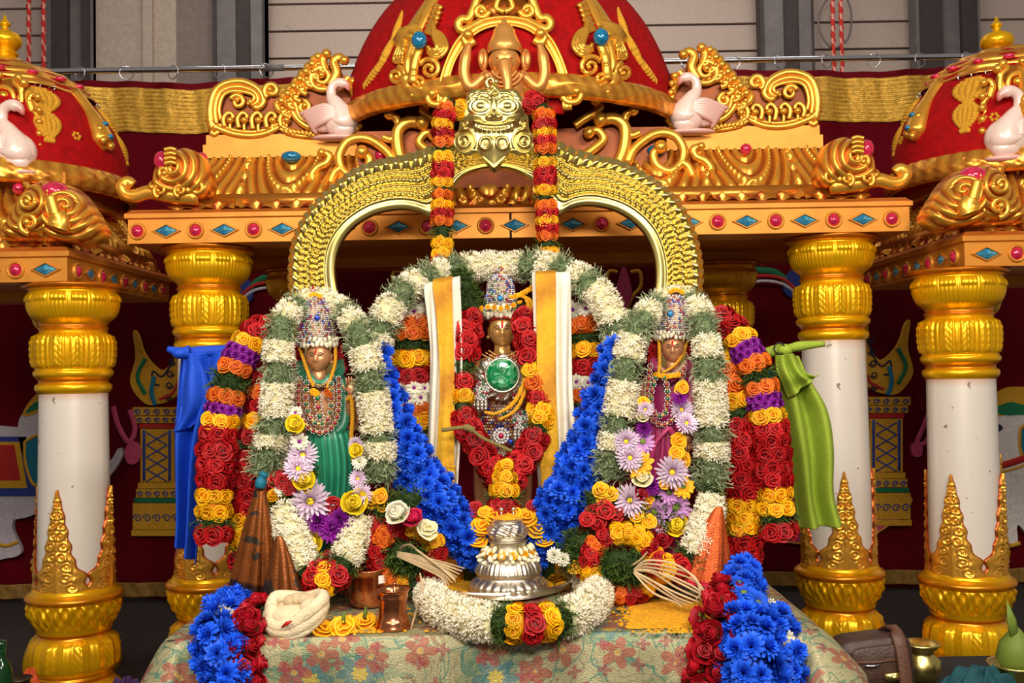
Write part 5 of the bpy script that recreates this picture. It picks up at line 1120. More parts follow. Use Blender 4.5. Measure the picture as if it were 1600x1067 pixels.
# ---- central deity
DD = 3.84; TZ = P(800, 992, 2.92).z
zpx = lambda px, D, z: 581 + (CAMH - z) / D * F
deity = thing('deity_statue', P(786, 862, DD), 'central bronze deity statue with silver crown and large emerald on the chest', 'statue')
yb = 868
torso(deity, [(786, 548, 15, 14), (786, 555, 22, 17), (786, 562, 38, 20), (786, 574, 47, 24), (786, 590, 50, 26), (786, 620, 44, 28), (786, 650, 38, 27), (786, 680, 42, 29), (786, 740, 46, 32), (786, 800, 44, 32), (786, 850, 46, 34), (786, yb, 46, 34)], DD, BRONZE, arms=[([(742, 585, 0), (728, 605, -.02), (722, 635, -.06), (742, 640, -.12), (750, 628, -.13)], (13, 12, 11, 9, 8)), ([(830, 585, 0), (842, 610, -.02), (846, 640, -.06), (828, 655, -.10), (816, 655, -.12)], (13, 12, 11, 9, 8))])
head(deity, 785, 517, DD - 0.04, 21.5, 29, 0.0, 2, GILT)
crown(deity, 783, DD - 0.02, [(25, 500), (28, 490), (26, 482), (24, 474), (26, 466), (22, 456), (21, 446), (18, 438), (12, 431), (7, 428), (9, 424), (6, 420), (1, 417)], stone=TURQ, stz=(782, 468), seed=3)
mb = MB(); q = P(783, 424, DD - 0.02); mb.lathe([(8 * DD / F, q.z - .012), (9 * DD / F, q.z), (4 * DD / F, q.z + .012), (0.001, q.z + .022)], 16, c=(q.x, DD - .02, 0)); mb.build('crown_finial', GILT, deity)
bud_fringe(deity, 783, 491, 31, DD - 0.03, 15, 5.2); bud_fringe(deity, 783, 483, 33, DD - 0.03, 12, 4.4)
mb = MB(); qq = pxs([(765, 503, .05), (774, 497, .01), (785, 495, 0), (796, 497, .01), (806, 503, .05)], DD - 0.094, 0, 30); mb.tube(qq, 0.005, 8, t=0); mb.build('red_hair_band', REDP, deity)
for pts in ([(800, 464), (808, 462), (818, 458), (830, 450)], [(752, 482), (764, 479), (782, 482), (800, 478), (812, 472)]):
    for x, y in resample(np.array(pts, float), 7): flower('y', deity, P(x, y, DD - 0.13), (0.1, -1, 0.2), 4.4 * DD / F, 0.6, 'yellow_blossom')
for k in range(3): chain(deity, 'necklace', [(764 - k * 5, 548 + k * 3), (774, 554 + k * 5), (786, 557 + k * 6), (798, 554 + k * 5), (808 + k * 5, 548 + k * 3)], DD - 0.09 - 0.012 * k, 2.2, [GILT, RUBY] if k == 1 else [GILT], 4.5, rim=False)
# breastplate: silver scallops with the emerald
bp = MB(); BD = DD - 0.125; u = BD / F
relief(bp, [(786 + (44 + 5 * math.cos(a * 8)) * math.cos(a), 590 + (34 + 4 * math.cos(a * 8)) * math.sin(a)) for a in np.linspace(0, 2 * PI, 48, endpoint=False)], BD, lambda X, Y, k: 7 * (1 - k ** 3) + 1.2 * np.sin(X * 0.8) * np.sin(Y * 0.8), 96, 16, (786, 590), 0.03)
bp = bp.build('breastplate', SILV, deity)
mb = MB()
for k in range(150):
    a = k * 2.39996; r = 26 + 19 * ((k % 50) / 50.0) ** 0.8; mb.ball(P(786 + r * math.cos(a), 590 + r * 0.78 * math.sin(a), BD, -0.013 + 0.012 * (r - 26) / 19), 2.0 * u, 6, 0.0, (0, 0, 0, 0, 1)[k % 5])
tag(mb.build('breastplate_stones', [RHINE, RUBY], bp), kind='stuff')
EMG = mat('emerald_glass', (0, 150, 84), (170, 240, 200), rough=0.08, coat=1.0, metal=0.45, noise=0.3, nscale=40)
mb = MB(); c = P(785, 586, BD, -0.03); n = 20
rings = [(0.001, 4), (7, 4.5), (13, 6), (19, 5), (23.5, 1), (25, -3)]
V = np.array([[(c.x + r * u * math.sin((j + 0.5 * (i % 2)) * 2 * PI / n), c.y - h * u, c.z + r * u * math.cos((j + 0.5 * (i % 2)) * 2 * PI / n)) for j in range(n)] for i, (r, h) in enumerate(rings)])
tt = rng.choice([0.0, 0.0, 0.1, 0.5], (len(rings), n))
for i in range(len(rings) - 1):
    for j in range(n): mb.add([V[i, j], V[i, (j + 1) % n], V[i + 1, (j + 1) % n], V[i + 1, j]], [(0, 1, 2), (0, 2, 3)], float(rng.choice([0.0, 0.0, 0.08, 0.25, 0.6])))
mb.build('emerald', EMG, bp, smooth=False)
mb = MB(); mb.tube([c + Vector((26 * u * math.cos(a), 0.006, 26 * u * math.sin(a))) for a in np.linspace(0, 2 * PI, 40)], 2.2 * u, 8, t=0, cap=False); mb.build('emerald_rim', SILV, bp)
# jewelled hands
hd = MB(); p1, p2 = P(750, 612, DD - 0.17), P(814, 658, DD - 0.16)
hand(hd, p1, 1.15 * u, -1, up=False); hand(hd, p2, 1.15 * u, 1, up=False); hand_o = hd.mesh('x', SILV); bpy.data.meshes.remove(hand_o)
for p, s, up in ((p1, -1, False), (p2, 1, False)):
    mb = MB(); hand(mb, p, 1.2 * u, s, up); o = mb.build('jewelled_hand', SILV, deity); mb = MB()
    for k in range(46):
        a = k * 2.4; r = 15 * math.sqrt(k / 46) * u; mb.ball(p + Vector((r * math.cos(a), -0.011 - 0.004 * random.random(), r * math.sin(a) + 0.004)), 2.1 * u, 6, 0.0, (0, 0, 0, 2, 0, 1, 0)[k % 7])
    for dx in (-7, -2.5, 2.2, 6.6):
        for q in range(4): mb.ball(p + Vector((dx * 1.3 * u, -0.012 - q * 0.002, -(10 + q * 5.2) * u)), 2.3 * u, 6, 0.0, 0)
    tag(mb.build('hand_stones', [RHINE, RUBY, EMER], o), kind='stuff')
studs(deity, 'waist_stones', [(40 * u, P(786, 626, DD).z), (38 * u, P(786, 650, DD).z), (42 * u, P(786, 690, DD).z), (45 * u, P(786, 715, DD).z)], (P(786, 650, DD).x, DD), 0, 2.4 * u, [RHINE, GILT, RUBY, SAPH], [0.4, 0.3, 0.18, 0.12], seed=5)
mb = MB(); c = P(783, 681, DD - 0.155)
for r, k, m in ((0, 1, 1), (6, 9, 0), (11, 14, 0)):
    for j in range(k): a = j * 2 * PI / k; mb.ball(c + Vector((r * u * math.cos(a), 0.003 * (r > 8), r * u * math.sin(a))), (5 if r == 0 else 2.6) * u, 8, 0.0, m)
tag(mb.build('belt_brooch', [RHINE, RUBY], deity), kind='stuff')
for x, y, m in ((775, 646, EMER), (788, 646, EMER), (798, 690, SAPH), (798, 705, RHINE), (770, 700, RUBY)):
    mb = MB(); mb.ball(P(x, y, DD - 0.15), 4 * u, 10); mb.build('belt_stone', m, deity)
cordline(deity, 'yellow_cord', [(812, 462, -.12), (824, 470, -.13), (828, 510, -.14), (824, 560, -.17), (818, 600, -.19), (800, 632, -.20), (775, 646, -.20), (758, 644, -.19)], DD, 3.2, YTHREAD)
cordline(deity, 'yellow_cord', [(818, 462, -.12), (832, 475, -.13), (833, 520, -.14), (828, 570, -.17), (822, 606, -.19), (806, 640, -.20), (780, 656, -.20)], DD, 2.6, YTHREAD)
mb = MB(); mb.box((P(700, 880, DD).x, DD - 0.14, TZ + 0.002), (P(872, 880, DD).x, DD + 0.16, P(786, 862, DD).z)); mb.build('pedestal', GOLD, deity, smooth=False)
mb = MB(); mb.tube(pxs([(690, 672), (720, 668), (735, 670), (752, 683), (775, 694), (800, 705)], 3.50, 0, 30), [0.007] * 8 + [0.012] * 6 + [0.006] * 16, 8, t=0.2); tag(mb.build('garland_string', mat('olive_twine', (128, 112, 60), rough=0.9, bump=0.5, bscale=200)), 'knotted olive twine crossing the left shawl above the red roses', 'twine')
# ---- goddesses
GD2 = 3.52; u = GD2 / F
def gem_panel(e, cx, pts_out, pts_in, D):
    chain(e, 'outer_necklace', pts_out, D, 4.2, [RUBY], 9.5); chain(e, 'inner_necklace', pts_in, D - 0.012, 4.4, [EMER, EMER, RUBY], 10.5)
green = thing('goddess_statue', P(500, 905, GD2), 'bronze goddess statue in a pleated green robe with jewelled crown at left', 'statue')
GRNR = mat('green_satin', (10, 112, 78), (60, 190, 150), rough=0.35, sheen=0.3, noise=0.1); MAGR = mat('magenta_satin', (150, 10, 84), (230, 60, 130), rough=0.38, sheen=0.3, noise=0.1)
def robe(e, sec, D, m, name='robe', pleats=11, amp=2.6):
    mb = MB(); n = 70; s = spline(sec, n); th = np.linspace(0, 2 * PI, 160, endpoint=False); V = np.zeros((n, 160, 3)); t = np.zeros((n, 160)); uu = D / F
    for i in range(n):
        x, y, hw, hd = s[i]; c = P(x, y, D); k = i / (n - 1); ph = th * pleats * 2 + 0.8 * math.sin(k * 3); w_ = np.abs(np.sin(ph / 2)) ** 0.6; am = amp * (0.5 + 0.9 * k)
        V[i] = np.stack([c.x + (hw + am * w_) * uu * np.sin(th), D - (hd + am * w_) * uu * np.cos(th), np.full(160, c.z)], -1); t[i] = 0.55 * (np.sin(ph / 2 + 0.4) ** 8)
    mb.grid(V, t, cv=True); return mb.build(name, m, e)
torso(green, [(500, 584, 12, 12), (500, 592, 28, 15), (500, 602, 38, 18), (500, 640, 33, 20), (500, 670, 30, 20), (502, 700, 32, 22)], GD2, BRONZE, arms=[([(536, 600), (548, 622), (553, 650), (550, 672)], (10, 9, 8, 8)), ([(550, 660), (548, 640, -.05), (549, 618, -.08)], (8, 7.5, 7)), ([(466, 600), (456, 630), (455, 660), (470, 690)], (10, 9, 8, 7))])
mb = MB(); hand(mb, P(548, 608, GD2 - 0.08), 0.75 * u, -1, True); mb.build('hand', BRONZE, green)
robe(green, [(512, 672, 34, 24), (516, 690, 36, 26), (520, 730, 36, 26), (518, 785, 33, 25), (508, 850, 48, 34), (506, 905, 50, 36)], GD2 - 0.02, GRNR)
mb = MB()
for s in (-1, 1): mb.tube(pxs([(500 + s * 30, 560, .04), (500 + s * 30, 580, -.03), (500 + s * 16, 592, -.07), (500, 600, -.085)], GD2, 0, 20), np.array([7, 9, 8, 5])[np.minimum(np.arange(20) // 5, 3)] * u, 10, t=0.1, flat=0.6)
mb.tube(pxs([(530, 590, -.02), (538, 620, -.03), (536, 660, -.05), (525, 676, -.06)], GD2, 0, 20), 9 * u, 10, t=0.1, flat=0.5)
mb.build('neck_scarf', GRNR, green)
head(green, 498, 558, GD2 - 0.04, 19.5, 26, -0.05)
crown(green, 494, GD2 - 0.02, [(28, 541), (30, 530), (29, 515), (27, 500), (25, 486), (22, 474), (15, 465), (8, 461), (1, 459)], stone=SAPH, stz=(501, 498), seed=7)
mb = MB(); q = P(489, 458, GD2 - .02); mb.lathe([(6 * u, q.z - .01), (7 * u, q.z), (4 * u, q.z + .012), (0.001, q.z + .026)], 14, c=(q.x, GD2 - .02, 0)); mb.build('crown_finial', RUBY, green)
for k in range(5): flower('y', green, P(480 + k * 5, 463 - 2 * math.sin(k * PI / 4), GD2 - 0.05), (0, -1, 0.5), 4.5 * u, 0.3, 'yellow_blossom')
bud_fringe(green, 497, 538, 29, GD2 - 0.025, 14, 4.6); bud_fringe(green, 497, 531, 30, GD2 - 0.025, 13, 3.8)
gem_panel(green, 500, [(468, 592), (466, 625), (472, 652), (485, 670), (501, 676), (516, 670), (526, 655), (530, 625), (529, 592)], [(479, 598), (478, 625), (483, 648), (492, 660), (501, 662), (510, 658), (516, 645), (518, 620), (517, 600)], GD2 - 0.088)
chain(green, 'centre_pendant', [(497, 622), (498, 638), (500, 650)], GD2 - 0.105, 6, [EMER, RUBY], 14)
chain(green, 'collar', [(482, 590), (490, 598), (500, 602), (512, 597), (519, 588)], GD2 - 0.085, 3.4, [GILT], 6)
cordline(green, 'yellow_cord', [(463, 528, -.03), (472, 556, -.05), (482, 585, -.09), (490, 604, -.10)], GD2, 2.4, YTHREAD, 30); cordline(green, 'yellow_cord', [(524, 538, -.04), (524, 565, -.06), (518, 588, -.09), (511, 606, -.10)], GD2, 2.4, YTHREAD, 30)
for x, y, k in ((489, 612, 'y'), (494, 614, 'y'), (511, 612, 'o'), (514, 616, 'o')): flower(k, green, P(x, y, GD2 - 0.11), (0, -1, 0), 5.5 * u, 0.3)
cordline(green, 'yellow_cord', [(542, 625, -.09), (549, 622, -.10), (551, 650, -.09), (549, 690, -.08), (552, 720, -.08)], GD2, 3, YTHREAD, 30)
for k in range(3):
    for s in (0, 1): flower('r', green, P((466, 530)[s] + random.uniform(-3, 3), 545 + k * 14, GD2 + 0.02), ((-0.5, 0.5)[s], -1, 0), 10 * u, 0.2, 'red_blossom')
mag = thing('goddess_statue', P(1048, 905, GD2), 'bronze goddess statue in a magenta robe with jewelled crown at right', 'statue')
torso(mag, [(1050, 572, 12, 12), (1050, 580, 26, 15), (1048, 592, 35, 18), (1044, 630, 31, 20), (1042, 665, 28, 20), (1042, 700, 30, 22)], GD2, BRONZE, arms=[([(1016, 590), (1006, 620), (1004, 650), (1014, 676)], (10, 9, 8, 7)), ([(1082, 590), (1092, 622), (1090, 655), (1078, 680)], (10, 9, 8, 7))])
for p, s in ((P(1018, 684, GD2 - .05), 1), (P(1074, 688, GD2 - .05), -1)): mb = MB(); hand(mb, p, 0.7 * u, s, False); mb.build('hand', BRONZE, mag)
torso(mag, [(1050, 586, 30, 17), (1048, 596, 37, 20), (1044, 630, 33, 22), (1040, 668, 31, 22)], GD2, MAGR, 'bodice'); robe(mag, [(1038, 664, 31, 22), (1038, 690, 32, 24), (1036, 740, 34, 26), (1036, 785, 36, 27), (1042, 850, 48, 34), (1046, 905, 50, 36)], GD2 - 0.02, MAGR)
mb = MB()
for s in (-1, 1): mb.tube(pxs([(1050 + s * 28, 560, .03), (1050 + s * 24, 574, -.03), (1048 + s * 12, 584, -.07), (1046, 592, -.085)], GD2, 0, 20), 7 * u, 10, t=0.3, flat=0.6)
mb.tube(pxs([(1078, 575, -.02), (1082, 610, -.04), (1074, 650, -.06), (1058, 672, -.07)], GD2, 0, 20), 8 * u, 10, t=0.3, flat=0.5); mb.tube(pxs([(1046, 668, -.09), (1026, 690, -.09), (1016, 720, -.09)], GD2, 0, 20), 3.5 * u, 8, t=0.6); mb.tube(pxs([(1046, 668, -.09), (1056, 690, -.09), (1062, 715, -.09)], GD2, 0, 20), 3.5 * u, 8, t=0.6)
mb.build('neck_scarf', MAGR, mag)
head(mag, 1052, 545, GD2 - 0.04, 18, 24, -0.22)
crown(mag, 1054, GD2 - 0.02, [(28, 528), (30, 518), (29, 504), (27, 490), (24, 478), (19, 468), (10, 461), (4, 456), (1, 452)], stone=TURQ, stz=(1043, 492), seed=11)
for k in range(5): flower('y', mag, P(1048 + k * 4.5, 456 - 3 * math.sin(k * PI / 4), GD2 - 0.05), (0, -1, 0.5), 4.5 * u, 0.3, 'yellow_blossom')
bud_fringe(mag, 1052, 526, 28, GD2 - 0.025, 15, 3.8); bud_fringe(mag, 1052, 520, 29, GD2 - 0.025, 14, 3.2)
gem_panel(mag, 1048, [(1016, 572), (1012, 605), (1012, 635), (1020, 655), (1034, 664), (1048, 658), (1058, 640), (1064, 610), (1068, 576)], [(1024, 590), (1018, 612), (1017, 632), (1023, 646), (1032, 650), (1040, 644), (1043, 625), (1042, 604), (1038, 590)], GD2 - 0.088)
chain(mag, 'collar', [(1030, 574), (1040, 584), (1050, 586), (1062, 578), (1070, 568)], GD2 - 0.085, 3.4, [GILT], 6)
cordline(mag, 'yellow_cord', [(1029, 525, -.04), (1030, 550, -.06), (1030, 575, -.09), (1026, 590, -.10)], GD2, 2.2, YTHREAD, 30); cordline(mag, 'yellow_cord', [(1075, 530, -.04), (1066, 555, -.06), (1052, 572, -.09), (1036, 582, -.10)], GD2, 2.2, YTHREAD, 30)
for k in range(9): flower('y', mag, P(1024 + k * 4.5, 588 - abs(k - 4) * 0.6, GD2 - 0.105), (0, -1, 0), 4.2 * u, 0.3, 'yellow_blossom')
for k in range(6): flower('r', mag, P((1024, 1078)[k % 2] + random.uniform(-3, 3), 535 + (k // 2) * 14, GD2 + 0.02), ((-0.5, 0.5)[k % 2], -1, 0), 10 * u, 0.2, 'red_blossom')
# ---- bouquets tied to the figures
def bouquet(label, items, D):
    e = thing('flower_bouquet', P(items[0][1], items[-1][2], D), label, 'bouquet')
    for k, x, y, s in items:
        dd = random.uniform(-0.015, 0.015)
        if k in 'dg':
            fr = path_frames([(x - s * .6, y + s * .3, D + 0.03), (x, y, D + 0.02), (x + s * .6, y + s * .3, D + 0.03)], 40); mb = MB(); fuzz(k, mb, fr, np.full(40, s * D / F), 0, fr[1][-1], 0.6, D / F); core(mb, fr, np.full(40, s * D / F), 0, fr[1][-1], 0.5, 0.6, 1.0)
            tag(mb.build('leaf_tuft', FOLD if k == 'd' else FOLP, e), kind='stuff')
        else:
            n = (random.uniform(-0.3, 0.3), -1, random.uniform(0.0, 0.5)); flower(k, e, P(x, y, D + dd), n, s * D / F, 0.1, {'y': 'yellow_blossom', 'r': 'red_blossom', 'o': 'orange_blossom', 'L': 'yellow_rose', 'C': 'pale_rose', 'Y': 'yellow_daisy', 'R': 'red_rose'}.get(k))
    return e
bouquet('purple chrysanthemums with yellow roses covering the green robe of the left figure', [('d', 470, 790, 26), ('d', 530, 830, 30), ('d', 480, 740, 18), ('v', 462, 645, 12), ('L', 461, 664, 17), ('v', 468, 690, 15), ('k', 473, 712, 26), ('k', 466, 733, 24), ('r', 440, 752, 13), ('w', 440, 765, 12), ('L', 474, 750, 20), ('r', 452, 764, 12), ('k', 485, 784, 36), ('L', 480, 762, 12), ('r', 522, 790, 16), ('m', 497, 815, 22), ('m', 520, 826, 26), ('m', 545, 802, 20), ('m', 532, 812, 20), ('y', 517, 806, 9), ('k', 548, 830, 27), ('L', 556, 786, 24), ('L', 490, 846, 21), ('k', 560, 748, 16), ('k', 566, 772, 18), ('w', 562, 722, 13), ('k', 556, 694, 13), ('L', 558, 704, 13), ('r', 512, 870, 10), ('y', 500, 872, 9)], 3.28)
bouquet('violet chrysanthemums and yellow daisies covering the magenta robe of the right figure', [('d', 1000, 790, 28), ('d', 1040, 800, 28), ('l', 1004, 690, 20), ('k', 978, 690, 22), ('k', 984, 716, 24), ('m', 1006, 670, 14), ('Y', 998, 726, 24), ('C', 1002, 748, 20), ('m', 1018, 760, 16), ('R', 1000, 770, 13), ('k', 984, 782, 28), ('y', 1012, 784, 13), ('l', 1022, 800, 22), ('l', 1056, 792, 24), ('k', 1050, 738, 28), ('l', 1045, 770, 20), ('Y', 1066, 760, 20), ('y', 1040, 752, 12), ('y', 1014, 815, 13), ('L', 1058, 822, 21), ('y', 996, 806, 12), ('k', 1030, 822, 16), ('R', 1032, 838, 20), ('k', 1064, 640, 20), ('k', 1072, 662, 20), ('m', 1062, 622, 13), ('y', 1066, 606, 12), ('y', 1060, 690, 14), ('y', 1056, 708, 13), ('y', 1066, 720, 14), ('y', 1006, 628, 10), ('k', 1008, 640, 14), ('C', 1004, 650, 12)], 3.30)
# ---- shawls
SHW = mat('white_cotton', (244, 236, 220), (215, 200, 170), rough=0.75, noise=0.05, bump=0.3, bscale=150); ZARI = mat('gold_zari', (240, 184, 40), (200, 132, 36), metal=0.5, rough=0.42, noise=0.12, nscale=50, bump=0.4, bscale=500)
def strip(e, name, left, right, D, m, off, folds, amp, n=110, w=26, tint=None, over=True):
    l, r = spline(left, n), spline(right, n); mb = MB(); V = np.zeros((n, w, 3)); T = np.zeros((n, w)); uu = D(0.5) / F
    for i in range(n):
        k = i / (n - 1)
        for j in range(w):
            q = j / (w - 1); x, y = l[i] * (1 - q) + r[i] * q
            V[i, j] = P(x, y, D(k)) + Vector((0, -off + amp * math.sin(q * folds * 2 * PI + 2.0 * math.sin(k * 2)) * uu * (0.35 + 0.65 * min(1, k * 3)) + 0.006 * math.sin(k * 9), 0))
            T[i, j] = tint(k, q) if tint else 0.35 * (math.sin(q * folds * 2 * PI) > 0.5)
    if over:                                   # fold back over the top
        top = V[:1].copy(); ex = []
        for s in range(1, 9): a = s / 8 * PI; t2 = top.copy(); t2[..., 1] += 0.045 * (1 - math.cos(a)) ; t2[..., 2] += 0.040 * math.sin(a) - 0.03 * (s / 8) ** 3; ex.append(t2)
        V = np.concatenate(ex[::-1] + [V]); T = np.concatenate([np.repeat(T[:1], 8, 0), T])
    mb.grid(V, T, flip=False); o = mb.build(name, m, e); md = o.modifiers.new('t', 'SOLIDIFY'); md.thickness = 0.004; md.offset = 0
    return o
s1 = thing('shawl', P(695, 800, 3.48), 'white shawl with gold border hanging left of the central face', 'shawl')
DL = lambda k: 3.66 - 0.05 * k
strip(s1, 'white_cloth', [(663, 458), (668, 500), (672, 560), (670, 640), (668, 720), (676, 760), (694, 800)], [(718, 446), (720, 480), (722, 560), (722, 640), (718, 720), (714, 780), (710, 808)], DL, SHW, 0.0, 3.5, 9)
zt_ = lambda k, q: 0.15 + 0.75 * (0.5 + 0.5 * math.sin(k * 17 + 1.2 * q)) ** 2
strip(s1, 'gold_border', [(677, 452), (682, 490), (687, 560), (688, 600), (686, 660), (682, 730), (682, 772), (694, 794)], [(707, 447), (708, 490), (710, 560), (711, 600), (711, 660), (710, 730), (710, 772), (708, 796)], DL, ZARI, 0.028, 1.0, 2, tint=zt_)
strip(s1, 'gold_end', [(668, 724), (672, 750), (684, 778)], [(712, 728), (710, 752), (706, 782)], lambda k: DL(0.8 + 0.2 * k) - 0.034, ZARI, 0.008, 1.0, 2, 30, tint=lambda k, q: 0.2, over=False)
s2 = thing('shawl', P(862, 805, 3.48), 'white shawl with gold border hanging right of the central face', 'shawl')
strip(s2, 'white_cloth', [(832, 440), (834, 500), (836, 600), (838, 700), (842, 770), (846, 812)], [(892, 440), (893, 500), (894, 600), (898, 680), (892, 750), (862, 806)], DL, SHW, 0.0, 3.2, 8)
strip(s2, 'gold_border', [(837, 440), (838, 500), (839, 600), (843, 700), (846, 770), (848, 800)], [(868, 438), (868, 500), (868, 600), (872, 700), (872, 770), (864, 800)], DL, ZARI, 0.026, 0.8, 2, tint=zt_)
# ---- draped cloths at the sides
BLUC, LIME, TEALS = mat('blue_cotton', (0, 72, 205), (0, 50, 160), rough=0.7, noise=0.05, bump=0.2, bscale=120), mat('lime_cotton', (146, 168, 46), (112, 134, 26), rough=0.75, noise=0.06, bump=0.2, bscale=120), mat('teal_cotton', (0, 104, 132), rough=0.7)
bc = thing('blue_cloth', P(290, 870, 3.62), 'bright blue cloth knotted and hanging beside the left rose strand', 'cloth')
strip(bc, 'drape', [(284, 552), (276, 600), (269, 668), (272, 720), (274, 800), (272, 846)], [(362, 550), (350, 600), (330, 668), (318, 740), (309, 820), (304, 882)], lambda k: 3.60 + 0.02 * k, BLUC, 0.0, 2.2, 16, over=False, w=60)
strip(bc, 'drape_flap', [(286, 552), (282, 590), (279, 640), (268, 676)], [(304, 552), (322, 590), (332, 630), (296, 668)], lambda k: 3.57, BLUC, 0.0, 1.2, 7, over=False, w=30)
mb = MB(); mb.ball(P(282, 552, 3.58), (0.03, 0.03, 0.02), 12); mb.tube(pxs([(262, 545), (272, 548), (284, 551), (296, 550)], 3.58, 0, 16), np.linspace(0.010, 0.024, 16), 10, t=0.2); mb.build('knot', BLUC, bc)
mb = MB(); mb.tube(pxs([(288, 552), (320, 549), (380, 548), (440, 560)], 3.62, 0, 16), 0.02, 10, t=0.2); mb.build('rolled_edge', BLUC, bc)
lc = thing('lime_cloth', P(1280, 835, 3.60), 'lime green cloth knotted over a rod beside the right rose strand', 'cloth')
strip(lc, 'drape', [(1214, 556), (1216, 600), (1222, 650), (1236, 720), (1246, 780), (1252, 826)], [(1246, 556), (1262, 590), (1292, 640), (1304, 700), (1306, 770), (1318, 822)], lambda k: 3.58 + 0.02 * k, LIME, 0.0, 1.8, 15, over=False, w=60)
strip(lc, 'drape_flap', [(1212, 556), (1216, 580), (1224, 600), (1234, 622)], [(1240, 552), (1258, 580), (1272, 588), (1280, 586)], lambda k: 3.54, LIME, 0.0, 2.2, 8, over=False, w=40)
mb = MB(); mb.tube(pxs([(1150, 566), (1185, 556), (1210, 548), (1228, 545), (1255, 540), (1288, 537)], 3.58, 0, 30), np.interp(np.linspace(0, 1, 30), [0, .5, .62, .75, 1], [.018, .02, .013, .018, .01]), 12, t=0.2); mb.ball(P(1226, 547, 3.565), (0.028, 0.03, 0.022), 12); mb.build('rolled_edge', LIME, lc)
mb = MB(); mb.tube(pxs(spiral(1218, 544, 9, 8, 0, 340, 20), 3.545, 0, 24), 0.003, 6, t=0); mb.build('tie_string', DARK, lc)
tc = thing('teal_cloth', P(1240, 765, 3.66), 'teal cloth strip with gold border behind the lime cloth', 'cloth')
strip(tc, 'drape', [(1200, 580), (1216, 640), (1226, 700), (1232, 752)], [(1240, 580), (1246, 640), (1250, 700), (1254, 752)], lambda k: 3.66, TEALS, 0, 1.2, 4, over=False)
strip(tc, 'gold_border', [(1228, 722), (1232, 764)], [(1252, 720), (1256, 760)], lambda k: 3.645, OLDG, 0, 1.2, 2, 14, over=False)
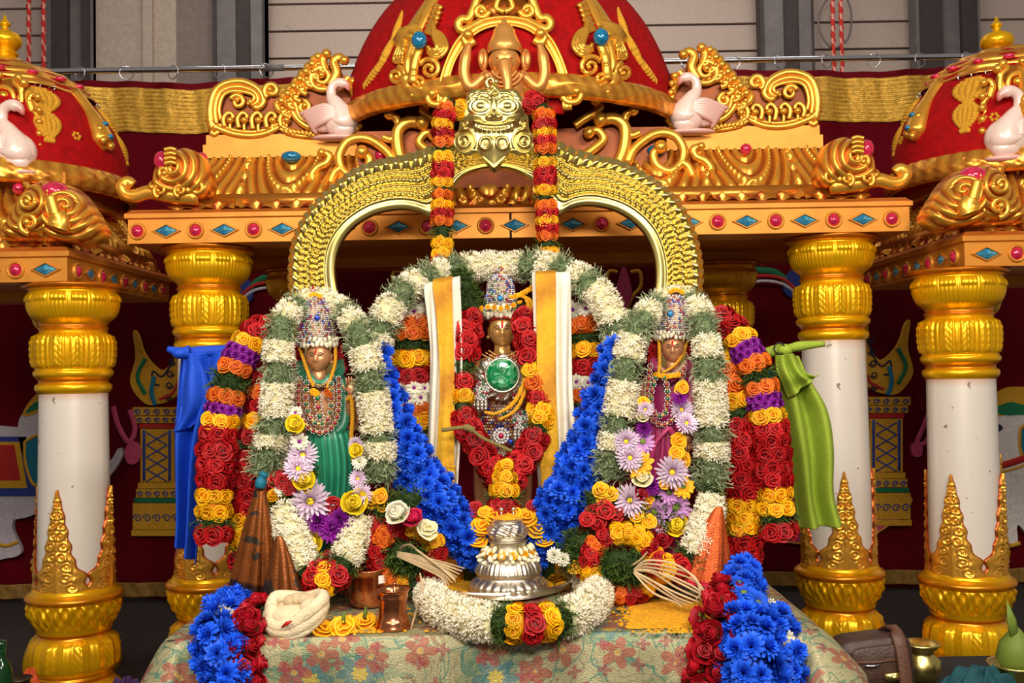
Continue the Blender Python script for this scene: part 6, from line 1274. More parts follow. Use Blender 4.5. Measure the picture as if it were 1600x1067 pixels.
# ============================================================ TABLE AND WHAT STANDS ON IT
def brocade():
    m = mat('floral_brocade', (166, 160, 122), rough=0.45, metal=0.3, bump=0.35, bscale=260)
    nt = m.node_tree; N, L = nt.nodes, nt.links; b = N['Principled BSDF']; src = b.inputs['Base Color'].links[0].from_socket
    tc = N.new('ShaderNodeTexCoord'); sx = N.new('ShaderNodeSeparateXYZ'); L.new(tc.outputs['Object'], sx.inputs[0])
    def mth(op, a, b=None):
        n = N.new('ShaderNodeMath'); n.operation = op
        for i_, q in enumerate((a, b)):
            if q is None: continue
            if isinstance(q, (int, float)): n.inputs[i_].default_value = q
            else: L.new(q, n.inputs[i_])
        return n.outputs[0]
    cv = N.new('ShaderNodeCombineXYZ'); L.new(sx.outputs[0], cv.inputs[0]); L.new(mth('ADD', sx.outputs[1], sx.outputs[2]), cv.inputs[1])
    def put(src, fac, col, amt=1.0):
        mx = N.new('ShaderNodeMix'); mx.data_type = 'RGBA'; L.new(mth('MULTIPLY', fac, amt), mx.inputs[0]); L.new(src, mx.inputs[6]); mx.inputs[7].default_value = srgb(col); return mx.outputs[2]
    def vine(src, scale, wd, col, amt, off):
        n = N.new('ShaderNodeTexNoise'); n.inputs['Scale'].default_value = scale; n.inputs['Detail'].default_value = 1.5; n.inputs['Distortion'].default_value = 1.2
        v = N.new('ShaderNodeVectorMath'); v.inputs[1].default_value = (off, off, 0); L.new(cv.outputs[0], v.inputs[0]); L.new(v.outputs[0], n.inputs['Vector'])
        mr = N.new('ShaderNodeMapRange'); mr.inputs[1].default_value, mr.inputs[2].default_value, mr.inputs[3].default_value, mr.inputs[4].default_value = wd * 0.5, wd, 1, 0
        L.new(mth('ABSOLUTE', mth('SUBTRACT', n.outputs[0], 0.5)), mr.inputs[0]); return put(src, mr.outputs[0], col, amt)
    def bloom(src, scale, r0, amp, pet, col, amt, off, inner=0.0):
        v0 = N.new('ShaderNodeVectorMath'); v0.inputs[1].default_value = (off, off * 0.7, 0); L.new(cv.outputs[0], v0.inputs[0])
        v = N.new('ShaderNodeTexVoronoi'); v.voronoi_dimensions = '2D'; v.inputs['Scale'].default_value = scale; v.inputs['Randomness'].default_value = 0.75; L.new(v0.outputs[0], v.inputs['Vector'])
        d = N.new('ShaderNodeVectorMath'); d.operation = 'SUBTRACT'; L.new(v0.outputs[0], d.inputs[0]); L.new(v.outputs['Position'], d.inputs[1]); s2 = N.new('ShaderNodeSeparateXYZ'); L.new(d.outputs[0], s2.inputs[0])
        an = mth('ARCTAN2', s2.outputs[1], s2.outputs[0]); rad = mth('ADD', mth('MULTIPLY', mth('ABSOLUTE', mth('COSINE', mth('MULTIPLY', an, pet / 2))), amp), r0)
        f = mth('LESS_THAN', v.outputs['Distance'], rad)
        if inner: f = mth('MULTIPLY', f, mth('GREATER_THAN', v.outputs['Distance'], inner))
        return put(src, f, col, amt)
    o = vine(src, 7, 0.020, (74, 124, 104), 0.75, 0.0); o = vine(o, 11, 0.012, (120, 78, 60), 0.6, 3.1); o = vine(o, 5, 0.012, (78, 128, 110), 0.7, 7.7)
    o = bloom(o, 3.2, 0.20, 0.16, 8, (96, 128, 96), 0.45, 1.7, 0.12); o = bloom(o, 3.2, 0.12, 0.10, 8, (44, 108, 122), 0.6, 1.7); o = bloom(o, 3.2, 0.05, 0.03, 8, (196, 168, 60), 0.8, 1.7)
    o = bloom(o, 7.0, 0.14, 0.22, 5, (160, 78, 62), 0.75, 0.3, 0.08); o = bloom(o, 7.0, 0.04, 0.03, 5, (204, 150, 70), 0.8, 0.3); o = bloom(o, 10.5, 0.06, 0.16, 4, (146, 54, 66), 0.65, 5.2)
    wv = N.new('ShaderNodeTexNoise'); wv.inputs['Scale'].default_value = 420; L.new(tc.outputs['Object'], wv.inputs['Vector']); hv = N.new('ShaderNodeHueSaturation'); mr = N.new('ShaderNodeMapRange'); mr.inputs[1].default_value, mr.inputs[2].default_value, mr.inputs[3].default_value, mr.inputs[4].default_value = 0.35, 0.65, 0.7, 1.25
    L.new(wv.outputs[0], mr.inputs[0]); L.new(mr.outputs[0], hv.inputs['Value']); L.new(o, hv.inputs['Color']); L.new(hv.outputs[0], b.inputs['Base Color'])
    return m
BROC = brocade(); WOOD = mat('dark_wood', (70, 44, 28), rough=0.5, noise=0.2)
tx0, tx1, ty0, ty1 = -1.0, 0.86, 2.93, 4.2
table = thing('table', (-0.07, 3.5, 0), 'table standing hidden under the brocade cloth', 'table')
mb = MB(); mb.box((tx0 + 0.01, ty0 + 0.01, TZ - 0.035), (tx1 - 0.01, ty1, TZ - 0.006)); mb.build('table_top', WOOD, table, smooth=False)
for x in (tx0 + 0.08, tx1 - 0.14):
    for y in (ty0 + 0.08, ty1 - 0.12): mb = MB(); mb.box((x, y, 0), (x + 0.06, y + 0.06, TZ - 0.03)); mb.build('leg', WOOD, table, smooth=False)
cloth = MB(); nd = 40; prm = []
def edge_pts():
    e = []
    for x in np.linspace(tx0, tx1, 230): e.append((x, ty0, 0.0, -1.0))
    return e
# skirt: walk back-left -> front-left -> front-right -> back-right
path = [(tx0, y, -1, 0) for y in np.linspace(ty1, ty0 + 0.05, 70)] + [(tx0 + 0.05 - 0.05 * math.cos(a), ty0 + 0.05 - 0.05 * math.sin(a), -math.cos(a), -math.sin(a)) for a in np.linspace(0.1, PI / 2 - 0.1, 10)] + [(x, ty0, 0, -1) for x in np.linspace(tx0 + 0.05, tx1 - 0.05, 230)] + [(tx1 - 0.05 + 0.05 * math.sin(a), ty0 + 0.05 - 0.05 * math.cos(a), math.sin(a), -math.cos(a)) for a in np.linspace(0.1, PI / 2 - 0.1, 10)] + [(tx1, y, 1, 0) for y in np.linspace(ty0 + 0.05, ty1, 70)]
V = np.zeros((len(path), nd, 3)); s = 0; px_ = None
for i, (x, y, nx, ny) in enumerate(path):
    if px_: s += math.hypot(x - px_[0], y - px_[1])
    px_ = (x, y); corner = (1 if nx and ny else 0)
    for j in range(nd):
        k = j / (nd - 1); h = 0.66 * k; r = min(1, k * 16); out = 0.014 * math.sin(min(1, k * 14) * PI / 2) + (0.035 * math.sin(s * 21 + 1.3 * math.sin(s * 5)) + 0.018 * math.sin(s * 47)) * min(1, k * 2.2) * k ** 0.35 + 0.05 * k
        if x > tx1 - 0.16: out += 0.10 * min(1, k * 5) * (nx != 0) + 0.03 * k * corner
        if x < tx0 + 0.1: out += 0.05 * min(1, k * 5) * (nx != 0)
        V[i, j] = (x + nx * out, y + ny * out, TZ - max(0, h - 0.004))
cloth.grid(V, 0.0)
X, Y = np.meshgrid(np.linspace(tx0, tx1, 120), np.linspace(ty0, ty1, 80), indexing='ij')
Z = TZ + 0.002 * np.sin(X * 17 + Y * 9) * np.sin(Y * 13)
cloth.grid(np.stack([X, Y, np.where((X < tx0 + .03) | (X > tx1 - .03) | (Y < ty0 + .03), TZ - 0.001, Z)], -1), 0.0)
tag(cloth.build('tablecloth', BROC), 'pale floral brocade cloth covering the offering table', 'tablecloth')
T_ = lambda px, py, up=0.0: PZ(px, py, TZ + up)
# ---- copper pots
COPP = mat('copper', (206, 128, 86), (150, 80, 50), metal=1.0, rough=0.2, noise=0.08, nscale=30)
def vessel(name, label, px, py, prof, m, cat='pot', n=48, disp=None):
    c = T_(px, py); u = c.y / F; c = Vector((c.x, c.y, TZ + 0.003)); e = thing(name, c, label, cat)
    mb = MB(); mb.lathe([(r * u, z * u) for r, z in prof], n, c=c, disp=disp); mb.build('body', m, e); return e, c, u
e, c, u = vessel('copper_pot', 'large round copper pot behind the small copper tumbler', 577, 946, [(0.1, 0), (26, 0), (29, 2), (33, 14), (35, 30), (35, 46), (36, 54), (38, 56), (37.5, 58), (35, 57), (33.5, 50), (33, 30), (30, 12), (24, 4), (0.1, 3)], COPP)
mb = MB(); a = np.linspace(0.55, 1.0, 6); mb.grid(np.array([[(c.x + 36.3 * u * math.sin(q), c.y - 36.3 * u * math.cos(q), c.z + z * u) for q in a] for z in (38, 50)]), 0.0, flip=True); mb.build('paper_sticker', WHTP, e)
e, c, u = vessel('copper_tumbler', 'small waisted copper tumbler at the front table edge', 614, 982, [(0.1, 0), (29, 0), (29, 4), (26, 7), (27, 10), (24, 13), (22, 22), (21.5, 34), (22.5, 44), (24, 48), (23, 50), (25.5, 57), (28, 60), (27, 61), (23, 56), (20.5, 46), (19.5, 34), (20, 12), (0.1, 8)], COPP)
mb = MB(); mb.tube([c + Vector((2 * u, 0.012, 20 * u)), c + Vector((3 * u, 0.008, 66 * u))], 3 * u, 8, t=0.3); mb.ball(c + Vector((3 * u, 0.008, 66 * u)), 3.6 * u, 8); mb.build('spoon_handle', COPP, e)
# ---- silver vessel on a plate
cp = T_(778, 917); u = cp.y / F
pl = thing('silver_tray', (cp.x, cp.y, TZ), 'round silver tray with yellow petals under the silver vessel', 'tray')
mb = MB(); mb.lathe([(0.1 * u, 3 * u), (100 * u, 3 * u), (108 * u, 6 * u), (113 * u, 14 * u), (116 * u, 14 * u), (112 * u, 3 * u), (104 * u, 0), (0.1 * u, 0)], 72, c=(cp.x, cp.y, TZ + 0.003)); mb.build('dish', SILV, pl); TRAYC = (cp.x, cp.y); cp = T_(795, 929)
sc = Vector((cp.x, cp.y, TZ + 0.003 + 3.2 * u)); sv = thing('silver_vessel', sc, 'embossed silver crown-shaped vessel at the centre of the table', 'vessel')
pr = [(0.1, 0), (57, 0), (59, 3), (56, 8), (55, 14), (50, 20), (47, 26), (49, 29), (48, 34), (45, 42), (38, 52), (31, 58), (32, 61), (29, 65), (28, 74), (31, 77), (27, 80), (29, 83), (32, 89), (32, 95), (29, 101), (25, 105), (26, 107), (23, 109), (18, 111), (0.1, 112)]
def sd(th, z, r):
    z = z / u
    a = sm(4, 9, z) * sm(24, 18, z); b = sm(29, 33, z) * sm(54, 48, z); c_ = sm(82, 86, z) * sm(104, 98, z)
    return u * (a * 3.4 * np.abs(np.sin(th * 13 + (z - 14) * 0.05 * np.sin(th * 4))) + b * 4.0 * np.abs(np.sin(th * 4)) * np.abs(np.sin(th * 20)) + c_ * 1.8 * np.sin(th * 14 + z * 0.5) * np.sin(z * 0.7))
mb = MB(); mb.lathe([tuple(q) for q in densify([(r * u, z * u) for r, z in pr], 170)], 180, c=sc, disp=sd); mb.build('body', SILV, sv)
for dx in (-9, 9): mb = MB(); mb.tube([sc + Vector((dx * u, -0.01, 110 * u)), sc + Vector((dx * u, -0.01, 121 * u))], 1.6 * u, 8, t=0); mb.ball(sc + Vector((dx * u, -0.01, 123 * u)), 4 * u, 10); mb.build('pin', SILV, sv)
mb = MB(); mb.lathe([(0.1 * u, 117 * u), (12 * u, 115 * u), (21 * u, 111 * u), (23 * u, 108 * u)], 24, c=sc, disp=lambda th, z, r: 0.003 * np.sin(th * 5) * np.cos(z * 300)); tag(mb.build('turmeric_mound', mat('turmeric', (236, 168, 14), (210, 120, 10), rough=0.95, noise=0.25, nscale=80, bump=0.8, bscale=150), sv), kind='stuff')
TURM = MATS['turmeric']
mb = MB(); mb.lathe([(0.1 * u, 6 * u), (60 * u, 5.5 * u), (92 * u, 5 * u), (104 * u, 3.6 * u)], 48, c=(TRAYC[0], TRAYC[1], TZ + 0.003), disp=lambda th, z, r: 0.004 * np.sin(th * 7)); tag(mb.build('turmeric_layer', TURM, pl), kind='stuff')
js = thing('jasmine_string', sc + Vector((0, 0, 62 * u)), 'string of jasmine buds tied round the silver vessel', 'garland')
for k in range(66):
    a = k * 2 * PI / 66 + random.uniform(-.05, .05); row = k % 3; r = (36 + row * 3.2) * u; mb = MB()
    d = Vector((math.sin(a), -math.cos(a), -0.5 + 0.6 * (row - 1))); p = sc + Vector((r * math.sin(a), -r * math.cos(a), (66 - 8 * row + random.uniform(-3, 3)) * u))
    M = Matrix.Translation(p) @ d.to_track_quat('Z', 'Y').to_matrix().to_4x4()
    mb.ball((0, 0, 0), (3.6 * u, 3.6 * u, 6.5 * u), 8, np.repeat(np.linspace(0, 0.9, 6), 8)); link('jasmine_bud', mb.mesh('jasmine_bud', JAS), js, M)
for k in range(14): a = (k + .5) * 2 * PI / 14; flower('y', js, sc + Vector((39 * u * math.sin(a), -39 * u * math.cos(a), 60 * u)), (math.sin(a), -math.cos(a), 0.1), 6.5 * u, 0.3, 'yellow_blossom')
for x, y, k, s_ in ((868, 905, 'y', 17), (852, 918, 'y', 15), (862, 895, 'r', 12), (700, 925, 'y', 15), (720, 932, 'y', 13), (692, 912, 'o', 11), (880, 915, 'y', 11), (715, 905, 'y', 14)):
    flower(k, pl, T_(x, y, 0.018), (0, -0.3, 1), s_ * u, 0.4, {'y': 'yellow_blossom', 'r': 'red_blossom', 'o': 'orange_blossom'}[k])
pile = thing('flower_heap', T_(790, 880), 'heap of yellow marigold flowers behind the silver vessel', 'flowers')
for x, y, s_ in ((752, 822, 19), (770, 806, 17), (838, 826, 19), (822, 808, 18), (800, 802, 16), (745, 842, 17), (850, 842, 16), (785, 818, 18), (758, 800, 12)): flower('y', pile, P(x, y, 3.45), (0, -0.8, 0.6), s_ * 3.45 / F, 0.3, 'yellow_blossom')
for x, y, k in ((742, 792, 'r'), (735, 800, 'r'), (832, 790, 'r'), (846, 800, 'v'), (725, 806, 'w'), (718, 790, 'v'), (828, 800, 'r')): flower(k, pile, P(x, y, 3.47), (0, -0.8, 0.6), 11 * 3.47 / F, 0.3)
mb = MB(); X, Y = np.meshgrid(np.linspace(-1, 1, 30), np.linspace(0, PI, 20), indexing='ij'); c = P(795, 850, 3.60)
mb.grid(np.stack([c.x + X * 0.16, 3.63 - 0.07 * np.sin(Y) * np.sqrt(1 - 0.9 * X * X), TZ + 0.005 + (c.z + 0.05 - TZ) * (0.5 + 0.5 * np.cos(Y)) * np.sqrt(np.clip(1 - 0.7 * X * X, 0, 1))], -1), 0.9); mb.build('leaf_bed', FOLD, pile)
# ---- jasmine ring in front of the vessel
def tpath(pts, up): return [T_(x, y, up) for x, y in pts]
garland('jasmine_garland', 'thick white jasmine garland lying round the silver vessel with a rose centre', None, [20, 24, 27, 28, 28, 28, 28, 28, 26, 22], 'w250 d15 y17 r17 y17 d15 w205', 0.95, world=tpath([(676, 908), (672, 930), (692, 952), (736, 968), (786, 974), (836, 974), (884, 966), (922, 946), (932, 922), (912, 908)], 0.047), size=1.0, span=125)
# ---- wreaths with straw ties
STRAW = mat('dry_straw', (206, 180, 140), (150, 120, 80), rough=0.8, noise=0.15)
def wreath(label, cx, cy, r, D, cols, straw, seed):
    e = thing('flower_wreath', P(cx, cy + r, D), label, 'wreath')
    pts = [(cx + r * math.cos(a), cy + r * 0.98 * math.sin(a), D) for a in np.linspace(-PI * 0.5, PI * 1.5, 25)]
    fr = path_frames(pts, 200); fill(e, fr, np.full(200, r * 0.36 * D / F), secs(cols), 0.9, D / F, 0.72, 110)
    fr = path_frames([(cx - r * .5, cy + r * .35, D + .01), (cx - r * .15, cy - r * .1, D - .02), (cx + r * .25, cy + .1 * r, D - .02), (cx + r * .45, cy + r * .4, D)], 60); mb = MB(); rr = np.full(60, r * 0.52 * D / F); core(mb, fr, rr, 0, fr[1][-1], 0.7, 0.7, 1.0); fuzz('d', mb, fr, rr, 0, fr[1][-1], 0.8, D / F, 1.3)
    tag(mb.build('leaf_centre', FOLD, e), kind='stuff')
    for k, pts in enumerate(straw):
        mb = MB(); q = pxs(pts, D, 0, 30); mb.tube(q, np.interp(np.linspace(0, 1, 30), [0, .2, .8, 1], [1.1, 1.7, 1.5, 0.8]) * D / F, 8, t=0.5 * (k % 3) / 2, flat=0.45); mb.build('straw_tie', STRAW, e)
    return e
st = [[(628, 866, -.06), (626, 856, -.08), (640, 851, -.10), (655, 862, -.12), (690, 888, -.16), (712, 905 + 2 * k, -.18)] for k in (0, 2)] + [[(620, 862 + k, -.07), (650, 868 + 2 * k, -.10), (690, 878 + 3.5 * k, -.14), (726 - 4 * k, 888 + 4.5 * k, -.18)] for k in range(8)] + [[(656, 895, -.12), (660, 920, -.16), (650, 955, -.22), (642, 982, -.30)]]
wreath('flower wreath with a straw tie behind the copper tumbler', 636, 868, 46, 3.30, 'y34 y30 r40 r30 d20 y20 o40 r40 o30 r30', st, 1)
st2 = [[(990, 890, -.07), (1010, 876 + 5 * k, -.10), (1050, 880 + 7 * k, -.13), (1080 + 4 * k, 898 + 7 * k + 5 * math.sin(k * 5), -.17 + .02 * math.sin(k * 3)), (1106 - k * 6, 930 + 2 * k, -.20)] for k in range(4)] + [[(990, 890 + k, -.08), (1020, 892 + 6 * k + 4 * math.sin(k * 4), -.11), (1056, 908 + 7 * k + 4 * math.sin(k * 7), -.16), (1110 - 9 * k, 936 + 2.4 * k, -.20)] for k in range(6)] + [[(985, 885, -.05), (1000, 875, -.07), (1012, 862, -.08)]]
wreath('flower wreath with a loose straw tie at the right of the table', 972, 882, 50, 3.26, 'y50 r14 y44 y30 r30 o24 r40 y30 r30 o14 r24 y20', st2, 2)
# roses and fillers between
for k, x, y, s_, lab in (('H', 624, 806, 24, 'white rose beside the blue garland and above the straw-tied wreath'), ('K', 648, 814, 20, 'single pink rose between a white and a cream rose'), ('W', 668, 826, 18, 'open cream rose right of the pink rose')):
    o = flower(k, None, P(x, y, 3.24), (-0.3 if k != 'W' else 0.2, -0.8, 0.7), s_ * 3.24 / F, 0.1, 'rose'); tag(o, lab, 'rose')
def spray(label, items, D): return tag(bouquet(label, items, D), cat='flowers')
spray('red and yellow flowers tucked between the left figure and the blue garland', [('d', 600, 790, 24), ('d', 640, 780, 20), ('y', 582, 782, 15), ('y', 594, 776, 14), ('y', 598, 790, 13), ('r', 578, 822, 17), ('r', 594, 818, 16), ('r', 572, 842, 16), ('r', 590, 838, 14), ('w', 612, 828, 12)], 3.30)
spray('red roses and yellow flowers tucked between the right figure and the blue garland', [('d', 938, 786, 24), ('d', 910, 850, 28), ('d', 890, 870, 22), ('y', 938, 766, 15), ('y', 952, 772, 14), ('y', 944, 780, 13), ('r', 928, 802, 16), ('r', 946, 798, 16), ('r', 962, 802, 14), ('r', 934, 816, 14), ('r', 918, 812, 13), ('w', 866, 868, 13), ('w', 880, 874, 12), ('y', 898, 886, 13), ('r', 905, 895, 9)], 3.28)
# ---- cloth skirts folded beside the figures
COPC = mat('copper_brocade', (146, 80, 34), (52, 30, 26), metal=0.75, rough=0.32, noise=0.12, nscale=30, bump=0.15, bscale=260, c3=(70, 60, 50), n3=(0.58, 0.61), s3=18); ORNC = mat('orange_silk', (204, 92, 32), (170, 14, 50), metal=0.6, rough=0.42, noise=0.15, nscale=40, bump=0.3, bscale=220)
def fan(name, label, apex, base, D, m, pleats, hem=None):
    mb = MB(); n = 40; w = 90; V = np.zeros((n, w, 3)); t = np.zeros((n, w))
    (ax, ay), (b0, b1) = apex, base
    for i in range(n):
        k = i / (n - 1); l = (ax - 5 + (b0[0] - ax + 5) * k ** 0.8, ay + (b0[1] - ay) * k); r = (ax + 5 + (b1[0] - ax - 5) * k ** 0.8, ay + (b1[1] - ay) * k); c0 = P((l[0] + r[0]) / 2, (l[1] + r[1]) / 2, D); hw = abs(P(r[0], r[1], D).x - P(l[0], l[1], D).x) / 2
        for j in range(w):
            a = j / w * 2 * PI; f = 1 + (0.26 * (abs(math.sin(a * pleats / 2 + k * 0.9)) - 0.5) + 0.02 * math.sin(a * pleats * 5)) * min(1, k * 1.6)
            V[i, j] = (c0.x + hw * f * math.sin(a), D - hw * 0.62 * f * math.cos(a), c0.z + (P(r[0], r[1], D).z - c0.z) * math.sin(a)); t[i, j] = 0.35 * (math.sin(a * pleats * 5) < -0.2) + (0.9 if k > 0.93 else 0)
    mb.grid(V, t, cv=True); return tag(mb.build(name, m), label, 'cloth')
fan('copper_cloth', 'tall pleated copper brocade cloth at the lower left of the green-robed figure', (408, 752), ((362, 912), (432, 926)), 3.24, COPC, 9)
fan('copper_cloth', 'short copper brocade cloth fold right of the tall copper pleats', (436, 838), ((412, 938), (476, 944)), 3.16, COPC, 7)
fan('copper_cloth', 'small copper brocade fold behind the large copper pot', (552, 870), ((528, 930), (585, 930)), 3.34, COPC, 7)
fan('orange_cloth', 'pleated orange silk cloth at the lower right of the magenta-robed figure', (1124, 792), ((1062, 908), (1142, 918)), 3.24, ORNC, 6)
mb = MB(); mb.tube(pxs([(406, 762), (409, 748), (414, 738)], 3.22, 0, 10), [0.016, 0.017, 0.018, 0.018, 0.015, 0.012, 0.012, 0.014, 0.016, 0.01], 12, t=0.2); tag(mb.build('teal_tie', TEALS), 'teal cloth tip above the tall copper brocade pleats', 'cloth')
# ---- loose things at the front
WOOL = mat('raw_wool', (232, 214, 178), (190, 160, 120), rough=0.9, noise=0.12, nscale=30, bump=0.5, bscale=160)
wl = thing('wool_skein', T_(462, 990), 'twisted skein of cream wool with a red mark at the table front', 'wool'); wb = T_(462, 984)
mb = MB(); wp = lambda x, y, d, z=0: P(x, y, 2.99 + d)
for k in range(13):
    o = (k - 6) * 2.4; q = spline([(418 + abs(o) * .5, 962 + o, 0), (428, 982 + o * .5, -.03), (455, 984 + o * .7, -.05), (482, 968 + o, -.05), (504, 946 + o * .8, -.02), (500, 934 + o * .4, .03), (478, 940 + o * .5, .06), (452, 942 + o * .8, .05), (430, 946 + o, .03)], 50, True)
    mb.tube([wp(*a) for a in q] + [wp(*q[0])], 0.016 + 0.003 * math.sin(k), 8, t=0.12 * (k % 3), cap=False)
mb.ball(wp(458, 962, .0), (0.075, 0.05, 0.032), 20, 0.15); mb.ball(wp(486, 950, .0), (0.035, 0.045, 0.03), 16, 0.2); mb.build('strands', WOOL, wl)
mb = MB(); mb.tube([wp(440, 980, -.075), wp(448, 974, -.08), wp(456, 970, -.08)], [0.002, 0.006, 0.002], 8, t=0, flat=0.4); mb.build('red_mark', REDP, wl)
mb = MB()
for k in range(4): mb.ball(wp(455 + k * 9, 938 - 3 * math.sin(k), .03), (0.022, 0.03, 0.018), 10, 0.6)
mb.build('grey_fluff', WOOL, wl)
for x, y, s_, lab in ((503, 972, 20, 'yellow flower touching the cream wool skein'), (536, 970, 22, 'yellow flower with an upright green stem, middle of three'), (570, 962, 19, 'yellow flower nearest the copper tumbler with a green stem')):
    p = T_(x, y + 10, 0.016); o = thing('marigold', p, lab, 'flower', 'loose marigolds on the table'); flower('y', o, p, (0.2, -0.6, 0.7), s_ * p.y / F, 0.2, 'bloom')
    if x > 510: mb = MB(); mb.tube([p + Vector((0, 0, 0.012)), p + Vector((0.004, 0.005, 0.045))], [0.008, 0.003], 8, t=0.3); mb.build('stem', FSTEM, o)
    else: mb = MB(); mb.tube([p + Vector((0, 0.01, -0.004)), p + Vector((0.02, 0.03, 0.0))], [0.006, 0.003], 8, t=0.3); mb.build('stem', FSTEM, o)
mb = MB(); q = [T_(x, y, 0.002) for x, y in spline([(640, 965), (636, 985), (632, 978), (645, 970)], 4)]
pw = MB()
for (ax0, ax1, ay0, ay1, n_) in ((985, 1120, 938, 984, 1500), (480, 600, 968, 996, 320), (650, 760, 925, 975, 260)):
    x = rng.normal((ax0 + ax1) / 2, (ax1 - ax0) / 3.4, n_); y = np.clip(rng.normal((ay0 + ay1) / 2, (ay1 - ay0) / 3.4, n_), ay0 - 6, 988)
    pos = np.array([T_(a, b, 0.003) for a, b in zip(x, y)]); pw.scatter([(1, 0, 0), (0, 1, 0.1), (-1, 0, 0), (0, -1, 0.1), (0, 0, 0.7)], [(0, 1, 4), (1, 2, 4), (2, 3, 4), (3, 0, 4)], pos, np.tile((0, 0, 1.0), (n_, 1)), rng.uniform(0.003, 0.010, n_), tt=[0, 0, 0.3, 0.3, 0])
tag(pw.build('turmeric_grains', TURM), 'scattered yellow turmeric and petal crumbs on the brocade cloth', 'turmeric', kind='stuff')
pm = MB(); X, Y = np.meshgrid(np.linspace(-1, 1, 60), np.linspace(-1, 1, 30), indexing='ij')
C0 = [T_(988, 938), T_(1112, 938), T_(1112, 982), T_(978, 984)]
def bil(a, b): a, b = (a + 1) / 2, (b + 1) / 2; return (C0[0] * (1 - a) + C0[1] * a) * (1 - b) + (C0[3] * (1 - a) + C0[2] * a) * b
Vp = np.array([[bil(X[i, j] * (1 + 0.05 * math.sin(j * 1.9)), Y[i, j]) for j in range(30)] for i in range(60)]); Vp[..., 2] = TZ + 0.003 + 0.006 * np.clip(1 - np.maximum(np.abs(X), np.abs(Y)) ** 3, 0, 1) * (1 + 0.5 * rng.random(X.shape)); pm.grid(Vp, 0.2 * rng.random(X.shape), flip=True)
tag(pm.build('turmeric_layer', TURM), 'thick layer of yellow turmeric powder right of the jasmine ring', 'turmeric', kind='stuff')
# ---- garlands falling over the table corners
def over_edge(name, label, pts, rad, sec, size, cat='garland'): return garland(name, label, pts, rad, sec, 0.85, size=size, cat=cat, span=125)
over_edge('blue_garland', 'blue flower garland falling over the front left table corner', [(384, 926, 3.28), (362, 948, 3.14), (342, 972, 3.0), (332, 992, 2.90), (346, 1030, 2.86), (350, 1085, 2.85)], [16, 22, 26, 22, 32, 36], 'b60 b40 w14 b100', 1.1)
over_edge('red_rose_garland', 'red rose garland falling over the front left table corner', [(402, 940, 3.16), (400, 962, 3.04), (384, 988, 2.93), (374, 1020, 2.88), (386, 1085, 2.86)], [10, 14, 17, 18, 18], 'r14 R150', 1.15)
over_edge('blue_garland', 'thick blue flower garland falling over the front right table corner', [(1160, 884, 3.26), (1162, 915, 3.14), (1164, 950, 3.0), (1170, 990, 2.88), (1172, 1030, 2.84), (1172, 1085, 2.84)], [22, 26, 34, 40, 46, 46], 'b90 G60 b100', 1.15)
over_edge('blue_garland', 'slim blue and white flower garland right of the thick blue one', [(1206, 944, 3.06), (1214, 965, 3.0), (1218, 990, 2.92), (1224, 1030, 2.88), (1224, 1085, 2.88)], [12, 18, 20, 26, 26], 'w16 b60 w14 b60', 1.05)
over_edge('red_rose_garland', 'red rose garland falling beside the thick blue garland at right', [(1140, 918, 3.14), (1132, 945, 3.0), (1120, 985, 2.90), (1112, 1030, 2.87), (1100, 1085, 2.86)], [18, 24, 26, 24, 22], 'r40 R160', 1.15)
# ============================================================ AROUND THE TABLE
LEATH = mat('brown_leather', (62, 42, 36), (96, 60, 44), rough=0.5, noise=0.15, bump=0.3, bscale=120); BLACKC = mat('black_cloth', (30, 26, 30), (60, 50, 60), rough=0.9, noise=0.2); GLASSG = mat('green_glass', (40, 110, 60), rough=0.08, trans=0.8)
def rbox(mb, M, sx, sy, sz, b=0.02, t=0.0, mi=0):
    n = 10; q = []
    for i in range(24):
        a = i * 2 * PI / 24; cx, cz = math.copysign(abs(math.cos(a)) ** 0.35, math.cos(a)), math.copysign(abs(math.sin(a)) ** 0.35, math.sin(a)); q.append((cx * sx / 2, cz * sz / 2))
    V = np.array([[tuple(M @ Vector((x * f, y, z * f + sz / 2))) for x, z in q] for y, f in ((-sy / 2, 0.02), (-sy / 2, 0.9), (-sy / 2 + b, 1), (sy / 2 - b, 1), (sy / 2, 0.9), (sy / 2, 0.02))]); mb.grid(V, t, mi, cv=True)
zs = P(1370, 1085, 3.35).z
st_ = thing('low_stool', (P(1400, 1100, 3.5).x, 3.5, 0), 'low black-draped stool right of the table under the bag', 'stool'); xs0, xs1 = P(1310, 1090, 3.45).x, P(1620, 1090, 3.45).x
mb = MB(); mb.box((xs0 + 0.03, 3.2, 0), (xs1, 3.75, zs - 0.012)); mb.build('box', WOOD, st_, smooth=False); mb = MB(); mb.box((xs0, 3.17, 0.02), (xs1 + 0.02, 3.77, zs)); mb.build('cover', BLACKC, st_, smooth=False)
bag = thing('leather_bag', P(1372, 1080, 3.35), 'dark brown leather bag with strap beside the table at right', 'bag'); M = Matrix.Translation((P(1370, 1080, 3.35).x, 3.36, zs)) @ Matrix.Rotation(-0.10, 4, 'Y')
hb = P(1370, 990, 3.35).z - zs
mb = MB(); rbox(mb, M, 0.24, 0.12, hb); mb.build('body', LEATH, bag)
mb = MB(); rbox(mb, M @ Matrix.Translation((0.01, -0.062, hb * 0.16)), 0.19, 0.02, hb * 0.72, 0.006, 0.15); fl_ = mb.build('flap', LEATH, bag)
mb = MB(); mb.box((-0.03, -0.010, -0.012), (0.03, 0.0, 0.016)); mb.box((-0.012, -0.016, -0.006), (0.012, -0.009, 0.010)); link('clasp', mb.mesh('clasp', BRASS), fl_, M @ Matrix.Translation((0.04, -0.075, hb * 0.36)))
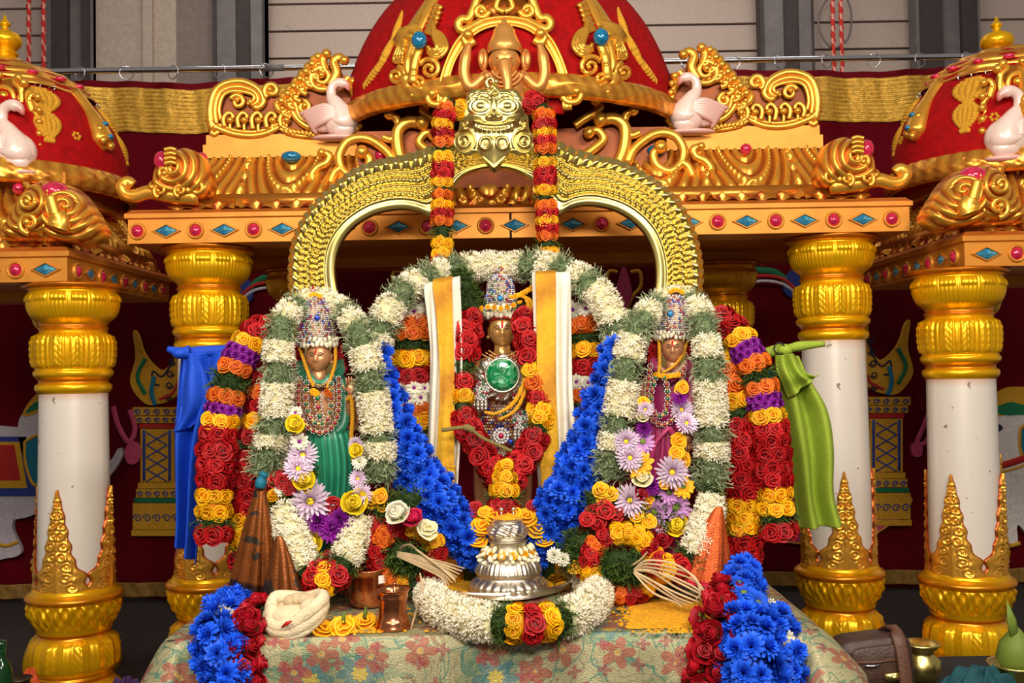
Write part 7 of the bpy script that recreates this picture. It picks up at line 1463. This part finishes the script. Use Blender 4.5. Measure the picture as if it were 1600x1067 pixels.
mb = MB(); mb.tube([tuple(M @ Vector((x, y, z))) for x, y, z in spline([(0.07, -0.09, -0.0), (0.075, -0.085, hb * 0.5), (0.075, -0.06, hb * 0.98), (0.07, 0.0, hb * 1.03), (0.06, 0.06, hb * 0.9)], 20)], 0.022, 8, t=0.8, flat=0.25); mb.build('strap', LEATH, bag)
mb = MB(); mb.tube([tuple(M @ Vector((x, -0.078, z))) for x, z in ((-0.05, hb * 0.60), (-0.02, hb * 0.58), (0.0, hb * 0.60))], 0.004, 6, t=0); mb.build('zip_pull', CHROME, bag)
mb = MB(); mb.tube([tuple(M @ Vector((x, -0.073, z))) for x, z in ((-0.08, hb * 0.66), (0.0, hb * 0.63), (0.09, hb * 0.64))], 0.004, 6, t=0.9); mb.build('zip', LEATH, bag)
def pot2(name, label, px, py, D, z, prof, m):
    c = P(px, py, D); u = D / F; e = thing(name, (c.x, D, z), label, 'pot'); mb = MB(); mb.lathe([(r * u, q * u) for r, q in prof], 36, c=(c.x, D, z + 0.001)); mb.build('body', m, e); return e, Vector((c.x, D, z)), u
pot2('brass_pot', 'small shiny brass pot standing between the bag and the right column', 1440, 1060, 3.5, zs, [(0.1, 0), (22, 0), (30, 14), (28, 30), (20, 38), (18, 44), (27, 52), (29, 56), (26, 57), (16, 46), (0.1, 42)], BRASS)
e, c, u = pot2('brass_bowl', 'brass bowl holding a green coconut at the lower right edge', 1588, 1030, 3.3, zs, [(0.1, 0), (20, 0), (26, 10), (34, 34), (40, 48), (43, 52), (40, 52), (30, 36), (0.1, 30)], BRASS)
hc = thing('coconut', c + Vector((0, 0, 50 * u)), 'green coconut with a pointed leaf in the brass bowl', 'coconut'); mb = MB(); mb.lathe([(0.1 * u, 34 * u), (20 * u, 42 * u), (30 * u, 60 * u), (24 * u, 84 * u), (8 * u, 104 * u), (0.1 * u, 112 * u)], 24, c=c); mb.build('fruit', FSTEM, hc)
mb = MB(); mb.tube([c + Vector((-6 * u, -0.02, 92 * u)), c + Vector((-10 * u, -0.02, 120 * u)), c + Vector((-16 * u, -0.02, 150 * u))], [0.012, 0.016, 0.001], 8, t=0.2, flat=0.2); mb.build('leaf', FSTEM, hc)
def heap(name, label, px, py, D, r, h, m, zb_, seed):
    c = P(px, py, D); mb = MB(); rr = np.random.default_rng(seed); n = 36; ph = rr.uniform(0, 6, 6); X, Y = np.meshgrid(np.linspace(0, 1, n), np.linspace(0, 2 * PI, 64, endpoint=False), indexing='ij')
    rad = X * r * (1 + 0.18 * np.sin(3 * Y + ph[0]) + 0.1 * np.sin(7 * Y + ph[1])); z = h * (1 - X ** 2.2) * (1 + 0.25 * np.sin(5 * Y + ph[2] + 5 * X) * X) + 0.10 * h * np.sin(X * 14 + 4 * np.sin(Y * 2 + ph[3]))
    mb.grid(np.stack([c.x + rad * np.cos(Y), D + 0.6 * rad * np.sin(Y), zb_ + np.clip(z, 0.001, None)], -1), 0.4 * (np.sin(X * 14 + 4 * np.sin(Y * 2)) > 0.3), cv=True)
    return tag(mb.build(name, m), label, 'cloth')
heap('teal_bundle', 'crumpled dark teal cloth at the lower right corner', 1530, 1060, 3.24, 0.13, 0.11, mat('dark_teal_cloth', (4, 70, 80), (2, 44, 54), rough=0.8), zs, 3)
zl_ = P(100, 1090, 3.9).z
bench = thing('low_bench', (P(80, 1100, 4.0).x, 4.0, 0), 'low dark bench behind the left column holding pots and cloth', 'bench')
BX0, BX1 = P(-60, 1080, 3.75).x, P(245, 1080, 3.75).x
mb = MB(); mb.box((BX0, 3.55, zl_ - 0.05), (BX1, 3.95, zl_)); mb.build('seat', BLACKC, bench, smooth=False)
for x in (BX0 + 0.03, BX1 - 0.09):
    for y in (3.58, 3.87): mb = MB(); mb.box((x, y, 0), (x + 0.05, y + 0.05, zl_ - 0.045)); mb.build('leg', WOOD, bench, smooth=False)
e, c, u = pot2('glass_bottle', 'green glass bottle at the lower left edge', 2, 1060, 3.68, zl_, [(0.1, 0), (15, 0), (16, 4), (16, 70), (12, 84), (6, 92), (6, 108), (8, 110), (8, 118), (0.1, 118)], GLASSG)
pot2('steel_pot', 'dark steel water pot with brass rim left of the left column', 30, 1060, 3.74, zl_, [(0.1, 0), (22, 0), (30, 16), (28, 32), (16, 42), (15, 48), (20, 52), (18, 53), (10, 44), (0.1, 40)], mat('dark_metal', (96, 84, 70), metal=0.9, rough=0.35))
heap('purple_bundle', 'crumpled dark purple cloth between the left column and the table', 196, 1060, 3.70, 0.09, 0.12, mat('purple_cloth', (58, 24, 78), (34, 10, 50), rough=0.8), zl_, 5)
heap('blue_bundle', 'small crumpled blue cloth beside the table at lower left', 236, 1070, 3.62, 0.04, 0.06, mat('deep_blue_cloth', (4, 70, 120), (2, 40, 90), rough=0.8), zl_, 6)
heap('orange_bundle', 'small orange cloth left of the left column base', 48, 1050, 3.88, 0.05, 0.11, mat('orange_cloth', (190, 70, 20), rough=0.8), zl_, 7)
mb = MB()
rr = random.Random(3); kn = [(rr.uniform(200, 300), rr.uniform(955, 1000), rr.uniform(4.3, 4.9)) for _ in range(26)]
zz = [P(*k) for k in kn]; mb.tube(spline([(p.x, p.y, 0.02 + 0.015 * (i % 3)) for i, p in enumerate(zz)], 300), 0.012, 8, t=0.3)
tag(mb.build('cable_pile', BLACKC), 'pile of black cable on the floor behind the left columns', 'cable')
